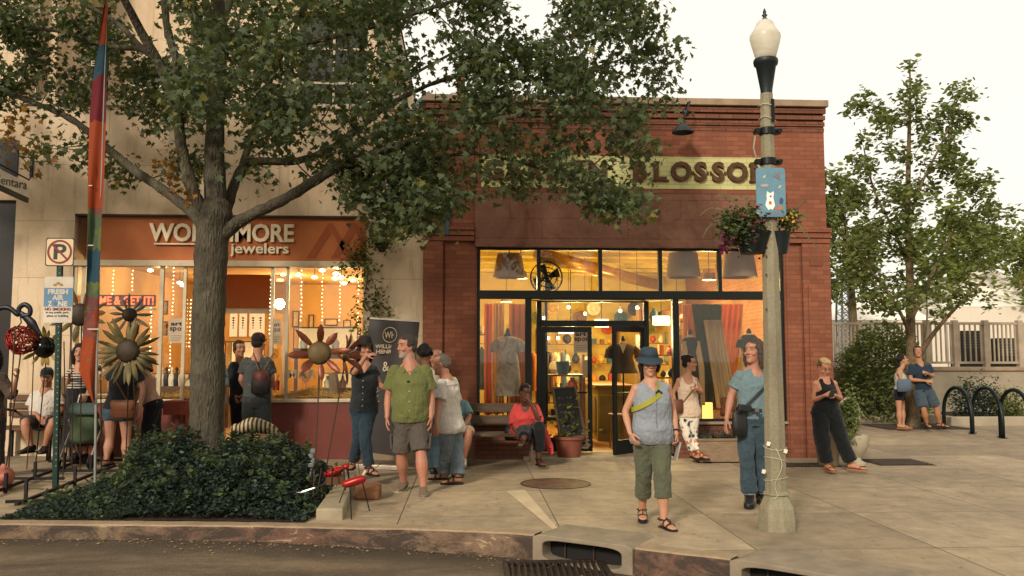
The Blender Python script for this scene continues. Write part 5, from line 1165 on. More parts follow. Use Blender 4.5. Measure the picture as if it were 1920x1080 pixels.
low_row('leafy bush with yellow flowers against the red base of the right jewellery window',508,600,850,.45,5,LEAFB,2600,.06,'b98a20')
low_row('dark bush trailing beside the black pot under the jewellery window',600,665,853,.30,6,LEAFB,1500)
# vine with hanging basket on the cream wall
vn=thing('wall_vine','thin yellow-green vine climbing the wall right of the jewellery sign','vine',tuple(at(690,640,YF-.05)))
vp=[(694,700),(690,640),(702,600),(684,560),(690,510),(676,470),(700,440)];m=MB();m.tube(smooth_path([tuple(at(x,y,YF-.06))for x,y in vp],6),.008,6)
m.tube(smooth_path([tuple(at(x,y,YF-.06))for x,y in((690,505),(665,488),(648,492))],6),.005,5);m.tube(smooth_path([tuple(at(x,y,YF-.06))for x,y in((690,600),(712,570),(722,578))],6),.005,5);m.build('stem',BARK,vn)
rg=np.random.default_rng(8);P=[]
for i,(x,y)in enumerate(vp+[(665,488),(650,492),(720,575),(705,560),(672,600),(682,500)]):
    for _ in range(60):P.append(np.array(at(x+rg.normal()*9,y+rg.normal()*16,YF-.08+rg.normal()*.04)))
leaf_mesh('leaves',P,.07,IVYL,vn,shape=_OVAL,rng=rg)
hb=at(716,458,YF-.3);th=thing('hanging_wall_planter','small bright green planter hanging on the wall above the vine','planter',tuple(hb));m=MB();m.lathe([(.04,-.12),(.11,0),(.12,.01)],hb,16);m.tube([hb+Vector((0,0,.0)),hb+Vector((0,.05,.25)),(hb.x,YF-.01,hb.z+.27)],.006,5);m.build('pot',BLKP,th)
leaf_mesh('plant',[np.array(hb)+rg.normal(size=3)*np.array([.13,.08,.09])+np.array([0,0,.05])for _ in range(420)],.05,IVYL,th,shape=_OVAL,rng=rg)
# wooden planter trough by the right window
def trough():
    a,b=gr(1305,866),gr(1392,866);Y=a.y-.18;th=thing('wooden_planter_trough','weathered grey wooden planter trough of seedlings below the right shop window','planter',(a.x,Y,0));m=MB();x1=at(1393,840,Y).x
    W=M('grey_trough_wood',hx('7a6650'),.85,var=.35,stretch=(2,2,14),bump=.4);z=.33
    m.box((a.x,Y,.02),(x1,Y+.03,z));m.box((a.x,Y+.3,.02),(x1,Y+.33,z));m.box((a.x,Y+.0301,.02),(a.x+.03,Y+.2999,z));m.box((x1-.03,Y+.0301,.02),(x1,Y+.2999,z));m.build('box',W,th)
    m=MB();m.box((a.x-.02,Y-.02,z+.001),(x1+.02,Y+.03,z+.03));m.box((a.x-.02,Y+.3,z+.001),(x1+.02,Y+.35,z+.03));m.each('rim',W,th);m=MB();m.box((a.x+.031,Y+.031,.05),(x1-.031,Y+.299,z-.04));m.build('soil',MATS['bed_soil'],th)
    rg=np.random.default_rng(3);leaf_mesh('seedlings',[np.array((rg.uniform(a.x+.05,x1-.05),rg.uniform(Y+.05,Y+.28),z-.03+abs(rg.normal())*.06))for _ in range(420)],.05,LEAFB,th,shape=_OVAL,droop=-.6,rng=rg)
trough()
# ---- right-hand background
YH=21.5
c=at(1640,770,YH-1.2);hx_=lambda x0,x1,yt:dome((at((x0+x1)/2,700,YH-1.0).x,YH-1.0,0),(x1-x0)/2*px_m(YH),1.1,at(1640,yt,YH-1).z,.10,x0)
bush('hedge','tall rounded dark green hedge left of the young tree',hx_(1572,1735,604),9000,.10,LEAF2,_OVAL,7,'hedge',stems=60,org=(c.x,YH-1,0),inner=.15)
bush('shrub','dark shrub in the raised bed behind the bike racks',dome((at(1832,740,19.6).x,19.6,.1),.62,.5,.95,.2,3),2600,.07,LEAFB,_OVAL,8,'shrub',org=(at(1832,740,19.6).x,19.6,0),inner=.3)
bush('shrub','small pale shrub at the right edge behind the last bike rack',dome((at(1892,750,19.2).x,19.2,.1),.38,.4,.75,.25,5),1300,.07,LEAF2,_OVAL,9,'shrub',org=(at(1892,750,19.2).x,19.2,0),inner=.3)
GWALL=M('grey_plinth_wall',hx('8f8470'),.85,var=.2,vscale=2)
wl=thing('low_garden_wall','long grey retaining wall with a stone cap behind the shrubs','wall',(12,YH,0));zw=at(1800,688,YH).z
m=MB();m.box((5.8,YH,-.2),(24,YH+.4,zw-.1));m.build('wall_face',GWALL,wl);m=MB();m.box((5.8,YH-.06,zw-.099),(24,YH+.46,zw));m.build('cap',COPING,wl,bevel=.01)
ed=thing('bed_edging','pale concrete edging of the raised bed behind the bike racks','kerb edging',(at(1770,790,18.8).x,18.8,0));m=MB();x0,x1=at(1770,790,18.9).x,at(1960,790,18.9).x;m.box((x0,18.6,-.05),(x1,18.8,.2));m.box((x0,18.801,-.05),(x0+.2,YH-.001,.2));m.build('edging',GWALL,ed,bevel=.02)
m=MB();m.box((x0+.201,18.801,0),(x1,YH-.001,.12));m.build('bed_soil_right',MATS['bed_soil'],kind='structure')
ed=thing('bed_edging','low concrete edging in front of the tall hedge','kerb edging',(at(1600,765,20).x,20,0));m=MB();m.box((5.9,19.9,-.05),(at(1700,765,20).x,20.1,.16));m.build('edging',GWALL,ed,bevel=.02)
fe=thing('picket_fence','grey-brown metal picket fence with stout posts on top of the retaining wall','fence',(12,YH+.2,zw));PF=M('fence_paint',hx('9a8b76'),.6);zf=at(1900,605,YH+.2).z
m=MB();px0,px1=at(1700,650,YH+.2).x,at(2050,650,YH+.2).x;k=0
posts=[at(x,650,YH+.2).x for x in(1738,1791,1848,1912,1975,2040)]
for x in posts:m.box((x-.065,YH+.13,zw),(x+.065,YH+.27,zf+.06))
m.each('post',PF,fe)
for a,b in zip(posts[:-1],posts[1:]):
    m=MB();m.box((a+.066,YH+.17,zf-.06),(b-.066,YH+.23,zf+.01));m.box((a+.066,YH+.17,zw+.08),(b-.066,YH+.23,zw+.14));n=int((b-a-.2)/.105)
    for i in range(n):x=a+.12+(b-a-.24)*i/(n-1);m.box((x-.018,YH+.185,zw+.141),(x+.018,YH+.215,zf-.061))
    m.build('picket_panel',PF,fe)
m=MB();x0,x1=5.9,posts[0]-.1
m.box((x0,YH+.17,zf-.06),(x1,YH+.23,zf));m.box((x0,YH+.17,zw+.08),(x1,YH+.23,zw+.14));n=int((x1-x0)/.105)
for i in range(n):x=x0+.03+(x1-x0-.06)*i/(n-1);m.box((x-.018,YH+.185,zw+.141),(x+.018,YH+.215,zf-.061))
m.build('picket_panel',PF,fe)
TENT=M('tent_canvas',hx('ddd6c8'),.8,var=.06,bump=.1);TENTW=M('tent_wall',hx('c9bfad'),.8,var=.06,stretch=(5,1,.4),bump=.2)
def tent(label,x0,x1,xp,yp,ye,yb,Y,d=8):
    a,b,p=at(x0,ye,Y),at(x1,ye,Y),at(xp,yp,Y+d/2);th=thing('marquee_tent',label,'tent',((a.x+b.x)/2,Y,0));m=MB();n=8;vs=[];
    cs=[(a.x,Y,a.z),(b.x,Y,b.z),(b.x,Y+d,b.z),(a.x,Y+d,a.z)]
    for s_ in range(4):
        c0,c1=Vector(cs[s_]),Vector(cs[(s_+1)%4]);rows=[]
        for i in range(n+1):
            t=i/n;q0,q1=c0.lerp(p,t),c1.lerp(p,t);sg_=-.5*math.sin(PI*t)*(1-t)*.8;rows.append((q0+Vector((0,0,sg_)),q1+Vector((0,0,sg_))))
        vs=[v for r_ in rows for v in r_];m.add(vs,[(2*i,2*i+1,2*i+3,2*i+2)for i in range(n)])
    m.build('roof',TENT,th,smooth=True);m=MB();m.box((a.x,Y+.02,0),(b.x,Y+.06,a.z-.002));m.box((a.x,Y+.061,0),(a.x+.04,Y+d,a.z-.002));m.build('side_wall',TENTW,th)
    m=MB();m.tube([p,p+Vector((0,0,.25))],.05,6);m.build('finial',TENT,th);return th
tent('white peaked marquee tent at the right behind the fence',1776,2060,1832,492,575,700,34)
tent('wide white marquee tent behind the hedge and the young tree',1500,1774,1668,548,600,700,32)
tw_=thing('lattice_tower','blue-grey steel lattice tower behind the brick corner','tower',(at(1586,600,30).x,30,0));m=MB();BG=M('blue_grey_steel',hx('6d7f8d'),.5,.3)
cx=at(1586,600,30).x;ztop=at(1586,505,30).z
for sx in(-1,1):
    for sy in(-1,1):m.beam((cx+sx*.36,30+sy*.36,0),(cx+sx*.18,30+sy*.18,ztop),.06,.06)
for k in range(12):
    z0,z1=ztop*k/12,ztop*(k+1)/12;w0,w1=.36-.18*k/12,.36-.18*(k+1)/12
    for sy in(-1,1):m.beam((cx-w0,30+sy*w0,z0),(cx+w1,30+sy*w1,z1),.05,.02);m.beam((cx+w0,30+sy*w0,z0),(cx-w1,30+sy*w1,z1),.05,.02);m.beam((cx-w0,30+sy*w0,z0),(cx+w0,30+sy*w0,z0),.05,.02)
m.build('lattice_mast',BG,tw_)
for i,(x,y0,y1,w_)in enumerate(((1826,620,683,44),(1896,634,683,46))):
    Y=YH+2;a,b=at(x-w_/2,y1,Y),at(x+w_/2,y0,Y);th=thing('dark_cabinet',('left' if i==0 else 'right')+' dark equipment cabinet seen through the pickets','cabinet',(a.x,Y,0));m=MB();m.box((a.x,Y,0),(b.x,Y+.6,b.z));m.build('body',M('cabinet_dark',hx('2a2926'),.6),th,bevel=.02)
    m=MB()
    for k in range(6):m.box((a.x+.04,Y-.01,b.z-.1-k*.08),(b.x-.04,Y-.001,b.z-.06-k*.08))
    m.each('louvre',M('louvre',hx('4a4840')),th)

# ================================================================== street furniture, signs, banner, yard art
POLEG=M('green_sign_post',hx('173029'),.5,.4,var=.3)
# ---- concrete lamp post
b=gr(1457,992);lp=thing('street_lamp','speckled concrete lamp post with a white acorn globe, banner clamps and a flared foot','street lamp',(b.x,b.y,0));YL=b.y
def m_agg():
    t=NT('lamp_concrete');o=t.coord();vo=t.n('TexVoronoi');vo.inputs['Scale'].default_value=70;t.l(o,vo.inputs[0]);n=t.noise(t.coord(scale=(1,1,.3)),3,6,.7)
    c=t.mix(.55,t.ramp(n,[(.3,hx('69634f')),(.7,hx('89826a'))]),vo.outputs['Color'],'OVERLAY');c=t.mix(.75,c,t.ramp(n,[(.3,hx('68614e')),(.7,hx('89816a'))]));t.bump(vo.outputs['Distance'],.4,.004);return t.set(c,.8,0,.3)
AGG=m_agg()
zl=lambda y:at(1440,y,YL).z;R8=8
tx0=at(1440,300,YL);ztop=zl(176)
m=MB();n8=8
def oct_rings(prof):return[((b.x,b.y,z),(r,0,0),(0,r,0))for r,z in prof]
m.loft(oct_rings([(.178,-.02),(.178,.10),(.165,.20),(.118,.30),(.112,.315)]),8);m.build('foot',AGG,lp,bevel=.01)
m=MB();m.loft(oct_rings([(.128,.316),(.122,.335),(.104,.345),(.062,ztop)]),8);m.build('shaft',AGG,lp,bevel=.004)
m=MB();zb=zl(180);m.lathe([(.055,zb),(.056,zl(170)),(.06,zl(165)),(.095,zl(125)),(.112,zl(122)),(.118,zl(116)),(.112,zl(112)),(.09,zl(112))],(b.x,b.y,0),24);m.build('collar',M('black_cast_collar',hx('22292b'),.45,.3),lp,smooth=50)
def m_globe():
    t=NT('acorn_globe');n=t.noise(t.coord(scale=(1,1,3)),5,4);t.set(t.ramp(n,[(.35,hx('c9c2ac')),(.65,hx('e8e4d8'))]),.3,0,.5);tl=t.n('BsdfTranslucent');tl.inputs[0].default_value=(*hx('f2eee2'),1);mx=t.n('MixShader');mx.inputs[0].default_value=.55;t.l(t.b.outputs[0],mx.inputs[1]);t.l(tl.outputs[0],mx.inputs[2]);t.l(mx.outputs[0],t.out.inputs[0]);return t.m
m=MB();m.lathe([(.088,zl(113)),(.105,zl(103)),(.135,zl(82)),(.146,zl(72)),(.143,zl(66)),(.128,zl(62)),(.105,zl(55)),(.088,zl(50)),(.085,zl(46)),(.07,zl(41)),(.04,zl(38)),(.02,zl(37))],(b.x,b.y,0),36);m.build('globe',m_globe(),lp,smooth=True)
m=MB();m.lathe([(.02,zl(38)),(.03,zl(36)),(.012,zl(33)),(.028,zl(29)),(.012,zl(26)),(.018,zl(23)),(.004,zl(16))],(b.x,b.y,0),12);m.build('finial',MATS['black_cast_collar'],lp,smooth=True)
for y,lab in((247,'upper'),(304,'lower')):
    z=zl(y);m=MB();m.lathe([(.074,-.035),(.082,-.03),(.082,.03),(.074,.035)],(b.x,b.y,z),20)
    for sx in(-1,1):m.obox((b.x+sx*.10,b.y,z),(.05,.05,.045),Matrix.Identity(3));m.tube([(b.x+sx*.105,b.y-.05,z),(b.x+sx*.105,b.y+.05,z)],.022,10)
    m.build('clamp',BLK_:=M('black_clamp',hx('191b1c'),.4,.5),lp)
m=MB();z0,z1=zl(255),zl(300);m.tube([(b.x-.12,b.y,z0),(b.x-.14,b.y,(z0+z1)/2),(b.x-.125,b.y,z1+.05),(b.x-.10,b.y,z1)],.008,6);m.build('hook',METALP:=M('bright_hook',hx('a59a85'),.4,.6),lp)
m=MB();m.obox((b.x+.03,b.y-.075,(zl(190)+zl(232))/2),(.03,.015,zl(190)-zl(232)),Matrix.Identity(3));m.build('outlet_strip',BLK_,lp)
CAB=M('white_cord',hx('b3a98f'),.6,bump=0)
for z,w in((zl(200),.012),(zl(225),.02)):m=MB();m.tube([(b.x+.078*math.cos(a),b.y+.078*math.sin(a),z+w*math.sin(2*a))for a in np.linspace(0,2*PI,25)],.004,5,cap=False);m.build('cord_loop',CAB,lp)
for k,(y,sl_)in enumerate(((838,.02),(862,-.03),(897,.02),(926,-.02))):
    z=zl(y);r=.102-.04*(z-.345)/(ztop-.345)+.004;m=MB();m.tube([(b.x+r*math.cos(a),b.y+r*math.sin(a),z+sl_*math.sin(a*1.0+k))for a in np.linspace(0,2*PI,25)],.003,5,cap=False);m.build('cord_loop',CAB,lp)
m=MB();m.tube(smooth_path([(b.x-.03,b.y-.10,zl(838)),(b.x+.02,b.y-.112,zl(870)),(b.x-.05,b.y-.112,zl(905)),(b.x-.03,b.y-.115,zl(925)),(b.x-.06,b.y-.11,zl(932))],5),.0035,5);m.build('hanging_cord',CAB,lp)
for x,y in((1441,832),(1473,846),(1432,884)):q=at(x,y,YL-.10);m=MB();m.obox(q,(.032,.006,.036),Matrix.Rotation(.3,3,'Y'));m.build('paper_tag',M('paper_tag',hx('d0c6b2'),.6,bump=0),lp)
m=MB()
for y in(480,515,580,350):q=at(1437,y,YL-.08);m.ell(q,.009,8,6)
m.each('bolt',BLK_,lp)
# painted banner plate (a white cat-like animal under a blue sky)
bp_=thing('painted_pole_sign','blue painted pole sign with a small white animal and fish, clamped to the lamp post','sign',tuple(at(1446,360,YL-.12)));Yb=YL-.115
def bpt(x,y):q=at(x,y,Yb);return q.x,q.z
def rrect(x0,y0,x1,y1,r,n=5):
    P=[]
    for cx,cy,a0 in((x1-r,y1-r,0),(x0+r,y1-r,PI/2),(x0+r,y0+r,PI),(x1-r,y0+r,1.5*PI)):P+=[(cx+r*math.cos(a0+PI/2*i/n),cy+r*math.sin(a0+PI/2*i/n))for i in range(n+1)]
    return P
x0,z1=bpt(1417,314);x1,z0=bpt(1474,407)
m=MB();m.prism(rrect(x0,z0,x1,z1,.03),(0,Yb,0),(1,0,0),(0,0,1),.008,Z=(0,1,0));m.build('plate',M('sky_blue_paint',hx('5d8090'),.5,var=.15,vscale=9),bp_)
m=MB();m.prism(rrect(x0+.004,z0+.004,x1-.004,z0+.05,.02),(0,Yb-.0015,0),(1,0,0),(0,0,1),.001,Z=(0,1,0));m.build('foot_band',M('grey_blue_paint',hx('5c7482'),.5),bp_)
def decal(nm,pts,col,dy=.003):m=MB();m.prism([bpt(x,y)for x,y in pts],(0,Yb-dy,0),(1,0,0),(0,0,1),.001,Z=(0,1,0));return m.build(nm,M('decal_'+col,hx(col),.5,bump=0),bp_)
jg=[(1438,358),(1441,361),(1444,362),(1447,361),(1450,358),(1451,363),(1450,368),(1450,373),(1452,380),(1453,386),(1450,391),(1448,394),(1445,391),(1441,394),(1438,390),(1435,385),(1436,379),(1438,373),(1437,367)]
decal('white_animal',jg,'d8d4cc');decal('animal_nose',[(1442,368),(1446,366),(1446,371)],'2c2a2c',.0045);decal('animal_belly',[(1441,378),(1446,377),(1447,383),(1442,384)],'a5673a',.0045)
decal('painted_fish',[(1424,348),(1430,345),(1442,346),(1438,350),(1430,351)],'a3968a');decal('painted_fish',[(1429,333),(1433,329),(1436,328),(1434,334)],'b5aa94');decal('painted_fish',[(1458,352),(1462,347),(1466,348),(1462,354)],'b0a48e');decal('painted_ray',[(1449,331),(1454,326),(1461,322),(1463,338),(1456,334)],'6d6a6c')
decal('painted_coral',[(1461,381),(1462,372),(1466,370),(1469,375),(1467,383)],'3c4a68');decal('painted_sand',[(1450,392),(1456,388),(1466,386),(1468,392),(1460,394)],'a5683c');decal('painted_sand',[(1420,391),(1424,387),(1427,392)],'96633f')
m=MB()
for k in range(9):m.ell((*(lambda q:(q[0],Yb-.002,q[1]))(bpt(1448-3*math.sin(k)+k*.6,322+k*4.5)),),.004,6,4)
m.each('painted_bubble',M('bubble_blue',hx('7fb0c4'),.4,bump=0),bp_)
# ---- hanging flower basket
hbk=at(1400,440,YL+.02);hk=thing('hanging_flower_basket','dark hanging basket of purple petunias and spiky grass on the lamp post','flower basket',tuple(hbk));DGP=M('dark_green_pot',hx('0e1616'),.5)
for cx,sgn in((1410,-1),(1462,1)):
    c=at(cx,450,YL);rr=.17 if sgn<0 else .10;m=MB();m.lathe([(.001,-.13),(rr*.65,-.13),(rr*.8,-.05),(rr,.06),(rr*1.05,.075),(rr*.95,.075),(.01,.05)],c,24);m.build('basket_pot',DGP,hk,smooth=40)
    m=MB();m.tube([(b.x,b.y,c.z+.3),(c.x,c.y,c.z+.3),(c.x,c.y,c.z+.08)],.01,6);m.build('bracket_arm',BLK_,hk)
rg=np.random.default_rng(9);P=[];Fp=[]
for _ in range(2600):
    P.append(np.array(at(1392+rg.normal()*20,424+rg.normal()*15,YL+rg.normal()*.10)))
for _ in range(350):P.append(np.array(at(1478+rg.normal()*10,412+rg.normal()*12,YL+rg.normal()*.07)))
leaf_mesh('foliage',P,.045,m_leaf('basket_leaf','25331f','55603c','7c7a3a',.3),hk,shape=_OVAL,droop=.2,rng=rg)
for _ in range(110):Fp.append(np.array(at(1352+abs(rg.normal())*14,452+rg.normal()*14,YL-.08+rg.normal()*.06)))
for _ in range(60):Fp.append(np.array(at(1398+rg.normal()*22,420+rg.normal()*16,YL-.14+rg.normal()*.05)))
leaf_mesh('petunia_flowers',Fp,.04,M('petunia',hx('6b2547'),.6,var=.3),hk,shape=_MAPLE*1.2,droop=0,rng=rg)
leaf_mesh('small_yellow_flowers',[np.array(at(1476+rg.normal()*8,405+rg.normal()*7,YL-.1))for _ in range(26)]+[np.array(at(1400+rg.normal()*20,405+rg.normal()*8,YL-.14))for _ in range(20)],.035,M('yellow_petal',hx('b08a2c'),.6),hk,shape=_OVAL,rng=rg)
m=MB()
for x0_,pts in((1395,[(1395,425),(1375,378),(1350,365),(1342,372)]),(1398,[(1398,425),(1368,400),(1335,390),(1312,404)]),(1400,[(1400,420),(1385,385),(1366,365),(1352,362)]),(1395,[(1395,430),(1355,412),(1330,425),(1318,445)]),(1402,[(1402,420),(1400,388),(1392,370),(1380,362)]),(1478,[(1478,420),(1492,392),(1508,377),(1518,380)]),(1478,[(1478,420),(1500,400),(1520,412),(1536,436)]),(1478,[(1478,420),(1495,408),(1510,430),(1517,448)]),(1476,[(1476,422),(1478,440),(1480,455),(1481,463)]),(1480,[(1480,415),(1500,425),(1512,442),(1540,470)]),(1406,[(1406,415),(1412,385),(1420,372),(1428,368)])):
    q=smooth_path([tuple(at(x,y,YL+.03*math.sin(x)))for x,y in pts],5);m.tube(q,list(np.linspace(.012,.003,len(q))),5,flat=.3)
m.each('grass_blade',M('spiky_grass',hx('5a5534'),.7,var=.4),hk)
# ---- sign post: NO PARKING + FRESH AIR ZONE
p0=gr(104,914);YS=p0.y;ps=thing('sign_post','dark green perforated sign post in the planting bed at the left','sign post',(p0.x,YS,p0.z));m=MB();q=at(112,498,YS);m.beam((p0.x,YS,p0.z-.02),(q.x,YS,q.z+.15),.055,.05);m.build('post',POLEG,ps)
m=MB()
for k in range(34):z=p0.z+.25+k*.07;m.tube([(p0.x+(q.x-p0.x)*(z-p0.z)/(q.z-p0.z)+.012,YS-.0265,z),(p0.x+(q.x-p0.x)*(z-p0.z)/(q.z-p0.z)+.012,YS-.0255,z)],.008,8)
m.build('punched_holes',M('hole_grey',hx('77756a'),.6,bump=0),ps)
Y2=YS-.04
def spt(x,y,Y=Y2):v=at(x,y,Y);return v.x,v.z
def plate(nm,x0,y0,x1,y1,r,mat,parent,Y,t=.003):a=spt(x0,y1,Y);c=spt(x1,y0,Y);m=MB();m.prism(rrect(a[0],a[1],c[0],c[1],r),(0,Y,0),(1,0,0),(0,0,1),t,Z=(0,1,0));return m.build(nm,mat,parent)
SWH=M('sign_white',hx('c3ab85'),.4,var=.05,bump=0);SBK=M('sign_black',hx('1c221f'),.5,bump=0);SRD=M('sign_red',hx('6f1f16'),.5,bump=0)
npk=thing('no_parking_sign','square no-parking sign with a red ring and slash over a black P','sign',tuple(at(111,472,Y2)))
plate('plate',84,446,140,499,.03,SBK,npk,Y2);plate('face',86,448,138,497,.025,SWH,npk,Y2-.0035)
text_fit('P',*(lambda a,c:(a[0],c[0]))(spt(101,470),spt(125,470)),spt(111,472)[1],.175,Y2-.0055,SBK,'letter_p',npk,bold=.006,depth=.001)
c=at(111.5,472,Y2-.008);R1=22*px_m(YS);m=MB();vs=[(c.x+r*math.cos(a),c.y,c.z+r*math.sin(a))for r in(R1,R1-.022)for a in np.linspace(0,2*PI,41)];m.add(vs,[(i,i+1,42+i,41+i)for i in range(40)]);m.build('red_ring',SRD,npk)
m=MB();d=R1*.7;m.prism([(-d-.008,d-.008),(-d+.008,d+.008),(d+.008,-d+.008),(d-.008,-d-.008)],(c.x,c.y-.001,c.z),(1,0,0),(0,0,1),.001);m.build('red_slash',SRD,npk)
fa=thing('fresh_air_zone_sign','white and blue FRESH AIR ZONE no-smoking sign below the parking sign','sign',tuple(at(109,562,Y2)));SW2=M('sign_white_cool',hx('b3aa99'),.4,bump=0)
plate('plate',80,519,138,605,.012,SW2,fa,Y2);plate('blue_panel',81.5,540,136.5,575,.003,M('sign_blue',hx('4f7590'),.5,bump=0),fa,Y2-.0015,.001)
def stext(t,x0,x1,y,h,mat,bold=.002):a,c=spt(x0,y),spt(x1,y);return text_fit(t,a[0],c[0],a[1],h*px_m(YS),Y2-.0035,mat,'lettering',fa,bold=bold,depth=.001)
stext('FRESH',90,128,547,8.5,SW2,.004);stext('AIR',98,120,558,8.5,SW2,.004);stext('Z',90,98,569.5,8.5,SW2,.004);stext('NE',109,127,569.5,8.5,SW2,.004);stext('NO SMOKING',84,133,579.5,5,SRD,.0015);stext('in any public park,',86,130,586,3.6,SBK,.0003);stext('plaza or building',88,128,592.5,3.6,SBK,.0003)
c=at(103.5,569,Y2-.004);m=MB();m.lathe([(.019,0),(.019,.001)],c,16,(0,-1,0));m.build('zone_o',M('sign_dim_blue',hx('41627c'),.5,bump=0),fa)
m=MB()
for x,y,cc in((103,534,0),(109,531,0),(115,534,0)):q=at(x,y,Y2-.003);m.ell(q,(.022,.001,.016),10,5)
m.each('logo_dot',M('logo_mix',hx('8a6a2a'),.5,var=.9,vscale=60,bump=0),fa)
# ---- feather banner
g0=gr(178,925);YB=g0.y;fb=thing('feather_banner','tall wavy orange, red, blue and green painted feather banner on a thin pole','banner',tuple(g0))
m=MB();m.tube([tuple(g0),tuple(at(180,740,YB)),tuple(at(188,400,YB)),tuple(at(199,60,YB)),tuple(at(203,-30,YB))],[.016,.014,.011,.007,.004],8);m.build('pole',M('banner_pole',hx('8a8d88'),.4,.4),fb)
def m_banner():
    t=NT('painted_banner');tc=t.n('TexCoord');sp_=t.n('SeparateXYZ');t.l(tc.outputs['Object'],sp_.inputs[0]);n=t.noise(tc.outputs['Object'],7,4,.6);n2=t.noise(tc.outputs['Object'],2.6,3,.6);n3=t.noise(tc.outputs['Object'],13,3,.6)
    h=t.math('ADD',sp_.outputs[2],t.math('MULTIPLY',t.math('SUBTRACT',n,.5),.32));H=at(200,0,YB).z-g0.z;z=lambda y:(at(180,y,YB).z-g0.z)/H
    OR,RE,BL,GN,DR=hx('9c4524'),hx('6d232b'),hx('2f4c5a'),hx('66703a'),hx('8c3a22')
    c=t.ramp(t.math('DIVIDE',h,H),[(0,OR),(z(600),DR),(z(560),GN),(z(535),BL),(z(480),BL),(z(470),GN),(z(405),GN),(z(398),OR),(z(240),OR),(z(232),RE),(z(150),RE),(z(144),BL),(z(88),BL),(z(82),OR)],'CONSTANT')
    sidey=t.ramp(n2,[(.50,(0,0,0)),(.53,(1,1,1))],'LINEAR');low=t.math('MULTIPLY',t.math('LESS_THAN',sp_.outputs[2],z(390)*H),t.math('GREATER_THAN',sp_.outputs[2],z(640)*H))
    c=t.mix(t.math('MULTIPLY',t.math('MULTIPLY',sidey,low),.45),c,BL);spots=t.ramp(n3,[(.63,(0,0,0)),(.65,(1,1,1))]);lw=t.math('LESS_THAN',sp_.outputs[2],z(560)*H);c=t.mix(t.math('MULTIPLY',spots,lw),c,GN)
    t.set(c,.7,0,.2);tl=t.n('BsdfTranslucent');t.l(c,tl.inputs[0]);mx=t.n('MixShader');mx.inputs[0].default_value=.35;t.l(t.b.outputs[0],mx.inputs[1]);t.l(tl.outputs[0],mx.inputs[2]);t.l(mx.outputs[0],t.out.inputs[0]);return t.m
LE=[(0,196,202),(40,190,202),(100,182,201),(150,174,200),(220,168,199),(320,165,196),(420,164,190),(500,163,187),(560,160,187),(620,156,185),(660,152,183),(695,148,181),(720,158,179),(745,170,177.5),(757,175,177)]
m=MB();nu=8;vs=[]
for sd in(0,.004):
    for y,xa,xb in LE:
        for i in range(nu+1):u=i/nu;v=at(xa+(xb-xa)*u,y,YB-.01+sd+.05*math.sin(y*.013+u*2.4)*(1-u)+.02*math.sin(u*7+y*.01));vs.append(tuple(v))
N=(nu+1)*len(LE);fs=[]
for j in range(len(LE)-1):
    for i in range(nu):a=j*(nu+1)+i;fs+=[(a,a+1,a+nu+2,a+nu+1),(N+a,N+a+nu+1,N+a+nu+2,N+a+1)]
m.add(vs,fs);m.build('flag_cloth',m_banner(),fb,smooth=True)
for y,xa,xb in((617,164,186),(460,165,175),(348,166,173)):a,c=at(xa,y,YB-.07),at(xb,y,YB-.07);m=MB();m.beam(a,c,.006,.012);m.build('white_tape',CAB,fb)
text_fit('E',at(176,123,YB).x,at(183,123,YB).x,at(180,123,YB).z,.06,YB-.075,CAB,'lettering',fb,bold=.001,depth=.001)
# ---- metal garden flowers and creatures for sale
RST=M('rusty_stake',hx('3d2d22'),.8,.2)
def petal(m,c,d,n_,L,w,cup=.15):
    d,n_=Vector(d),Vector(n_);s_=d.cross(n_).normalized();P=[(0,.3),(.3,.85),(.55,1),(.8,.7),(1,.03)];vs=[]
    for t,ww in P:
        q=c+d*L*t+n_*(cup*L*math.sin(t*2.2));vs+=[q-s_*w*ww/2-n_*.012*ww,q+n_*.004,q+s_*w*ww/2-n_*.012*ww]
    fs=[(3*i+k,3*i+k+1,3*i+k+4,3*i+k+3)for i in range(len(P)-1)for k in(0,1)];m.add(vs,fs)
def metal_flower(label,px,py,Y,R,rc,n,pc,cc,stake_to,w=.05,yaw=0.0,lay=1,cup=.12,ball=False):
    c=at(px,py,Y);k=px_m(Y);g=gr(*stake_to);th=thing('metal_flower',label,'garden ornament',(g.x,g.y,g.z),'metal garden flowers');n_=Vector((math.sin(yaw),-math.cos(yaw),.05)).normalized();X=Vector((0,0,1)).cross(n_).normalized()*-1;Z=n_.cross(X);Z=Z if Z.z>0 else-Z
    m=MB()
    for l in range(lay):
        for i in range(n):
            a=2*PI*(i+.5*l)/n+random.uniform(-.13,.13);d=X*math.cos(a)+Z*math.sin(a);petal(m,c+d*rc*k*.7-n_*(.01*l),(d+n_*(.1-.05*l+random.uniform(-.28,.28))).normalized(),n_,(R-rc*.6)*k*random.uniform(.72,1.1),w*random.uniform(.8,1.2),cup*random.uniform(.2,1.8))
    m.each('petal',pc,th,smooth=True)
    m=MB();m.lathe([(rc*k,0),(rc*k*.96,.02),(rc*k*.7,.045 if not ball else .09),(rc*k*.3,.055 if not ball else .12),(.005,.058 if not ball else .125)],c,24,n_);
    if ball:m.lathe([(rc*k,0),(rc*k*.7,-.05),(.01,-.07)],c,24,n_)
    m.build('flower_centre',cc,th,smooth=50)
    m=MB();m.tube(smooth_path([(g.x,g.y,g.z),((g.x*2+c.x)/3,(g.y*2+c.y)/3+.02,(g.z*2+c.z)/3),(c.x,c.y+.05,c.z-.1),(c.x,c.y+.03,c.z)],4),.008,6);m.build('stake',RST,th);return th
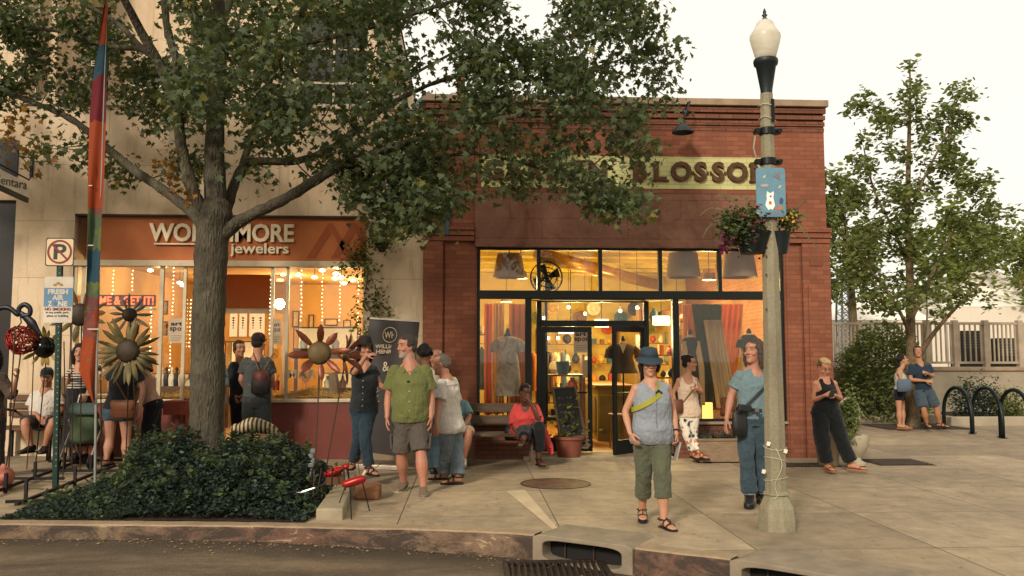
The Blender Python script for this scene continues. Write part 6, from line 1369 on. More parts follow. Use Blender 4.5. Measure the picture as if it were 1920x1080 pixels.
OCH=M('ochre_petal',hx('5f5434'),.6,.3,var=.5,vscale=10);OCD=M('brown_disc',hx('33281c'),.6,.2,var=.4,vscale=14);YLP=M('yellow_petal_metal',hx('85702e'),.6,.2,var=.3);MRN=M('maroon_petal',hx('643420'),.4,.4,var=.5,vscale=8);BRS=M('brass_disc',hx('55462a'),.6,.3,var=.4,vscale=9);GRP=M('grey_petal',hx('6b6657'),.6,.4,var=.4)
random.seed(3)
metal_flower('large ochre metal sunflower with a brown disc, left of the tree trunk',240,658,10.6,61,22,15,OCH,OCD,(235,880),.055,lay=2)
metal_flower('greyish metal flower behind and above the large ochre sunflower',243,590,11.2,38,13,12,GRP,OCD,(258,885),.05,.5)
metal_flower('ochre metal sunflower half hidden behind the feather banner',150,590,11.0,52,21,14,OCH,OCD,(150,885),.07,.2)
metal_flower('yellow-petalled metal flower with a shiny black ball centre, far left',84,651,10.6,38,20,13,YLP,M('black_gloss',hx('141312'),.15,.3,bump=0),(66,880),.05,ball=True)
metal_flower('dark maroon metal flower with a brass disc in front of the jewellery window',599,662,9.6,57,22,8,MRN,BRS,(586,955),.085,.1,cup=.2)
metal_flower('dark maroon metal flower turned almost edge-on beside the brass-centred one',645,668,9.8,52,10,8,MRN,BRS,(600,950),.09,1.25,cup=.25)
metal_flower('small white wire daisy beside the feather banner',186,690,10.8,13,5,7,M('white_petal',hx('b5aa98'),.5),OCH,(190,885),.03)
rgp=random.Random(8)
wb=thing('red_wire_ball','red tangled wire ball ornament on a stake at the far left','garden ornament',tuple(at(42,640,10.5)));c=at(42,637,10.5);m=MB();Rw=27*px_m(10.5)
for _ in range(16):
    ax=Vector((rgp.gauss(0,1),rgp.gauss(0,1),rgp.gauss(0,1))).normalized();u=ax.orthogonal().normalized();v=ax.cross(u);m.tube([c+ax*Rw*.3*rgp.uniform(-1,1)+(u*math.cos(a)+v*math.sin(a))*Rw*(.92+.1*math.sin(3*a))for a in np.linspace(0,2*PI,25)],.008,5,cap=False)
m.build('wire_tangle',M('red_wire',hx('7c1f17'),.4,.3),wb,smooth=True);m=MB();m.tube([c,tuple(gr(8,905))],.008,5);m.build('stake',RST,wb)
bd=thing('scrap_metal_bird','dark scrap-metal bird with a looped neck at the far left','garden ornament',tuple(at(40,600,10.3)));m=MB()
q=smooth_path([tuple(at(x,y,10.3))for x,y in((-20,590),(0,578),(18,578),(34,590),(36,578),(46,571),(56,578),(55,590),(42,592))],5);m.tube(q,[.035]*5+[.03]*(len(q)-5),8,dome=True,flat=.6);q=smooth_path([tuple(at(x,y,10.3))for x,y in((40,588),(54,600),(66,615),(80,632))],5);m.tube(q,list(np.linspace(.03,.055,8))+list(np.linspace(.055,.008,len(q)-8)),8,dome=True,flat=.4);m.build('body',M('scrap_steel',hx('26262a'),.4,.7,var=.4),bd,smooth=True)
m=MB();m.tube([at(38,592,10.3),at(40,605,10.3),at(28,618,10.3),at(20,760,10.3),tuple(gr(16,900))],.009,6);m.build('stake',RST,bd)
pg=thing('pink_pig_ornament','round pink pig ornament at the bottom left edge','garden ornament',tuple(gr(2,915)));m=MB();c=at(0,895,9.9);PK=M('pig_pink',hx('9c5c50'),.5);m.ell(c,(.14,.17,.13),16,12);m.tube([c+Vector((.08,-.08,.02)),c+Vector((.13,-.15,.02))],[.05,.045],12);m.build('body',PK,pg,smooth=True)
m=MB();[m.ell(c+Vector((x,-.06,.12)),(.03,.012,.04),8,6)for x in(-.03,.06)];m.each('ear',PK,pg);m=MB();[m.tube([c+Vector((x,y,-.08)),c+Vector((x,y,-.16))],.025,8)for x in(-.07,.07)for y in(-.08,.08)];m.each('leg',PK,pg)
rk=thing('iron_display_rack','low black iron rack lying on the pavement that holds the metal flowers','display rack',tuple(gr(100,920)));m=MB()
for a,c in(((-20,935),(150,870)),((30,955),(215,880)),((-20,905),(120,905)),((10,950),(170,945)),((60,890),(240,890)),((90,872),(260,868))):
    A_,C_=gr(*a),gr(*c);m.beam(A_+Vector((0,0,.05)),C_+Vector((0,0,.05)),.035,.03)
for x,y in((10,925),(65,900),(48,938),(120,880),(170,885),(200,875),(140,912)):A_=gr(x,y);m.beam(A_,A_+Vector((0,0,.22)),.03,.03)
m.each('rail',M('rack_iron',hx('1e1c1a'),.6,.4),rk)
for i,(x0_,y0_,x1_,y1_)in enumerate(((14,700,4,880),(64,640,50,880),(120,640,118,895),(132,610,135,885))):
    m=MB();A_,C_=gr(x1_,y1_),at(x0_,y0_,gr(x1_,y1_).y);m.tube([A_,(A_+C_)/2+Vector((.02,0,0)),C_],.007,5);m.build('stake',RST,rk)
# benches
WBN=M('weathered_bench_wood',hx('57483a'),.85,var=.35,stretch=(1.2,12,12),bump=.5,bscale=12)
bn=thing('wooden_bench','long weathered grey plank bench below the left shop window','bench',(at(930,860,12.6).x,12.6,0));xa,xb=at(868,820,12.6).x,at(1012,820,12.6).x
m=MB();[m.box((xa,12.30+k*.115,.415),(xb,12.40+k*.115,.455))for k in range(4)];m.each('seat_plank',WBN,bn,bevel=.006);m=MB();[m.box((xa,12.80,z),(xb,12.84,z+.13))for z in(.56,.74)];m.each('back_plank',WBN,bn,bevel=.006)
m=MB();[m.box((x,y0_,0),(x+.07,y0_+.07,z))for x in(xa+.08,xb-.15)for y0_,z in((12.32,.414),(12.725,.88))];m.each('leg',WBN,bn);m=MB();[m.box((x+.071,12.39,.3),(x+.1,12.72,.38))for x in(xa+.01,xb-.22)];m.each('rail',WBN,bn)
b2=thing('slatted_bench','dark slatted bench against the cream wall under the seated man at left','bench',(at(60,820,12.85).x,12.85,gz(-7)));zz=gz(-7);xa,xb=at(5,820,12.85).x,at(122,820,12.85).x;BD=M('bench_dark',hx('5c4630'),.7,stretch=(1,9,9))
m=MB();[m.box((xa,12.5+k*.1,zz+.42),(xb,12.58+k*.1,zz+.45))for k in range(5)];m.each('seat_slat',BD,b2);m=MB();[m.box((xa,12.98,zz+.58+k*.12),(xb,13.01,zz+.66+k*.12))for k in range(3)];m.each('back_slat',BD,b2);m=MB();[m.box((x,y_,zz-.02),(x+.05,y_+.05,zz+.419))for x in(xa+.05,xb-.1)for y_ in(12.51,12.92)];m.each('leg',MATS['rack_iron'],b2)
m=MB();m.tube(smooth_path([(xa+.12,12.45,zz+.45),(xa+.1,12.47,zz+.68),(xa+.1,12.7,zz+.70),(xa+.1,12.98,zz+.66)],5),.02,8);m.build('armrest',MATS['rack_iron'],b2)
# roller banner with WH lettering
rb=thing('roller_banner','black roll-up banner with a round WH emblem standing behind the green-shirted man','banner stand',tuple(gr(740,850)));Y3=12.1
A4=[at(663,844,12.15),at(762,858,11.9),at(786,604,11.95),at(694,598,12.2)];N3=(A4[1]-A4[0]).cross(A4[3]-A4[0]).normalized();N3=N3 if N3.y<0 else-N3
m=MB();vs=[]
for sd in(0,.006):
    for j in range(13):
        for i in range(13):u,v=i/12,j/12;q=A4[0].lerp(A4[1],u).lerp(A4[3].lerp(A4[2],u),v)+N3*(.012*math.sin(u*9+v*3)*(.3+v)-sd);vs.append(q)
fs=[]
for j in range(12):
    for i in range(12):a=j*13+i;fs+=[(a,a+1,a+14,a+13),(169+a,169+a+13,169+a+14,169+a+1)]
m.add(vs,fs);m.build('printed_sheet',M('banner_black',hx('26211d'),.45,var=.25,vscale=2,bump=.1),rb,smooth=True)
m=MB();m.beam(A4[3]+(A4[3]-A4[0]).normalized()*.012,A4[2]+(A4[3]-A4[0]).normalized()*.012,.02,.025);m.build('top_rail',M('aluminium',hx('a89c8c'),.4,.4),rb);m=MB();z_=Vector((0,0,.03));m.beam(Vector((A4[0].x,A4[0].y,.035)),Vector((A4[1].x,A4[1].y,.035)),.1,.06);m.build('base',MATS['aluminium'],rb,bevel=.01)
GLD=M('print_cream',hx('b09c80'),.5,bump=0);ry=math.atan2((A4[1]-A4[0]).y,(A4[1]-A4[0]).x)
def on_b(px,py):u=(px-694)/92;v=(852-py)/250;return A4[0].lerp(A4[1],u).lerp(A4[3].lerp(A4[2],u),v)+N3*.028
c=on_b(736,630);ex=(A4[1]-A4[0]).normalized();ey=(A4[3]-A4[0]).normalized();m=MB();R2=14*px_m(12);m.tube([c+(ex*math.cos(a)+ey*math.sin(a))*R2 for a in np.linspace(0,2*PI,33)],.006,5,cap=False);m.build('emblem_ring',GLD,rb)
for tx_t,x,y,w_,h_ in(('WH',736,630,20,12),('WILLIAM',732,652,42,7),('HENRY',732,662,36,7),('&',735,690,12,18)):
    q=on_b(x,y);k=px_m(12);text_fit(tx_t,q.x-w_*k/2,q.x+w_*k/2,q.z,h_*k,q.y,GLD,'lettering',rb,bold=.002,depth=.001,rotz=0)
m=MB()
for k in range(9):q=on_b(718+rgp.uniform(-6,8),735+k*3.4);m.tube([q+Vector((.05*math.cos(a),0,.02*math.sin(a*2+k)))for a in np.linspace(0,5,9)],.004,4)
m.each('script_flourish',GLD,rb)
# A-board chalk menu by the door
ab=thing('chalkboard_sign','tilted chalkboard sandwich sign leaning behind the terracotta pot','sign',tuple(gr(1070,850)));Yq=13.02;B4=[at(1052,836,Yq-.08),at(1102,840,Yq-.1),at(1078,725,Yq+.16),at(1036,728,Yq+.16)]
m=MB();n_=(B4[1]-B4[0]).cross(B4[3]-B4[0]).normalized();n_=n_ if n_.y<0 else-n_;m.add([p for p in B4]+[p-n_*.015 for p in B4],[(0,1,2,3),(7,6,5,4),(0,4,5,1),(1,5,6,2),(2,6,7,3),(3,7,4,0)]);m.build('slate',M('chalk_slate',hx('25221f'),.8,var=.4),ab)
m=MB();[m.beam(B4[i]+n_*.004,B4[(i+1)%4]+n_*.004,.03,.025)for i in range(4)];m.each('frame_rail',M('slate_frame',hx('5a4a38'),.8),ab);m=MB()
for r_ in range(6):
    for k in range(4):q=B4[0].lerp(B4[1],.22+k*.17+rgp.uniform(-.02,.02)).lerp(B4[3].lerp(B4[2],.22+k*.17),.22+r_*.12)+n_*.003;m.tube([q+Vector((.014*math.cos(a),0,.014*math.sin(a*rgp.uniform(1,2))))for a in np.linspace(0,4.5,7)],.0022,4)
m.build('chalk_scrawl',M('chalk',hx('9c9080'),.9,bump=0),ab);
m=MB();[m.obox(at(1084+k*2,818+k*9,12.98),(.30,.10,.03),Matrix.Rotation(-.12,3,'Y'))for k in range(3)];m.each('stacked_boards',WBN,ab)
# red bug sculptures, timber block, silver dragonfly, striped cats, stroller
blk_=thing('timber_block','weathered cut timber block on the pavement under the red ornament','timber',tuple(gr(688,935)));m=MB();a=gr(664,938);c=gr(716,930);m.box((a.x,a.y,.0),(c.x,a.y+.28,.16));m.build('block',M('cut_timber',hx('7a5238'),.85,var=.5,vscale=9,stretch=(1,1,5)),blk_,bevel=.03)
RDM=M('red_enamel',hx('8c1f18'),.3,.3,var=.2);
rc=thing('red_capsule_ornament','red capsule-bodied metal insect ornament on thin stakes by the bed edging','garden ornament',tuple(gr(665,960)));a,c=at(648,908,8.75),at(679,898,8.75);m=MB();m.tube([a,(a+c)/2,c],[.038,.046,.042],14,dome=True);m.build('body',RDM,rc,smooth=True);m=MB()
for s_,e_ in(((656,910),(659,974)),((680,905),(693,958)),((649,908),(628,965))):m.tube([at(*s_,8.75),tuple(gr(*e_))],.006,5)
for s_,e_ in(((680,900),(715,868)),((678,896),(700,862)),((676,897),(668,852))):m.tube([at(*s_,8.75),at(*e_,8.75)],.003,5)
m.each('leg_wire',MATS['rack_iron'],rc);m=MB();m.tube([at(677,898,8.75),at(686,882,8.75)],[.012,.016],8);m.build('white_tip',CAB,rc)
rs_=thing('red_beetle_ornament','red metal beetle ornament with bent legs resting on the bed edging','garden ornament',tuple(gr(630,930)));c=at(627,884,9.0);m=MB();m.ell(c,(.12,.08,.045),16,10,Matrix.Rotation(-.35,3,'Y'));m.ell(c+Vector((.12,0,.05)),(.035,.03,.03),10,8);m.build('shell',RDM,rs_,smooth=True);m=MB()
for k in range(6):s_=-1 if k<3 else 1;x=-.07+.07*(k%3);m.tube([c+Vector((x,s_*.05,0)),c+Vector((x*1.6,s_*.13,.05)),c+Vector((x*2.0,s_*.17,-.17))],.009,5)
m.each('leg',MATS['rack_iron'],rs_);m=MB();m.obox(c+Vector((0,.02,-.09)),(.18,.14,.08),Matrix.Rotation(.2,3,'Z'));m.build('rusty_base',M('rust_base',hx('5a3a28'),.8,.2),rs_)
df=thing('metal_dragonfly','silver and copper metal dragonfly ornament perched over the planting bed','garden ornament',tuple(gr(560,950)));m=MB();m.tube([at(590,915,8.8),at(560,925,8.8),at(548,930,8.8)],[.012,.018,.024],8,dome=True);m.build('body',M('silver_metal',hx('8f8f8c'),.3,.8),df);m=MB()
for x,y,r_ in((536,934,-.5),(547,936,.9),(540,928,-.9),(552,928,.4)):m.ell(at(x,y,8.8),(.055,.02,.018),12,6,Matrix.Rotation(r_,3,'Y'))
m.each('wing',M('copper_wing',hx('9c7450'),.35,.7),df,smooth=True);m=MB();m.tube([at(570,922,8.8),tuple(gr(572,965))],.006,5);m.build('stake',RST,df)
sc_=thing('silver_stack_ornament','upright chain of silver metal bits at the right end of the bed','garden ornament',tuple(gr(588,930)));m=MB();[m.obox(at(587-k%2*4,845+k*9,9.3),(.05,.04,.035),Matrix.Rotation(k,3,'Y'))for k in range(7)];m.tube([at(586,840,9.3),at(588,915,9.3)],.008,5);m.build('bits',M('chrome_bits',hx('8d959a'),.25,.8),sc_)
wh=thing('small_wheel_ornament','small dark spoked wheel leaning at the bed edge','garden ornament',tuple(gr(600,940)));c=at(600,888,9.1);m=MB();m.tube([c+Vector((.03*math.cos(a),.02*math.cos(a),.13*math.sin(a)))+Vector((.05*math.cos(a),0,0))for a in np.linspace(0,2*PI,25)],.012,6,cap=False);m.build('tyre',MATS['rack_iron'],wh)
def m_zebra():
    t=NT('striped_paint');w=t.n('TexWave');w.bands_direction='X';w.inputs['Scale'].default_value=6;w.inputs['Distortion'].default_value=1.5;t.l(t.coord(),w.inputs[0]);return t.set(t.ramp(w.outputs['Fac'],[(.42,hx('1c1814')),(.55,hx('a8926c'))]),.6)
zc=thing('striped_animal_ornament','black-and-cream striped animal figure lying in the bushes right of the trunk','garden ornament',tuple(gr(490,870)));m=MB();m.tube(smooth_path([tuple(at(x,y,10.9))for x,y in((448,806),(470,796),(492,800),(510,806),(524,816))],4),[.05,.07,.08,.085,.09,.09,.09,.09,.085,.08,.075,.07,.065,.06,.05,.04,.03][:17],12,dome=True);ZB=m_zebra();m.build('body',ZB,zc,smooth=True);m=MB();m.ell(at(443,803,10.9),(.07,.06,.06),12,8);m.build('head',ZB,zc,smooth=True)
st=thing('stroller','green and grey baby stroller in front of the dark-dressed woman','stroller',(at(160,870,11.9).x,11.9,gz(-5.6)));c=at(160,800,11.9);z0=gz(-5.6);AL=MATS['aluminium'];m=MB()
for s_ in(-.2,.2):
    m.tube([c+Vector((s_,.25,.42)),c+Vector((s_,.05,.0)),Vector((c.x+s_,c.y-.3,z0+.1))],.012,6);m.tube([c+Vector((s_,-.05,.1)),Vector((c.x+s_,c.y+.3,z0+.1))],.012,6)
m.tube([c+Vector((-.2,.25,.42)),c+Vector((.2,.25,.42))],.016,6);m.build('frame',AL,st);m=MB();m.loft([(c+Vector((0,.0,z)),(w,0,0),(0,d,0))for z,w,d in((-.22,.15,.16),(-.15,.19,.22),(.02,.19,.16),(.16,.18,.08),(.22,.15,.04))],18);m.build('seat',M('lime_fabric',hx('46543a'),.8),st,smooth=60)
m=MB();vs=[];m.loft([(c+Vector((0,.06-.2*math.sin(a),.16+.16*math.cos(a)*1.0)),(.19,0,0),(0,.012,0))for a in np.linspace(-.5,1.5,9)],14);m.build('canopy',M('grey_green_canopy',hx('3a4a44'),.8),st,smooth=True);m=MB()
for s_ in(-.22,.22):
    for y_ in(-.3,.3):m.lathe([(.03,-.015),(.085,-.02),(.09,0),(.085,.02),(.03,.015)],(c.x+s_,c.y+y_,z0+.09),18,(1,0,0))
m.each('wheel',BLK_,st)
# ---- right side: bike racks and the hourglass urn chair planter
def bike_rack(label,x0_,x1_,ytop,ya,yb):
    a,c=gr(x0_,ya),gr(x1_,yb);th=thing('bike_rack',label,'bike rack',tuple(a),'hoop bike racks');zt=at((x0_+x1_)/2,ytop,(a.y+c.y)/2).z-.03;r=(c-a).length/2;m=MB();mid=(a+c)/2;d=(c-a).normalized()
    m.tube([tuple(a+Vector((0,0,-.01)))]+[tuple(mid+d*(-r*math.cos(t))+Vector((0,0,zt-r+r*math.sin(t))))for t in np.linspace(0,PI,17)]+[tuple(c+Vector((0,0,-.01)))],.038,12);m.build('hoop',M('rack_black_green',hx('16211f'),.4,.4,bump=.1),th,smooth=True);m=MB();[m.lathe([(.075,0),(.075,.012),(.04,.016)],q,14)for q in(a,c)];m.each('foot_plate',MATS['rack_black_green'],th)
bike_rack('left hoop of the three dark bike racks',1771,1823,724,805,814);bike_rack('middle hoop of the three dark bike racks',1824,1881,724,811,822);bike_rack('right hoop of the three dark bike racks, at the photo edge',1877,1935,728,820,830)
ur=thing('wicker_chair_planter','cream round-backed planter chair full of trailing green plants beside the brick corner','planter',tuple(gr(1590,868)));Yu=12.0;c=at(1590,800,Yu);CW=M('cream_urn',hx('9c917a'),.7,var=.15,stretch=(8,8,1));m=MB()
m.tube([at(1577+0,800,Yu),*[at(1591+19*-math.cos(t),775-28*math.sin(t),Yu)for t in np.linspace(0,PI,13)],at(1611,800,Yu)],.022,10);m.build('arched_back',CW,ur,smooth=True)
g=gr(1590,872);m=MB();m.lathe([(.10,0),(.13,.02),(.13,.05),(.07,.09),(.06,.13),(.12,.2),(.17,.30),(.185,.42),(.18,.45),(.16,.42)],(g.x+.06,Yu,0),26);m.build('urn',CW,ur,smooth=45);m=MB();x9=at(1553,860,Yu).x;m.lathe([(.14,0),(.16,.2),(.19,.45),(.2,.46),(.17,.4)],(x9+.04,Yu+.1,0),26);m.build('tapered_pot',M('brown_pot',hx('7c6a52'),.8),ur,smooth=45)
rg=np.random.default_rng(4);leaf_mesh('trailing_plant',[np.array(at(1594+rg.normal()*9,780+rg.normal()*24,Yu-.1+rg.normal()*.08))for _ in range(900)],.055,m_leaf('trail_leaf','3a4a28','77834a','8a9058',.3),ur,shape=_OVAL,droop=.5,rng=rg)
wv=thing('water_valve','small iron valve cap at the foot of the brick corner','valve',tuple(gr(1521,858)));m=MB();q=gr(1521,858);m.lathe([(.04,0),(.04,.08),(.05,.085),(.05,.11),(.02,.12)],q,14);m.build('cap',IRON,wv)

# ================================================================== people: one continuous skin mesh each, clothing and hair as children
TMP=[] # (temp object, final object, finishing function)
_tex={}
def cl_tex(scale,depth=2):
    if scale not in _tex:t=bpy.data.textures.new('folds_%g'%scale,'CLOUDS');t.noise_scale=scale;t.noise_depth=depth;_tex[scale]=t
    return _tex[scale]
def remesh(mb,name,mat,parent,voxel=.008,smooth=2,folds=0.0,fscale=.12,paint=None,push=None):
    """union of overlapping closed pieces -> one skin; folds = relief strength in metres"""
    og=WORG[root_of(parent).name]if parent is not None else mb.org
    me=mb.mesh(name,og);tmp=bpy.data.objects.new('tmp',me);link(tmp)
    r=tmp.modifiers.new('r','REMESH');r.mode='VOXEL';r.voxel_size=voxel;r.adaptivity=0
    s=tmp.modifiers.new('s','SMOOTH');s.factor=.5;s.iterations=smooth
    if folds:
        for k,(sc,st)in enumerate(((fscale,1.25),(fscale*.4,.4),(fscale*.18,.12))):
            d=tmp.modifiers.new('d','DISPLACE');d.texture=cl_tex(sc);d.texture_coords='LOCAL';d.strength=folds*st;d.mid_level=.5
    fin=bpy.data.objects.new(name,bpy.data.meshes.new(name));link(fin)
    if parent is not None:fin.parent=parent
    else:fin.location=og;WORG[fin.name]=Vector(og)
    TMP.append((tmp,fin,mat,paint,push,Vector(og)));return fin
def finish_people():
    bpy.context.view_layer.update();dg=bpy.context.evaluated_depsgraph_get()
    for tmp,fin,mat,paint,push,og in TMP:
        me=bpy.data.meshes.new_from_object(tmp.evaluated_get(dg));me.name=fin.name;n=len(me.vertices)
        co=np.empty(n*3,np.float32);me.vertices.foreach_get('co',co);co=co.reshape(-1,3).astype(float)+np.array(og)
        if push is not None:co2=push(co,me);me.vertices.foreach_set('co',(co2-np.array(og)).astype(np.float32).ravel())
        me.polygons.foreach_set('use_smooth',np.ones(len(me.polygons),bool));me.materials.clear();me.materials.append(mat)
        if paint is not None:
            c=np.concatenate([np.clip(paint(co),0,1),np.ones((n,1))],1).astype(np.float32);a=me.color_attributes.new('tone','FLOAT_COLOR','POINT');a.data.foreach_set('color',c.ravel())
        old=fin.data;fin.data=me;bpy.data.meshes.remove(old);d=tmp.data;bpy.data.objects.remove(tmp);bpy.data.meshes.remove(d)
    TMP.clear()
def m_skin():
    t=NT('skin');a=t.n('Attribute');a.attribute_name='tone';o=t.coord()
    c=t.mix(.25,a.outputs['Color'],t.ramp(t.noise(o,22,4),[(.3,(.75,.62,.58)),(.65,(1,1,1))]),'MULTIPLY');t.bump(t.noise(o,160,3),.15,.002)
    t.b.inputs['Subsurface Weight'].default_value=.08;t.b.inputs['Subsurface Scale'].default_value=.01;return t.set(c,.55,0,.35)
SKIN=m_skin()
def cloth(name,c,var=.10,weave=260,kind=None,c2=None,rough=.85,spec=.15):
    key='cloth_'+name
    if key in MATS:return MATS[key]
    t=NT(key);o=t.coord();c=hx(c);n=t.noise(o,6,5,.7);col=t.ramp(n,[(.3,mul(c,1-var)),(.7,mul(c,1+var))])
    if kind=='denim':
        st=t.noise(t.coord(scale=(60,60,4)),5,3,.8);w=t.noise(o,3.0,4,.6)
        col=t.mix(t.ramp(w,[(.45,(0,0,0)),(.75,(.45,.45,.45))]),col,mul(c,1.9));col=t.mix(.5,col,t.ramp(st,[(.35,(.55,.6,.65)),(.65,(1.1,1.1,1.1))]),'MULTIPLY')
    elif kind=='leaves':
        v=t.n('TexVoronoi');v.inputs['Scale'].default_value=13;v.inputs['Randomness'].default_value=.9;wv=t.n('VectorMath');wv.operation='ADD';nn=t.n('TexNoise');nn.inputs['Scale'].default_value=12;t.l(o,nn.inputs[0])
        sc=t.n('VectorMath');sc.operation='SCALE';sc.inputs['Scale'].default_value=.09;t.l(nn.outputs['Color'],sc.inputs[0]);t.l(sc.outputs[0],wv.inputs[0]);t.l(o,wv.inputs[1]);t.l(wv.outputs[0],v.inputs[0])
        col=t.ramp(v.outputs['Distance'],[(.18,hx('2a3038')),(.34,hx('5a626a')),(.42,hx('c8beac')),(.8,hx('d6ccb8'))])
    elif kind=='stripes':
        w=t.n('TexWave');w.bands_direction='Z';w.inputs['Scale'].default_value=9;t.l(o,w.inputs[0]);col=t.ramp(w.outputs['Fac'],[(.45,c),(.55,hx(c2))])
    ws=t.noise(o,weave,2);fo=t.noise(t.coord(scale=(1,1,.45),rot=(0,.5,0)),11,3,.55,2.2);f2=t.noise(t.coord(scale=(1,1,.6),rot=(0,-.7,0)),19,2,.5,1.5);t.bump(t.math('ADD',t.math('MULTIPLY',ws,.12),t.math('ADD',fo,t.math('MULTIPLY',f2,.5))),.75,.02)
    t.b.inputs['Sheen Weight'].default_value=.1;MATS[key]=t.set(col,rough,0,spec);return MATS[key]
def hairm(name,c,sc=70):
    key='hair_'+name
    if key in MATS:return MATS[key]
    t=NT(key);o=t.coord(scale=(1,1,.25));n=t.noise(o,sc,4,.8,.6);c=hx(c);t.bump(n,1.0,.02);MATS[key]=t.set(t.ramp(n,[(.3,mul(c,.45)),(.7,mul(c,1.5))]),.55,0,.3);return MATS[key]
LEATH=lambda n,c:M('leather_'+n,hx(c),.5,var=.25,vscale=8,bump=.3,bscale=90)
SOLE=M('sandal_rubber',hx('1a1917'),.8)
def unit(v):v=Vector(v);return v.normalized()
def nrm_or(v,alt):
    return v.normalized()if v.length>1e-5 else Vector(alt)
class Person:
    """joints come in as points on the photograph plus a depth offset; a = image-left side of the body, b = image-right side"""
    def __init__(s,label,Y,J,foot_z=0.0,H=1.70,skin='b0785a',fem=False,bulk=1.0,belly=0.0,face=0.0,head_yaw=None,head_pitch=0.0,head_roll=0.0,voxel=.0075,bust=0.0,group=None,hands=('relax','relax'),foot_yaw=(0,0),hs=1.05,lip='9a5545',hand_dir=(None,None)):
        s.Y=Y;s.k=H/1.70;k=s.k;s.fem=fem;s.vox=voxel;s.skin=tuple(v*q for v,q in zip(hx(skin),(.95,1.04,1.06)));s.lip=hx(lip);s.J={}
        for n,v in J.items():s.J[n]=at(v[0],v[1],Y+(v[2]if len(v)>2 else 0))
        j=s.J;s.face=R_(face);s.hy=R_(face if head_yaw is None else head_yaw);s.hp=R_(head_pitch);s.hr=R_(head_roll);s.bulk=bulk;s.belly=belly;s.bust=bust;s.hs=hs
        s.fwd=Vector((math.sin(s.face),-math.cos(s.face),0));s.label=label;s.foot_yaw=foot_yaw;s.hands=hands;s.hand_dir=hand_dir
        lim=.258*s.k;dz=(j['hd'].z-(j['sha'].z+j['shb'].z)/2)-lim # a neck no longer than anatomy allows
        if dz>0 and abs(j['hd'].x-(j['sha'].x+j['shb'].x)/2)<.2:
            for n in('sha','shb'):j[n]=j[n]+Vector((0,0,dz))
        c=(j['hpa']+j['hpb'])/2;s.root=thing('tmp_root',None,None,(c.x,c.y,foot_z));
        s.hipc=c;s.shc=(j['sha']+j['shb'])/2
        s.group=group
        s.torso_setup();s.rights=None
    def torso_setup(s):
        j=s.J;k=s.k;b=s.bulk
        s.up=unit(s.shc-s.hipc)
        def axes(v):
            r=v-s.up*v.dot(s.up);r=nrm_or(r,(1,0,0));f=r.cross(s.up)
            if f.dot(s.fwd)<0:f=-f
            return r,f
        s.rh,s.fh=axes(j['hpb']-j['hpa']);s.rs,s.fs=axes(j['shb']-j['sha'])
        hw=.175 if s.fem else .165;ww=.135 if s.fem else .150;cw=.150 if s.fem else .172
        g=s.belly
        # t along hips(0) -> shoulders(1): half width, front depth, back depth
        s.sec=[(-.16,hw*.80,.085,.10),(-.06,hw*.98,.105+g*.3,.125),(.06,hw*.99,.115+g*.7,.115),(.22,hw*.92*(1 if not s.fem else .96)+g*.25,.115+g,.095),(.38,ww+g*.45,.112+g*.9,.09),(.55,(ww+cw)/2+g*.2,.118+g*.45+s.bust*.4,.10),(.70,cw,.122+s.bust+g*.1,.108),(.82,cw*1.0,.110+s.bust*.6,.105),(.92,cw*.97,.085,.085),(1.0,cw*.86,.062,.066),(1.06,.085,.05,.055)]
        if s.fem:s.sec[4]=(.38,ww+g*.45,.10+g*.9,.082)
        s.sec=[(t,w*b*k,f*b*k,bk*b*k)for t,w,f,bk in s.sec]
    def torso_at(s,t):
        S=s.sec;ts=[q[0]for q in S];w,f,bk=(float(np.interp(t,ts,[q[i]for q in S]))for i in(1,2,3))
        c=s.hipc.lerp(s.shc,t)if 0<=t<=1 else(s.hipc+(s.shc-s.hipc)*t)
        u=max(0,min(1,t));r=nrm_or(s.rh.lerp(s.rs,u),s.rh);fo=nrm_or(s.fh.lerp(s.fs,u),s.fh)
        lean=0.012*math.sin(PI*u);return c+fo*lean,r,fo,w,f,bk
    def torso(s,mb,t0,t1,grow=0.0,n=22,flare=0.0,gw=None,steps=14,top_in=0.0):
        rg=[]
        for i in range(steps+1):
            t=t0+(t1-t0)*i/steps;c,r,fo,w,f,bk=s.torso_at(t);e=grow*(1-.45*max(0,min(1,(t-.72)/.2)))+flare*(1-i/steps)**1.5
            if gw:e+=gw(t)
            rg.append((c,r*(w+e),fo*(f+e),(bk+e)/(f+e)))
        mb.loft(rg,n)
    def limb(s,mb,a,b,c,ra,rb,rc,bulge=.0,t0=0.0,t1=2.0,n=12,dome=True):
        """two-bone limb a-b-c, t0..t1 clips along it (0..1 upper, 1..2 lower)"""
        a,b,c=Vector(a),Vector(b),Vector(c);pts=[];rad=[];N=14
        for i in range(N+1):
            t=t0+(t1-t0)*i/N
            if t<=1:p=a.lerp(b,t);r=ra+(rb-ra)*t**.9
            else:u=t-1;p=b.lerp(c,u);r=(rb+(rc-rb)*u)+bulge*math.sin(PI*min(1,u*1.25))**2*(1 if u<.8 else 0)
            # soften the bend
            if .85<t<1.15:q=(a.lerp(b,.85)+b.lerp(c,.15))/2;w=1-abs(t-1)/.15;p=p.lerp(q,.35*w)
            pts.append(p);rad.append(r)
        mb.tube(pts,rad,n,dome=dome)
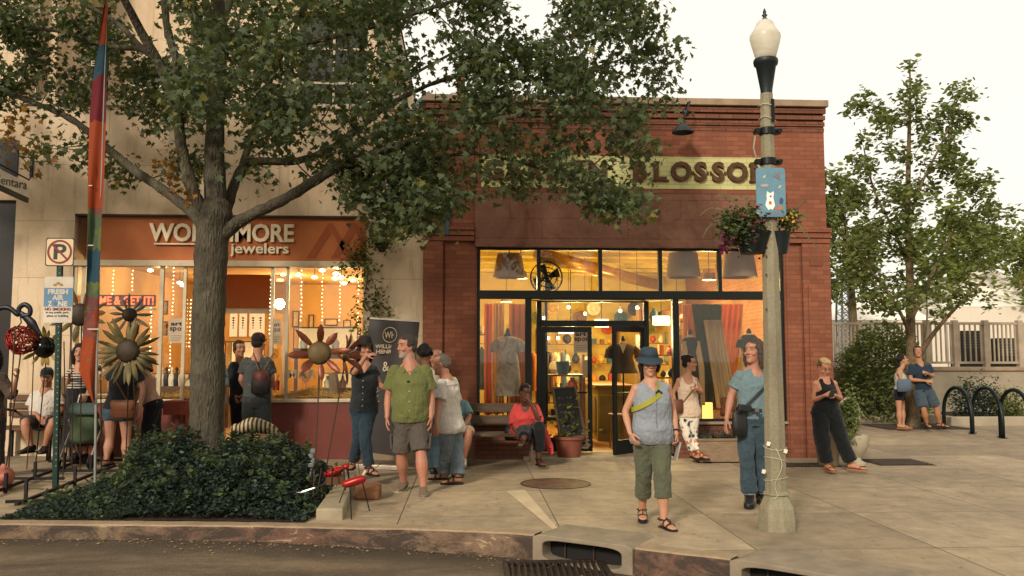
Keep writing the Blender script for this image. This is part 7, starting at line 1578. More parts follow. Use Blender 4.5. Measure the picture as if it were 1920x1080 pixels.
    def body(s,sleeves=None):
        j=s.J;k=s.k;b=s.bulk;mb=MB();mb.org=tuple(s.root.location)
        s.torso(mb,-.16,1.06,0)
        th=.088*b*k*(1.05 if s.fem else 1);kn=.056*(.6+.4*b)*k;an=.037*k;s.leg_r=(th,kn,an)
        ua=(.045 if s.fem else .052)*b*k;el=(.034 if s.fem else .040)*(.5+.5*b)*k;wr=(.023 if s.fem else .027)*k;s.arm_r=(ua,el,wr)
        for sd in 'ab':
            hp,kn_,an_=j['hp'+sd],j['kn'+sd],j['an'+sd];hc=s.hipc
            hj=hp.lerp(hc,.12)
            s.limb(mb,hj,kn_,an_,th,kn,an,bulge=.016*k*b)
            sh,e,w=j['sh'+sd],j['el'+sd],j['wr'+sd];s.limb(mb,sh.lerp(s.shc,.08)-s.up*.032,e,w,ua*1.05,el,wr,bulge=.006*k)
            mb.ell(sh.lerp(s.shc,.12)-s.up*.030,.056*k*(.5+.5*b),12,8)
            s.foot(mb,sd);s.hand(mb,sd)
        s.head(mb)
        # neck
        nk=s.shc+s.up*.01;hd=s.hc;m=MB();base=s.hc+s.hz*(-.085*s.hu)-s.hf*.012
        rn=(.053 if s.fem else .064)*k*(.6+.4*b);mb.tube([nk-s.up*.05,nk+s.up*.03,nk.lerp(base,.6),base+s.hz*.03],[rn*1.6,rn*1.25,rn*1.02,rn],14,side=s.rs)
        mb.loft([(nk-s.up*.035,s.rs*.135*k*b,s.fs*.055*k),(nk-s.up*.005,s.rs*.135*k*b,s.fs*.055*k),(nk+s.up*.028,s.rs*.098*k,s.fs*.055*k),(nk+s.up*.065,s.rs*rn*1.08,s.fs*rn)],16)
        f=remesh(mb,'person',SKIN,None,s.vox,1,paint=s.paint)
        # the body mesh is the top-level thing; everything else hangs on it
        WORG[f.name]=Vector(s.root.location);bpy.data.objects.remove(s.root);s.root=f;tag(f,s.label,'person',s.group);return f
    def foot(s,mb,sd):
        i=0 if sd=='a' else 1;a=s.J['an'+sd];k=s.k;y=s.face+R_(s.foot_yaw[i]);d=Vector((math.sin(y),-math.cos(y),0));p=s.J.get('toe'+sd)
        if p is not None:d=unit(p-a);d.z=d.z if abs(d.z)>.5 else d.z*.3;d.normalize()
        r=unit(d.cross((0,0,1)))if abs(d.z)<.95 else s.rh;u=unit(r.cross(d));
        if u.z<0:u=-u
        z0=-.065*k;s.feet=getattr(s,'feet',{});s.feet[sd]=(a,d,r,u)
        c=lambda x,z:a+d*x*k+u*z*k
        L=[(-.055,.0,.024,.026),(-.045,-.022,.031,.036),(-.01,-.018,.034,.042),(.05,-.028,.038,.034),(.10,-.042,.043,.022),(.14,-.049,.044,.015),(.175,-.052,.036,.011),(.19,-.054,.02,.008)]
        mb.loft([(c(x,z),r*w*k,u*h*k)for x,z,w,h in L],14)
    def hand(s,mb,sd):
        i=0 if sd=='a' else 1;e,w=s.J['el'+sd],s.J['wr'+sd];k=s.k*(.95 if s.fem else 1.03);pose=s.hands[i]
        d=unit(w-e)if s.hand_dir[i]is None else unit(Vector(s.hand_dir[i]));body=s.shc.lerp(s.hipc,.7)
        inw=nrm_or((body-w)-d*(body-w).dot(d),(0,1,0));n=inw # palm faces the body
        fw=nrm_or(s.fwd-d*s.fwd.dot(d),(0,-1,0));fw=nrm_or(fw-n*fw.dot(n),(1,0,0)) # thumb side
        curl={'relax':.35,'fist':1.15,'point':1.1,'hold':.85,'flat':.08}[pose]
        rg=[(w,fw*.026,n*.019),(w+d*.025,fw*.032,n*.016),(w+d*.06,fw*.040,n*.015),(w+d*.088,fw*.038,n*.012)]
        mb.loft([(c,x*k,y_*k)for c,x,y_ in rg],12)
        s.handinfo=getattr(s,'handinfo',{});s.handinfo[sd]=(w,d,n,fw)
        for q,(off,L)in enumerate(((.030,.068),(.0105,.076),(-.0095,.070),(-.029,.055))):
            cu=curl if not(pose=='point' and q==0)else .05
            p=w+(d*.083+fw*off)*k;dr=unit(d+fw*off*3.2);P=[p];a_=0
            for sgm,fr in((.45,.6),(.32,1.0),(.25,.8)):
                a_+=cu*fr;v=dr*math.cos(a_)+n*math.sin(a_);P.append(P[-1]+v*L*sgm*k)
            mb.tube(P,[.0092*k,.0085*k,.0078*k,.0066*k],8,dome=True)
        p=w+(d*.028+fw*.028+n*.004)*k;v1=unit(d*.75+fw*.75+n*.25);v2=unit(d*.95+fw*.30+n*(.35 if pose!='fist' else .8));mb.tube([p,p+v1*.038*k,p+v1*.038*k+v2*.034*k,p+v1*.038*k+v2*.058*k],[.013*k,.0105*k,.0095*k,.0075*k],8,dome=True)
    def head(s,mb):
        k=s.k*s.hs;s.hu=k;A=Matrix.Rotation(s.hy,3,'Z')@Matrix.Rotation(s.hr,3,'Y')@Matrix.Rotation(s.hp,3,'X')
        # local head: x = right of the picture when facing the camera, -y = face, z = up
        s.hA=A;s.hx=A@Vector((1,0,0));s.hf=A@Vector((0,-1,0));s.hz=A@Vector((0,0,1));s.hc=s.J['hd'];c=s.hc
        P=lambda x,y,z:c+(s.hx*x+s.hf*y+s.hz*z)*k
        s.HP=P
        S=[(-.115,.020,.080,-.030),(-.108,.036,.088,-.005),(-.088,.050,.090,.035),(-.060,.058,.089,.062),(-.030,.0655,.088,.078),(.0,.069,.086,.090),(.020,.071,.082,.096),(.045,.0735,.090,.099),(.07,.073,.086,.097),(.092,.064,.070,.085),(.108,.046,.045,.062),(.117,.022,.018,.03)]
        if s.fem:S=[(z,x*.95,f*.98,b)for z,x,f,b in S]
        mb.loft([(P(0,0,z),s.hx*x*k,s.hf*f*k,b/f)for z,x,f,b in S],26)
        E=lambda x,y,z,r,m=None:mb.ell(P(x,y,z),(r[0]*k,r[1]*k,r[2]*k),10,8,s.frame())
        mb.tube([P(0,.082,.030),P(0,.094,.008),P(0,.102,-.018)],[.008*k,.0095*k,.0125*k],10,dome=True)
        for sg in(-1,1):
            E(sg*.0125,.094,-.024,(.009,.010,.008));E(sg*.040,.066,-.022,(.022,.020,.020));E(sg*.030,.082,.040,(.022,.009,.0065));E(sg*.031,.0735,.018,(.014,.011,.009));E(sg*.071,-.006,.0,(.007,.017,.030))
        E(0,.086,-.050,(.024,.008,.0058));E(0,.085,-.060,(.019,.008,.006));E(0,.082,-.096,(.020,.012,.014))
    def frame(s):return Matrix((s.hx,s.hf,s.hz)).transposed()
    def paint(s,co):
        base=np.array(s.skin);n=len(co);col=np.repeat(base[None],n,0);c=np.array(s.hc);A=np.array([list(s.hx),list(s.hf),list(s.hz)]);L=(co-c)@A.T/s.hu
        near=(np.abs(L)<.14).all(1)
        def blob(x,z,rx,rz,colr,a=1.0,ymin=.03):
            d=((L[:,0]-x)/rx)**2+((L[:,2]-z)/rz)**2;w=np.clip(1.35-d,0,1)*a*(L[:,1]>ymin)*near;col[:]=col*(1-w[:,None])+np.array(colr)*w[:,None]
        red=base*np.array([1.05,.84,.78])
        for sg in(-1,1):
            blob(sg*.04,-.022,.022,.018,red,.25);blob(sg*.031,.019,.016,.008,base*.42,.6);blob(sg*.031,.018,.011,.0045,(.40,.37,.33),.7);blob(sg*.031,.018,.005,.005,(.02,.015,.01),1.0);blob(sg*.032,.041,.020,.0052,getattr(s,'brow',base*.22),.8);blob(sg*.011,-.031,.005,.0035,base*.2,.8)
        blob(0,-.020,.014,.012,red,.5);blob(0,-.055,.021,.0085,s.lip,.6);blob(0,-.0545,.021,.002,base*.15,.9)
        b=getattr(s,'beard',None)
        if b is not None:
            w=np.clip((-.034-L[:,2])/.02,0,1)*np.clip((L[:,1]-.0)/.03,0,1)*near*np.clip((L[:,2]+.13)/.01,0,1);col=col*(1-.65*w[:,None])+np.array(b)*.65*w[:,None];
            d=(L[:,0]/.022)**2+((L[:,2]+.055)/.007)**2;w2=np.clip(1.3-d,0,1)*near*(L[:,1]>.05);col=col*(1-w2[:,None])+np.array(s.lip)*w2[:,None]
        return col
    # ---------- clothing
    def top(s,name,mat,t0=-.05,t1=.985,grow=.016,sleeve=0.0,sl_grow=.018,flare=.0,folds=.016,neck=None,voxel=None,sl_flare=.012,extra=None,fscale=.11,straps=None):
        """sleeve 0 = none, <1 part of the upper arm, up to 2 the wrist"""
        mb=MB();s.torso(mb,t0,min(t1,1.0),grow,flare=flare,steps=18)
        if t1>.9 and not straps:mb.loft([(s.shc-s.up*.05,s.rs*(s.sec[8][1]+grow),s.fs*(.085*s.k*s.bulk+grow)),(s.shc-s.up*.004,s.rs*(s.sec[9][1]*.98+grow*.5),s.fs*(.06*s.k+grow)),(s.shc+s.up*.030,s.rs*.104*s.k,s.fs*.064*s.k),(s.shc+s.up*.058,s.rs*.074*s.k,s.fs*.058*s.k)],18)
        if sleeve>0:
            for sd in 'ab':
                ua,el,wr=s.arm_r;sh=s.J['sh'+sd].lerp(s.shc,.10)-s.up*.030;g=sl_grow
                s.limb(mb,sh,s.J['el'+sd],s.J['wr'+sd],ua*1.06+g*.75,el+g+sl_flare*(1 if sleeve<1 else 0)*2,wr+g,t0=0,t1=sleeve,dome=False)
                mb.ell(sh,.054*s.k*(.5+.5*s.bulk)+g*.45,12,8)
        if extra:extra(mb)
        P=None
        nk=neck;c0=np.array(s.shc);up=np.array(s.up);fo=np.array(s.fs);rr=np.array(s.rs)
        def push(co,me):
            if not nk:return co
            d=co-c0;z=d@up;y=d@fo;x=np.abs(d@rr);w=np.zeros(len(co))
            if nk[0]=='v':depth,width=nk[1],nk[2];w=np.clip((z+depth-x*depth/width)/.012,0,1)*(y>-.01)
            elif nk[0]=='u':depth,width=nk[1],nk[2];w=np.clip((1.0-(x/width)**2-((z-.02)/(depth+.02))**2)*8,0,1)*(y>-.02)
            elif nk[0]=='tank': # scooped neck and open armholes front and back
                depth,width,ax=nk[1],nk[2],nk[3];w=np.clip((1.0-(x/width)**2-((z-.02)/(depth+.02))**2)*8,0,1)
                w=np.maximum(w,np.clip((x-ax+np.clip(-z-.10,0,1)*-1.2)/.012,0,1)*(z>-.17));
            c=c0+np.outer(z,up)+np.outer(0*z,fo);mv=(co-c);inw=mv*.42;out=co-inw*w[:,None]
            return out
        return remesh(mb,name,mat,s.root,voxel or s.vox*1.15,2,folds,fscale,push=push)
    def legs(s,name,mat,t1=1.9,t1b=None,grow=.014,flare=.0,waist=.10,folds=.014,knee_grow=.0,calf=.0,fscale=.10,crotch=-.19):
        mb=MB();th,kn,an=s.leg_r;s.torso(mb,crotch,waist,grow*.9,steps=6)
        for i,sd in enumerate('ab'):
            hj=s.J['hp'+sd].lerp(s.hipc,.12);e=t1 if i==0 or t1b is None else t1b
            s.limb(mb,hj,s.J['kn'+sd],s.J['an'+sd],th+grow,kn+grow+knee_grow,an+grow+flare,bulge=calf,t1=e,n=16,dome=False)
        return remesh(mb,name,mat,s.root,s.vox*1.15,2,folds,fscale)
    def skirt(s,name,mat,zb,w,d,t0=.1,folds=.03,cen=None,n=28,wave=.0,fscale=.14):
        mb=MB();c0,r,f,hw,fd,bk=s.torso_at(t0);c1=Vector(cen)if cen is not None else Vector((s.hipc.x,s.hipc.y,zb));rg=[]
        for i in range(11):
            t=i/10;c=c0.lerp(c1,t);rg.append((c,r*((hw+.015)*(1-t)+w*t),f*((fd+.015)*(1-t)+d*t)))
        mb.loft(rg,n);return remesh(mb,name,mat,s.root,s.vox*1.2,1,folds,fscale)
    def belt(s,mat,t=.10,h=.035,grow=.022,name='belt'):
        c,r,f,w,fd,bk=s.torso_at(t);mb=MB();mb.loft([(c-s.up*h/2,r*(w+grow),f*(fd+grow),(bk+grow)/(fd+grow)),(c+s.up*h/2,r*(w+grow),f*(fd+grow),(bk+grow)/(fd+grow))],30);return mb.build(name,mat,s.root,smooth=60)
    def strap(s,mat,top='b',wid=.022,grow=.022,t_hi=1.02,t_lo=.12,name='strap',thick=.004,front=True,back=True):
        """cross-body strap: a loop over one shoulder and past the opposite hip"""
        sg=1 if top=='b' else-1;n=48;pts=[];nr=[]
        for i in range(n+1):
            a=2*PI*i/n;t=(t_hi+t_lo)/2+(t_hi-t_lo)/2*math.cos(a);c,r,f,w,fd,bk=s.torso_at(min(t,1.0))
            if t>.9:w*=.62
            x=sg*math.cos(a);y=math.sin(a);d=fd if y>0 else bk;p=c+r*(w+grow)*x*(.55 if t>.86 else 1)+f*(d+grow)*y
            if t>.96:p=p+s.up*(.028*s.k)
            pts.append(p);nr.append(unit(p-c+f*1e-3))
        if not back:pts=pts[:n//2+2];nr=nr[:n//2+2]
        mb=MB();vs=[];m=len(pts)
        for i in range(m):
            tn=unit(pts[(i+1)%m]-pts[i-1])if 0<i<m-1 else unit(pts[min(i+1,m-1)]-pts[max(i-1,0)]);sd=unit(tn.cross(nr[i]))*wid;o=nr[i]*thick;vs+=[pts[i]-sd,pts[i]+sd,pts[i]+sd+o,pts[i]-sd+o]
        fs=[(4*i+q,4*i+(q+1)%4,4*i+4+(q+1)%4,4*i+4+q)for i in range(m-1)for q in range(4)]
        mb.add(vs,fs);s.strap_pts=pts;return mb.build(name,mat,s.root,smooth=50)
    def collar(s,mat,open_=.05,h=.05):
        mb=MB();c=s.shc+s.up*.022+s.fs*.0;k=s.k
        for sg in(-1,1):
            P=[c-s.fs*.062*k+s.up*.035,c+s.rs*sg*.068*k-s.fs*.02+s.up*.03,c+s.rs*sg*.062*k+s.fs*.045*k+s.up*.005,c+s.rs*sg*.03*k+s.fs*.088*k-s.up*.045]
            Q=[p-s.up*h*(.9 if i<3 else .45)+(p-c).normalized()*.03+(s.rs*sg*.03 if i==3 else Vector((0,0,0)))for i,p in enumerate(P)]
            for i in range(3):mb.add([P[i],P[i+1],Q[i+1],Q[i],*[v+s.fs*.004+s.up*.004 for v in(P[i],P[i+1],Q[i+1],Q[i])]],[(3,2,1,0),(4,5,6,7),(0,1,5,4),(2,3,7,6),(1,2,6,5),(3,0,4,7)])
        return mb.build('collar',mat,s.root)
    def buttons(s,mat,ts,grow=.022):
        mb=MB()
        for t in ts:c,r,f,w,fd,bk=s.torso_at(t);mb.ell(c+f*(fd+grow),.0065,8,6)
        mb.each('button',mat,s.root)
    # ---------- hair, hats
    def hair(s,mat,style='short',vol=1.0,folds=.012,extra=None,voxel=None):
        folds*=.6;mb=MB();P=s.HP;k=s.hu;F=s.frame()
        E=lambda x,y,z,r:mb.ell(P(x,y,z),(r[0]*k,r[1]*k,r[2]*k),14,10,F)
        v=vol
        if style=='short':E(0,-.021,.055,(.081*v,.102*v,.086*v));E(0,-.045,-.0,(.075,.070,.07));[E(sg*.066,.004,.03,(.017,.032,.036))for sg in(-1,1)]
        elif style=='thick':E(0,-.024,.056,(.085*v,.102*v,.088*v));E(0,-.045,-.005,(.076,.072,.08));[E(sg*.066,.005,.02,(.018,.034,.045))for sg in(-1,1)];E(0,.05,.100,(.055,.032,.024))
        elif style=='bald_grey':E(0,-.040,.02,(.078,.078,.055));[E(sg*.064,-.01,.02,(.014,.035,.03))for sg in(-1,1)]
        elif style=='buzz':E(0,-.017,.050,(.0785,.096,.083));E(0,-.040,.01,(.075,.073,.065))
        elif style=='long':
            E(0,-.020,.056,(.088*v,.104*v,.087*v))
            for sg in(-1,1):mb.tube([P(sg*.070,.02,.05),P(sg*.082,.012,-.01),P(sg*.085,-.01,-.09),P(sg*.080,-.02,-.15)],[.026*k,.030*k,.032*k,.018*k],10,dome=True)
            mb.tube([P(0,-.07,.05),P(0,-.085,-.03),P(0,-.085,-.10),P(0,-.085,-.17)],[.065*k,.072*k,.072*k,.05*k],14,flat=.6,side=s.hx,dome=True)
        elif style=='bob':
            E(0,-.02,.04,(.086,.10,.085))
            for sg in(-1,1):mb.tube([P(sg*.074,.025,.03),P(sg*.086,.012,-.02),P(sg*.080,.012,-.068)],[.020*k,.026*k,.018*k],10,dome=True)
            mb.tube([P(0,-.07,.03),P(0,-.08,-.03),P(0,-.075,-.075)],[.06*k,.07*k,.05*k],14,flat=.6,side=s.hx,dome=True)
        elif style=='bun':
            E(0,-.020,.054,(.082,.101,.086));E(0,-.05,.0,(.074,.068,.066));E(0,-.085,.085,(.048,.048,.048))
        elif style=='curly':
            rg=random.Random(4)
            for _ in range(70):
                a,e=rg.uniform(0,2*PI),rg.uniform(-.35,PI/2);x,y,z=math.cos(a)*math.cos(e),math.sin(a)*math.cos(e),math.sin(e)
                if y>.45 and z<.55:continue
                E(x*.085,y*.10-.015,z*.095+.035,(.027,.027,.027))
            E(0,-.02,.045,(.082,.10,.088))
        elif style=='quiff':E(0,-.004,.098,(.068,.092,.040));E(0,.045,.104,(.055,.040,.030))
        elif style=='ponytail':E(0,-.020,.054,(.082,.101,.086));mb.tube([P(0,-.10,.06),P(0,-.14,.02),P(0,-.13,-.07),P(0,-.115,-.14)],[.022*k,.03*k,.028*k,.01*k],10,dome=True)
        if extra:extra(mb,P,k)
        return remesh(mb,'hair',mat,s.root,voxel or min(s.vox,.008),1,folds,.02)
    def hat(s,mat,kind='bucket',band=None):
        P=s.HP;k=s.hu;X,Fw,Z=s.hx,s.hf,s.hz
        def ring(c,rx,ry,tilt=0.0):return(P(0,c[0],c[1]),X*rx*k,(Fw*math.cos(tilt)-Z*math.sin(tilt))*ry*k)
        mb=MB()
        if kind=='bucket':R=[ring((0,.030),.130,.150,.12),ring((0,.055),.100,.118,.05),ring((-.005,.070),.087,.104),ring((-.005,.105),.083,.100),ring((-.006,.142),.076,.092),ring((-.006,.153),.06,.075),ring((-.006,.156),.01,.012)]
        elif kind=='fedora':R=[ring((0,.064),.148,.165,.06),ring((0,.070),.090,.108),ring((-.005,.078),.084,.102),ring((-.005,.13),.076,.094),ring((-.005,.158),.062,.080),ring((-.005,.160),.03,.05),ring((-.005,.150),.005,.01)]
        elif kind=='cap':R=[ring((-.006,.035),.082,.100),ring((-.006,.075),.083,.101),ring((-.008,.11),.072,.088),ring((-.01,.134),.045,.055),ring((-.01,.14),.008,.01)]
        mb.loft(R,30)
        if kind in('cap',):mb.loft([(P(0,.075,.048),X*.062*k,Z*.006*k),(P(0,.115,.046),X*.058*k,Z*.005*k),(P(0,.150,.036),X*.035*k,Z*.004*k)],14)
        h=mb.build('hat' if kind!='cap' else 'cap',mat,s.root,smooth=60)
        if kind!='cap':so=h.modifiers.new('th','SOLIDIFY');so.thickness=.003
        if band:mb=MB();mb.loft([ring((-.005,.076),.089,.106),ring((-.005,.098),.0865,.1035)],30);mb.build('hat_band',band,s.root,smooth=60)
        return h
    def glasses(s,mat=None,dark=False,up=0.0):
        P=s.HP;k=s.hu;mb=MB();mat=mat or M('spectacle_frame',hx('2a2320'),.4)
        for sg in(-1,1):
            pts=[P(sg*.032+.021*math.cos(a),.098-.004*abs(math.cos(a)),.016+up+.015*math.sin(a))for a in np.linspace(0,2*PI,17)];mb.tube(pts,.0016*k,5,cap=False)
            mb.tube([P(sg*.053,.094,.02+up),P(sg*.074,.05,.022+up),P(sg*.076,-.01,.012+up)],.0017*k,5)
        mb.tube([P(-.011,.099,.018+up),P(.011,.099,.018+up)],.0016*k,5);o=mb.build('glasses',mat,s.root)
        if dark:
            mb=MB()
            for sg in(-1,1):mb.ell(P(sg*.032,.097,.016+up),(.0215*k,.002*k,.0155*k),14,6,s.frame())
            mb.build('lens',M('dark_lens',hx('120f0d'),.15,spec=.7,bump=0),s.root)
        return o
    # ---------- shoes
    def shoes(s,mat,sole=None,kind='shoe'):
        k=s.k
        for sd in 'ab':
            a,d,r,u=s.feet[sd];c=lambda x,z:a+d*x*k+u*z*k
            if kind=='shoe':
                mb=MB();mb.loft([(c(x,z),r*w*k,u*h*k)for x,z,w,h in((-.07,-.022,.02,.03),(-.06,-.02,.036,.045),(-.01,-.010,.042,.052),(.045,-.024,.044,.042),(.10,-.038,.049,.028),(.15,-.046,.050,.021),(.19,-.050,.042,.016),(.21,-.052,.022,.012))],18);o=mb.build('shoe',mat,s.root,smooth=70)
                mb=MB();mb.loft([(c(-.078+.012,-.066),r*.001,d*.001)],3)if 0 else None
                pl=s.sole_poly(.006);mb.prism(pl,a+u*(-.078)*k,d*k,r*k,.016*k,Z=u);mb.build('sole',sole or SOLE,o)
            elif kind=='boot':
                mb=MB();mb.loft([(c(x,z),r*w*k,u*h*k)for x,z,w,h in((-.07,-.022,.02,.03),(-.06,-.02,.038,.05),(-.01,-.005,.046,.062),(.045,-.020,.047,.046),(.10,-.034,.052,.032),(.16,-.043,.052,.025),(.2,-.048,.042,.018),(.22,-.052,.022,.012))],18);mb.tube([c(-.008,-.02),c(-.008,.05),c(-.006,.10)],[.050*k,.050*k,.052*k],14);o=mb.build('boot',mat,s.root,smooth=70)
                mb=MB();mb.prism(s.sole_poly(.008),a+u*(-.085)*k,d*k,r*k,.025*k,Z=u);mb.build('sole',sole or SOLE,o)
            else:
                mb=MB();mb.prism(s.sole_poly(.004),a+u*(-.083)*k,d*k,r*k,.020*k,Z=u);o=mb.build('sandal',sole or SOLE,s.root);mb=MB()
                for x,z,w,h in((.115,-.042,.050,.028),(.05,-.026,.046,.044))if kind=='sandal' else((.12,-.043,.048,.026),):
                    pts=[c(x+.0,z)+r*w*k*math.cos(t)+u*h*k*math.sin(t)for t in np.linspace(-.25,PI+.25,11)];mb.tube(pts,.010*k,6,flat=.35,side=d)
                if kind=='sandal':
                    pts=[c(-.018+.055*math.cos(t)*-1,.006)+r*.043*k*math.sin(t)for t in np.linspace(-2.6,2.6,15)];mb.tube(pts,.009*k,6)
                    mb.tube([c(.115,-.014),c(.05,.018),c(.02,.03)],.009*k,6,flat=.4)
                mb.build('sandal_strap',mat,o,smooth=60)
    def sole_poly(s,g):
        P=[(-.068,.0),(-.060,.026),(-.03,.035),(.03,.034),(.08,.042),(.13,.048),(.17,.044),(.20,.025),(.208,.0),(.20,-.022),(.17,-.040),(.13,-.045),(.08,-.038),(.03,-.033),(-.03,-.034),(-.060,-.026)]
        return[(x+(g if x>.1 else-g if x<-.05 else 0),y*(1+g*12))for x,y in P]
def bag(s,name,mat,c,w,h,d,yaw=0,slouch=.12):
    """soft shoulder bag hanging with its top at c"""
    A=Matrix.Rotation(yaw,3,'Z');c=Vector(c);mb=MB()
    mb.loft([(c+A@Vector((0,0,z*h)),A@Vector((w/2*kx,0,0)),A@Vector((0,d/2*ky,0)))for z,kx,ky in((-1,.75,.7),(-.96,.92,.95),(-.6,1.0,1.1),(-.2,.95,.9),(0,.88,.5),(.01,.8,.2))],20)
    return mb.build(name,mat,s.root,smooth=60,bevel=0)

WHITEB=M('pearl_button',hx('cfc7b5'),.4,bump=0);BLK=LEATH('black','1b1a19');BRN=LEATH('brown','5b3524');METAL=M('buckle_metal',hx('8a8478'),.3,.9,bump=0)
# ---- front woman in the bucket hat
p=Person('woman in blue-grey sleeveless shirt, olive capris, bucket hat and yellow strap, striding in front',8.05,
    dict(hd=(1217,682),sha=(1190,724),shb=(1252,722),ela=(1172,772,.02),elb=(1262,770,.05),wra=(1181,812,-.12),wrb=(1268,814,-.08),hpa=(1207,822),hpb=(1239,820),kna=(1207,884,.02),knb=(1241,888,-.16),ana=(1204,957,.2),anb=(1245,975,-.18)),
    H=1.63,skin='b07c60',fem=True,bulk=1.10,belly=.035,bust=.03,face=3,head_yaw=0,head_pitch=8,voxel=.006,foot_yaw=(-12,16),hands=('relax','hold'),hand_dir=((.35,-.35,-.85),None))
p.body();CH=cloth('chambray','7d8289',.08)
p.top('sleeveless_shirt',CH,-.10,.985,.024,0,flare=.012,folds=.024,neck=('v',.06,.045),fscale=.13,extra=lambda mb:[mb.ell(p.J['sh'+q].lerp(p.shc,.27)-p.up*.03,(.07,.07,.058),12,8)for q in 'ab']);p.collar(CH);p.buttons(M('grey_button',hx('6a7078')),(.15,.32,.5,.66),.03)
m=MB();c=p.shc
for t in np.linspace(-.02,.84,12):q,r,f,w,fd,bk=p.torso_at(t);m.tube([q+f*(fd+.030)+r*.004,q+f*(fd+.030)+r*.004+p.up*.04],.0025,4)
m.build('placket_seam',cloth('chambray_dark','5f6874'),p.root)
p.legs('capri_trousers',cloth('olive','4f5140',.12),1.62,1.52,.024,.020,waist=.2,folds=.020);p.strap(M('lime_strap',hx('8d8930'),.7,var=.08),'b',.024,.036,1.02,.55,name='yellow_strap')
q=p.strap_pts[9];m=MB();m.obox(q+p.fwd*.006,(.05,.008,.045),Matrix.Rotation(.7,3,'Y'));m.build('strap_buckle',M('black_buckle',hx('1d1c1b'),.4),p.root)
p.hair(hairm('dark_brown','231c18'),'bob',1.0);p.hat(M('blue_felt',hx('2b3842'),.9,var=.25,vscale=30,bump=.6,bscale=120),'bucket',M('hat_band',hx('20282e'),.8));p.glasses();p.shoes(BLK,None,'sandal')
w,d,n,fw=p.handinfo['b'];m=MB();m.tube([w-d*.035+(n*math.cos(a)+fw*math.sin(a))*.031 for a in np.linspace(0,2*PI,17)],.009,6,flat=.6,side=d);m.build('wrist_watch',BLK,p.root)
m=MB();q=w+d*.12;m.obox(q+Vector((.0,.02,-.05)),(.012,.10,.17),Matrix.Rotation(.25,3,'Y'));m.build('folded_leaflet',M('leaflet',hx('8f8a80'),.6,var=.3,vscale=12),label='folded pale leaflet held in the bucket-hat woman\'s lowered hand',cat='leaflet',org=tuple(q))
# ---- long-haired man by the lamp post
p=Person('long-haired man in teal T-shirt and blue jeans half behind the lamp post, looking left',8.95,
    dict(hd=(1413,660),sha=(1386,700),shb=(1440,700,.05),ela=(1371,742,.03),elb=(1452,745,.1),wra=(1363,785,-.05),wrb=(1452,790,.05),hpa=(1394,783),hpb=(1424,783),kna=(1400,862,-.04),knb=(1424,862,.06),ana=(1405,931,-.02),anb=(1427,929,.12)),
    H=1.78,skin='a4705a',bulk=.95,face=-8,head_yaw=-52,head_pitch=-4,voxel=.0065,foot_yaw=(-12,10),foot_z=0)
p.body();p.top('t_shirt',cloth('teal','607477',.08),-.04,.985,.020,.62,.022,folds=.022,neck=('u',.03,.055));p.legs('jeans',cloth('jeans_mid','35434b',.15,kind='denim'),1.86,None,.022,.028,waist=.14,folds=.020)
for sd in 'ab':m=MB();q=p.J['an'+sd]+Vector((0,0,.055));m.lathe([(.068,-.03),(.072,.03),(.066,.03)],q,16);m.build('turned_cuff',cloth('cuff','6a7a80',.1,kind='denim'),p.root,smooth=60)
p.belt(BLK,.17,.036,.024);m=MB();c,r,f,w,fd,bk=p.torso_at(.17);m.obox(c+f*(fd+.03),(.045,.01,.04),Matrix.Identity(3));m.build('belt_buckle',METAL,p.root)
p.strap(M('dark_webbing',hx('232b2d'),.8),'b',.016,.028,1.02,.05,name='bag_strap');c=at(1386,773,8.80);bag(p,'shoulder_bag',BLK,c,.17,.25,.09,.2)
m=MB();m.obox(at(1396,765,8.75),(.14,.06,.07),Matrix.Rotation(.1,3,'Y'));m.build('belt_pouch',BLK,p.root,bevel=.012)
p.hair(hairm('grey_brown','4a3f36'),'long',1.0,folds=.02);p.shoes(BLK,None,'boot')
# ---- woman in white tank and patterned leggings
p=Person('woman in white tank top and black-and-white patterned leggings by the right shop window',12.55,
    dict(hd=(1293,682),sha=(1272,711),shb=(1305,710),ela=(1262,738,.05),elb=(1316,737,-.02),wra=(1267,764,.0),wrb=(1304,729,-.22),hpa=(1281,776),hpb=(1301,776),kna=(1287,814,-.03),knb=(1300,816,.02),ana=(1299,849,.02),anb=(1311,850,-.08)),
    H=1.62,skin='ad7659',fem=True,bulk=1.0,bust=.025,face=18,head_yaw=62,voxel=.007,foot_yaw=(-8,12),hands=('relax','hold'))
p.body();p.top('tank_top',cloth('ivory','c3ad95',.06),-.08,.985,.016,0,flare=.01,folds=.018,neck=('tank',.085,.085,.135));p.legs('patterned_leggings',cloth('leafprint','888888',kind='leaves'),1.84,None,.010,.006,waist=.15,folds=.008)
p.strap(BRN,'b',.008,.022,1.02,.2,name='bag_strap',back=False);bag(p,'shoulder_bag',BRN,at(1272,749,12.42),.16,.20,.09,.3);p.hair(hairm('black','15110f'),'bun',.98);p.glasses();p.shoes(LEATH('tan','7a4228'),None,'sandal')
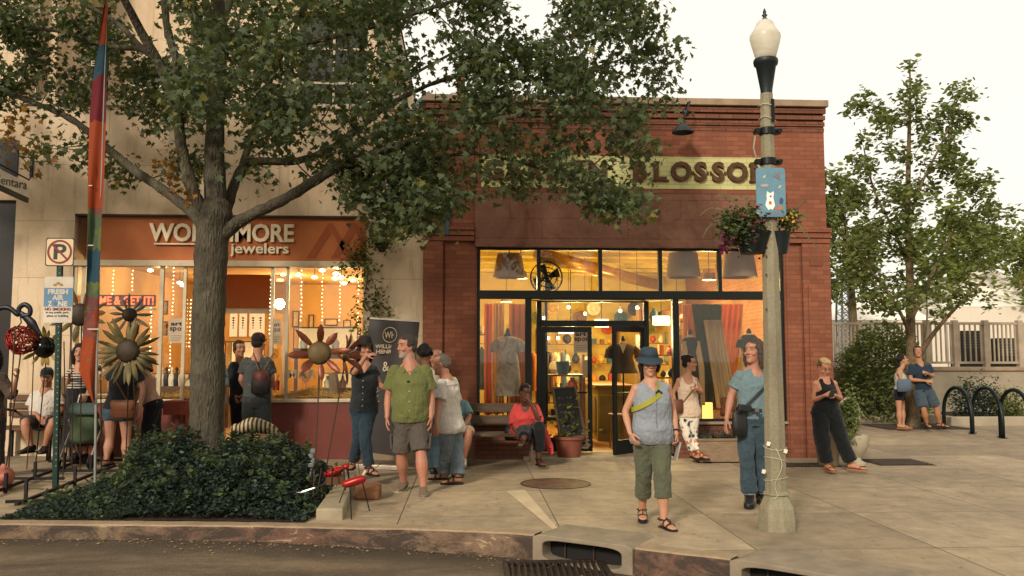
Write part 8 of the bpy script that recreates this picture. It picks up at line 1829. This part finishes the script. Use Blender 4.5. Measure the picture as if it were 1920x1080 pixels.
# ---- woman in black jumpsuit with phone
p=Person('woman with short blond quiff in black sleeveless jumpsuit, reading her phone at the brick corner',11.35,
    dict(hd=(1545,690),sha=(1529,716),shb=(1565,716,.02),ela=(1526,751,.02),elb=(1577,748,.05),wra=(1547,741,-.24),wrb=(1566,741,-.22),hpa=(1536,772),hpb=(1561,772),kna=(1541,822,-.04),knb=(1577,822,-.04),ana=(1551,871,.03),anb=(1597,870,-.02)),
    H=1.66,skin='b0765c',fem=True,bulk=.97,bust=.02,face=8,head_yaw=8,head_pitch=24,voxel=.007,foot_yaw=(-5,42),hands=('hold','hold'),hand_dir=((.5,-.4,.25),(-.5,-.35,.2)))
p.body();JS=cloth('black_jersey','15181a',.12);p.top('jumpsuit_top',JS,.0,.985,.014,0,folds=.014,neck=('tank',.035,.062,.105));p.legs('jumpsuit_legs',JS,1.86,None,.034,.014,waist=.36,folds=.024,knee_grow=.014,fscale=.14)
p.hair(hairm('blond','b89a68'),'quiff',1.0);p.hair(hairm('shaved_brown','4a3a2c'),'buzz');p.glasses();p.shoes(LEATH('tan','7a4228'),LEATH('tan_sole','8a5a3a'),'flat')
q=at(1560,738,11.0);ph=thing('mobile_phone','mobile phone held in both hands by the black jumpsuit woman','phone',tuple(q));m=MB();A=Matrix.Rotation(-.8,3,'X');m.obox(q,(.072,.145,.009),A);m.build('case',M('phone_case',hx('3a3f42'),.3),ph,bevel=.004);m=MB();m.obox(q+A@Vector((0,0,.0055)),(.064,.13,.002),A);m.build('screen',M('phone_screen',hx('6f8a96'),.2,bump=0),ph)
# ---- couple at the young tree
p=Person('woman in cream top and black shorts with a blue-grey tote, standing beside the young tree',17.5,
    dict(hd=(1693,676),sha=(1686,697,-.16),shb=(1689,697,.16),ela=(1691,714,-.2),elb=(1690,715,.2),wra=(1704,717,-.15),wrb=(1703,717,.12),hpa=(1684,738,-.09),hpb=(1688,738,.09),kna=(1686,768,-.1),knb=(1692,768,.1),ana=(1687,797,-.1),anb=(1693,797,.05)),
    H=1.62,skin='a8765a',fem=True,face=70,head_yaw=72,head_pitch=-22,voxel=.010,foot_yaw=(-5,5),bust=.02)
p.body();p.top('top',cloth('cream_top','a59c8c',.08),-.02,.985,.016,0,neck=('tank',.05,.075,.135));p.legs('shorts',cloth('black_short','17171a'),.42,None,.022,.02,waist=.2);p.hair(hairm('black','15110f'),'ponytail');p.shoes(LEATH('tan','7a4228'),LEATH('tan_sole','8a5a3a'),'flat')
p.strap(M('tote_strap',hx('4a5664')),'b',.012,.02,1.0,.3,name='bag_strap',back=False);bag(p,'tote_bag',M('tote_cloth',hx('4d5a68'),.8),at(1695,711,17.15),.34,.26,.14,.1)
p=Person('dark-haired man in navy T-shirt and slate shorts leaning beside the young tree',17.35,
    dict(hd=(1721,661),sha=(1707,688),shb=(1742,686),ela=(1707,712,-.05),elb=(1749,706,-.05),wra=(1735,714,-.22),wrb=(1737,699,-.25),hpa=(1722,735),hpb=(1742,735),kna=(1732,768,-.1),knb=(1756,766,-.05),ana=(1738,794,-.02),anb=(1762,794,.0)),
    H=1.72,skin='a06c4e',face=5,head_yaw=-20,head_pitch=-16,voxel=.010,foot_yaw=(-15,35),hands=('relax','fist'))
p.body();p.top('t_shirt',cloth('navy','1f2c3a',.12),-.06,.985,.022,.66,.024,folds=.022,neck=('v',.05,.04));p.legs('shorts',cloth('slate','3a4650',.12),.86,None,.030,.03,waist=.12,folds=.02,knee_grow=.02);p.hair(hairm('black','15110f'),'thick');p.shoes(BLK,None,'sandal')
# ---- man in the green shirt
p=Person('smiling grey-haired man in green short-sleeved shirt and grey cargo shorts walking toward us',10.05,
    dict(hd=(763,651),sha=(739,690),shb=(799,690),ela=(728,742,.03),elb=(808,742,.03),wra=(726,782,-.06),wrb=(808,782,-.06),hpa=(754,785),hpb=(786,785),kna=(752,848,.0),knb=(789,846,-.12),ana=(757,905,.18),anb=(794,915,-.16)),
    H=1.86,skin='a86f57',bulk=1.05,belly=.04,face=-4,head_yaw=-55,head_pitch=2,voxel=.0065,foot_yaw=(-12,8))
p.beard=hx('8f857a');p.brow=np.array(hx('3c342e'));p.body();GR=cloth('green','5f6238',.08);p.top('green_shirt',GR,-.06,.985,.026,.74,.032,flare=.012,folds=.026,neck=('v',.095,.05),fscale=.14);p.collar(GR);p.buttons(WHITEB,(.18,.36,.55),.034)
SH=cloth('grey_shorts','4d463f',.12);p.legs('cargo_shorts',SH,.98,None,.024,.05,waist=.10,folds=.02,knee_grow=.024)
for sg,sd in((-1,'a'),(1,'b')):m=MB();c=p.J['hp'+sd].lerp(p.J['kn'+sd],.68)+Vector((sg*.115,-.01,0));m.obox(c,(.022,.13,.17),Matrix.Rotation(sg*.06,3,'Y'));m.build('cargo_pocket',SH,p.root,bevel=.008)
p.hair(hairm('dark_grey','3c352f'),'short',1.03);c,r,f,w,fd,bk=p.torso_at(.74);q=c+f*(fd+.035)-r*.01
m=MB();m.ell(q,(.02,.006,.016),10,6);m.ell(q+Vector((.006,0,-.045)),(.018,.006,.018),10,6);m.tube([q,q+Vector((.004,0,-.05))],.003,5);m.build('folded_sunglasses',BLK,p.root);p.shoes(LEATH('tan_shoe','66584a'),M('pale_sole',hx('a39782')),'shoe')
# ---- pointing woman
p=Person('woman in black hat, dark buttoned shirt and blue jeans raising one arm to point',10.75,
    dict(hd=(684,655),sha=(668,690),shb=(702,690),ela=(663,700,-.24),elb=(712,722,.02),wra=(688,666,-.32),wrb=(728,732,-.10),hpa=(671,768),hpb=(692,768),kna=(672,822,.0),knb=(684,822,-.14),ana=(662,866,.2),anb=(692,878,-.12)),
    H=1.70,skin='a87258',fem=True,bulk=.98,bust=.02,face=15,head_yaw=28,voxel=.0065,foot_yaw=(-20,25),hands=('point','relax'),hand_dir=((.8,-.3,.15),None))
p.body();DK=cloth('charcoal','272a2c',.15);p.top('dark_shirt',DK,-.05,.985,.020,.45,.020,folds=.02,neck=('v',.07,.045));p.collar(DK);p.buttons(WHITEB,(.1,.25,.4,.55,.7),.027)
p.legs('jeans',cloth('jeans_dark','26343d',.15,kind='denim'),1.90,None,.018,.018,waist=.12,folds=.018);p.hair(hairm('black','15110f'),'long',.97);p.hat(M('black_straw',hx('1c1917'),.8,bump=.4,bscale=120),'fedora',M('hat_ribbon',hx('0e0d0c')));p.glasses();p.shoes(BLK,None,'sandal')
# ---- white T-shirt man seen from behind
p=Person('grey-haired man in loose white T-shirt and light jeans seen from behind, facing the wall',10.7,
    dict(hd=(828,684),sha=(824,716,-.17),shb=(850,714,.15),ela=(822,757,-.24),elb=(852,757,.2),wra=(818,794,-.36),wrb=(840,794,.1),hpa=(838,798,-.08),hpb=(852,798,.09),kna=(836,846,-.02),knb=(858,850,.02),ana=(834,887,.12),anb=(858,895,-.1)),
    H=1.74,skin='a46d54',face=-112,head_yaw=-100,head_pitch=6,voxel=.0068,foot_yaw=(20,25))
p.body();p.top('white_t_shirt',cloth('white_t','bdb6ac',.05),-.16,.985,.030,.8,.034,flare=.02,folds=.035,neck=('u',.02,.055),fscale=.16);p.legs('light_jeans',cloth('jeans_light','5f696e',.12,kind='denim'),1.9,None,.024,.03,waist=.05,folds=.024);p.hair(hairm('grey','5f564c'),'buzz');p.shoes(BLK,None,'sandal')
# ---- curly-haired person behind and the bald man
p=Person('person with dark curly hair and blue jeans standing behind the green-shirted man',11.5,
    dict(hd=(797,666),sha=(785,698),shb=(815,698),ela=(780,735),elb=(820,735),wra=(790,768,.2),wrb=(818,768,.2),hpa=(797,775),hpb=(815,775),kna=(805,828),knb=(820,828),ana=(812,880,.05),anb=(826,882,-.05)),
    H=1.70,skin='7a4f3a',fem=True,face=175,voxel=.009,foot_yaw=(0,0))
p.body();p.top('pale_top',cloth('pale_top','a79a86',.08),-.05,.985,.02,.6,.02);p.legs('jeans',cloth('jeans_mid','35434b',.15,kind='denim'),1.9,None,.02,.02,waist=.1);p.hair(hairm('black','15110f'),'curly');p.shoes(BLK,None,'shoe')
p=Person('bald man with a pink scalp mostly hidden behind the white T-shirt man',12.0,
    dict(hd=(818,672),sha=(806,700),shb=(834,700),ela=(802,735),elb=(838,735),wra=(806,765,-.2),wrb=(836,765,-.2),hpa=(812,772),hpb=(830,772),kna=(812,818),knb=(830,818),ana=(812,858),anb=(830,858)),
    H=1.72,skin='b57a62',face=20,head_yaw=-30,voxel=.009)
p.body();p.top('white_shirt',cloth('white_t','bdb6ac'),-.05,.985,.022,.7,.022);p.legs('dark_trousers',cloth('black_short','17171a'),1.9,None,.022,.02,waist=.1);p.hair(hairm('grey','5f564c'),'bald_grey',folds=.004);p.shoes(BLK,None,'shoe')
# ---- seated on the wooden bench
p=Person('woman in coral-red tunic and black trousers on the bench, resting her face on her hand',12.45,
    dict(hd=(984,737,-.12),sha=(967,763),shb=(1005,763,-.05),ela=(961,796,-.02),elb=(1012,790,-.24),wra=(973,818,-.22),wrb=(992,751,-.28),hpa=(974,812,.05),hpb=(998,812,.05),kna=(988,806,-.48),knb=(1012,798,-.50),ana=(981,826,-.78),anb=(1010,862,-.42)),
    H=1.64,skin='5a3526',fem=True,bulk=1.12,belly=.03,bust=.035,face=12,head_yaw=22,head_pitch=14,head_roll=8,voxel=.007,foot_yaw=(-30,5),hands=('relax','hold'),lip='6a3028',hand_dir=(None,(-.15,.1,1)))
p.body();RD=cloth('coral','b43e3b',.08)
def drape(mb):
    for sx,L,w in((1,.30,.07),(.55,.22,.09)):
        b=p.J['hpb']+Vector((.10*sx+.06,-.25,.02));mb.tube([p.J['shb'].lerp(p.hipc,.6)+Vector((.08,-.06,0)),b,b+Vector((.10,-.08,-L))],[.10,w,w*.6],12,flat=.5)
p.top('coral_tunic',RD,-.10,.985,.030,1.05,.034,flare=.05,folds=.030,neck=('u',.05,.075),fscale=.13,extra=drape);p.legs('black_trousers',cloth('black_short','17171a'),1.72,None,.022,.03,waist=.1,folds=.018);p.hair(hairm('black','15110f'),'bun',.97,folds=.01);p.shoes(BLK,None,'sandal');bag(p,'black_handbag',BLK,at(962,800,12.5),.26,.20,.12,0)
p=Person('person in pale blue top and beige shorts sitting at the left end of the bench',12.5,
    dict(hd=(852,727),sha=(842,755),shb=(872,755),ela=(838,785),elb=(880,782,-.1),wra=(850,805,-.3),wrb=(866,806,-.35),hpa=(852,811,.05),hpb=(872,811,.05),kna=(856,812,-.45),knb=(880,808,-.45),ana=(856,862,-.48),anb=(870,862,-.42)),
    H=1.66,skin='a46d54',face=0,voxel=.009,foot_yaw=(0,-5))
p.body();p.top('pale_blue_shirt',cloth('paleblue','5f7f88',.08),-.05,.985,.022,.8,.024);p.legs('beige_shorts',cloth('beige','93846c'),.95,None,.026,.03,waist=.1);p.hair(hairm('dark_brown','231c18'),'short');p.shoes(M('white_trainer',hx('b3aa9c'),.6),M('pale_sole',hx('a39782')),'shoe')
# ---- pair at the jewellery entrance and one behind the trunk
p=Person('man in dark red cap with a small leather backpack, back turned, at the jewellery entrance',12.55,
    dict(hd=(485,643),sha=(461,675),shb=(504,675),ela=(452,712,.0),elb=(511,712,.02),wra=(466,735,.22),wrb=(500,735,.25),hpa=(470,750),hpb=(492,750),kna=(468,800,-.02),knb=(494,800),ana=(466,850),anb=(497,850)),
    H=1.82,skin='b0765c',bulk=1.06,face=180,head_yaw=165,voxel=.008,foot_z=gz(-3.2))
p.body();p.top('grey_t_shirt',cloth('grey_t','3f4240',.1),-.05,.985,.026,.66,.03,folds=.024,neck=None);p.legs('dark_shorts',cloth('dark_short','2c3030',.1),1.2,None,.034,.03,waist=.1,knee_grow=.02);p.hair(hairm('dark_brown','231c18'),'short');p.hat(cloth('maroon','4a2a24'),'cap');p.shoes(BLK,None,'shoe')
BP=LEATH('dark_pack','241f1e');c=at(489,714,12.36);bp=thing('backpack','small dark leather backpack with brown flap worn by the capped man','backpack',tuple(c));m=MB();m.loft([(c+Vector((0,0,z)),(w,0,0),(0,d,0))for z,w,d in((-.19,.10,.05),(-.17,.135,.075),(-.05,.14,.085),(.06,.125,.08),(.13,.09,.05),(.14,.04,.02))],20);m.build('pack_body',BP,bp,smooth=60)
m=MB();m.loft([(c+Vector((0,-.012,z)),(w,0,0),(0,d,0))for z,w,d in((-.02,.06,.08),(.05,.115,.085),(.12,.095,.065),(.155,.05,.03))],20);m.build('flap',LEATH('red_brown','55291f'),bp,smooth=60)
m=MB()
for sg in(-1,1):m.tube([c+Vector((sg*.03,.02,.14)),c+Vector((sg*.09,.05,.27)),c+Vector((sg*.15,.12,.40)),c+Vector((sg*.17,.22,.36))],.010,6,flat=.5)
for sg in(-1,1):m.tube([c+Vector((sg*.09,.02,-.15)),c+Vector((sg*.19,.08,-.05)),c+Vector((sg*.21,.2,.08))],.009,6,flat=.5)
m.each('shoulder_strap',LEATH('tan_strap','6e4a2c'),bp)
p=Person('dark-haired man in black T-shirt standing beyond the capped man in the jewellery entrance',13.5,
    dict(hd=(449,655),sha=(436,682),shb=(468,684,.1),ela=(432,712),elb=(472,714),wra=(440,740,-.1),wrb=(462,738,-.15),hpa=(443,752),hpb=(461,752),kna=(443,798),knb=(461,798),ana=(443,840),anb=(461,840)),
    H=1.74,skin='9a674c',face=30,head_yaw=40,voxel=.009,foot_z=gz(-3.4))
p.body();p.top('black_t_shirt',cloth('black_t','1a1c20',.1),-.05,.985,.022,.66,.024,neck=('u',.03,.05));p.legs('dark_trousers',cloth('black_short','17171a'),1.9,None,.022,.02,waist=.1);p.hair(hairm('black','15110f'),'thick');p.shoes(BLK,None,'shoe')
p=Person('person in light blue shirt and tan trousers mostly hidden behind the tree trunk',12.9,
    dict(hd=(396,650),sha=(382,680),shb=(416,682),ela=(378,715),elb=(420,716),wra=(384,745,-.1),wrb=(419,748,-.05),hpa=(390,752),hpb=(409,752),kna=(390,802),knb=(410,802),ana=(390,848),anb=(410,848)),
    H=1.76,skin='a8745a',face=15,voxel=.010,foot_z=gz(-4))
p.body();p.top('light_blue_shirt',cloth('light_blue','6f8790',.08),-.1,.985,.03,1.3,.03);p.legs('tan_trousers',cloth('tan_trouser','8a6a40'),1.9,None,.026,.03,waist=.1);p.hair(hairm('dark_brown','231c18'),'short');p.shoes(BLK,None,'shoe')
# ---- left group
z5=gz(-5)
p=Person('woman in black T-shirt and denim shorts with brown saddle bag, seen from behind',11.9,
    dict(hd=(238,652),sha=(212,690),shb=(258,692),ela=(205,725,.1),elb=(268,730,.02),wra=(215,745,.3),wrb=(262,768,-.02),hpa=(206,770),hpb=(237,770),kna=(206,822),knb=(237,824,.02),ana=(199,863,-.02),anb=(236,864,.03)),
    H=1.68,skin='b37f66',fem=True,bulk=1.10,face=178,voxel=.0075,foot_z=z5,foot_yaw=(0,0))
p.body();p.top('black_t_shirt',cloth('black_t','1a1c20',.1),.02,.985,.022,.6,.024,folds=.02);p.legs('denim_shorts',cloth('jeans_short','30454e',.12,kind='denim'),.34,None,.018,.02,waist=.16);p.hair(hairm('dark_brown','231c18'),'bun');p.shoes(BLK,None,'sandal')
c=at(231,752,11.62);p.strap(BRN,'a',.010,.026,1.02,.12,name='bag_strap');m=MB();m.loft([(c+Vector((0,0,z)),(w,0,0),(0,d,0))for z,w,d in((-.23,.13,.03),(-.21,.165,.05),(-.06,.165,.055),(0,.15,.04),(.01,.12,.01))],20);sb_=m.build('saddle_bag',BRN,p.root,smooth=60);m=MB();m.loft([(c+Vector((0,-.02,z)),(w,0,0),(0,d,0))for z,w,d in((-.14,.10,.02),(-.12,.15,.04),(-.02,.166,.05),(.015,.14,.02))],20);m.build('bag_flap',LEATH('brown_flap','6a4028'),p.root,smooth=60)
p=Person('woman in pinkish top and black trousers bending over beside the jewellery window',12.3,
    dict(hd=(262,676,.0),sha=(268,700,-.16),shb=(270,700,.16),ela=(258,732,-.2),elb=(262,732,.2),wra=(250,758,-.15),wrb=(252,758,.15),hpa=(287,758,-.09),hpb=(287,758,.09),kna=(276,808,-.09),knb=(290,808,.09),ana=(280,856,-.1),anb=(298,856,.1)),
    H=1.68,skin='a8745a',fem=True,bulk=1.0,face=-85,head_pitch=25,voxel=.009,foot_z=z5)
p.body();p.top('pink_top',cloth('pink_top','9c7a68',.08),-.08,.985,.024,.9,.026);p.legs('black_trousers',cloth('black_short','17171a'),1.9,None,.03,.03,waist=.1);p.hair(hairm('dark_brown','231c18'),'long');p.shoes(BLK,None,'shoe')
p=Person('woman in dark dress with striped neckline standing behind the sign pole and banner',12.4,
    dict(hd=(150,662),sha=(133,694),shb=(166,694),ela=(127,722,-.05),elb=(172,724,-.03),wra=(130,704,-.25),wrb=(162,742,-.22),hpa=(140,765),hpb=(162,765),kna=(142,812),knb=(160,812),ana=(142,850),anb=(160,852)),
    H=1.66,skin='a8745a',fem=True,bulk=1.08,face=12,voxel=.009,foot_z=gz(-6))
p.body();p.top('striped_top',cloth('stripe_top','b0a594',kind='stripes',c2='23262e'),.4,.985,.018,.6,.02,neck=('u',.05,.06));p.skirt('dark_dress',cloth('black_dress','191a1e'),at(150,835,12.4).z,.24,.2,t0=.55);p.hair(hairm('black','15110f'),'long');p.shoes(BLK,None,'shoe')
p=Person('man in white shirt, dark shorts and black cap sitting on the bench at the left',12.75,
    dict(hd=(88,708),sha=(66,736),shb=(106,736),ela=(58,768,-.05),elb=(114,768,-.05),wra=(74,785,-.32),wrb=(98,785,-.32),hpa=(74,792),hpb=(96,792),kna=(46,790,-.48),knb=(100,790,-.46),ana=(58,838,-.44),anb=(84,838,-.40)),
    H=1.74,skin='a06a50',bulk=1.08,belly=.04,face=0,head_yaw=18,head_pitch=8,voxel=.008,foot_z=gz(-7),hands=('relax','relax'),foot_yaw=(-18,12),hand_dir=((.6,-.6,-.3),(-.6,-.6,-.3)))
p.beard=hx('5a4a40');p.body();WH=cloth('white_shirt','b5aca0',.05);p.top('white_shirt',WH,-.05,.985,.026,.8,.030,folds=.026,neck=('v',.06,.04));p.collar(WH);p.legs('dark_shorts',cloth('dark_short','2c3030',.1),.92,None,.03,.035,waist=.1);p.hair(hairm('dark_grey','3c352f'),'short');p.hat(cloth('black_t','1a1c20'),'cap');p.shoes(BLK,None,'shoe')
p=Person('person in brown top cut off by the left edge, reaching toward red wire ball',10.9,
    dict(hd=(-14,668),sha=(-36,706),shb=(4,704),ela=(-50,745),elb=(22,742,-.12),wra=(-40,785),wrb=(32,706,-.3),hpa=(-34,790),hpb=(-8,790),kna=(-34,850),knb=(-6,850),ana=(-34,902),anb=(-5,902)),
    H=1.70,skin='a8745a',fem=True,face=30,voxel=.009,foot_z=gz(-6.2),hands=('relax','hold'))
p.body();p.top('patterned_top',cloth('brown_print','3f3229',kind=None,var=.5),-.1,.985,.024,1.25,.03,folds=.02);p.legs('dark_trousers',cloth('brown_trouser','2c2622'),1.9,None,.03,.03,waist=.1);p.hair(hairm('dark_brown','231c18'),'long');p.shoes(BLK,None,'shoe')
finish_people()
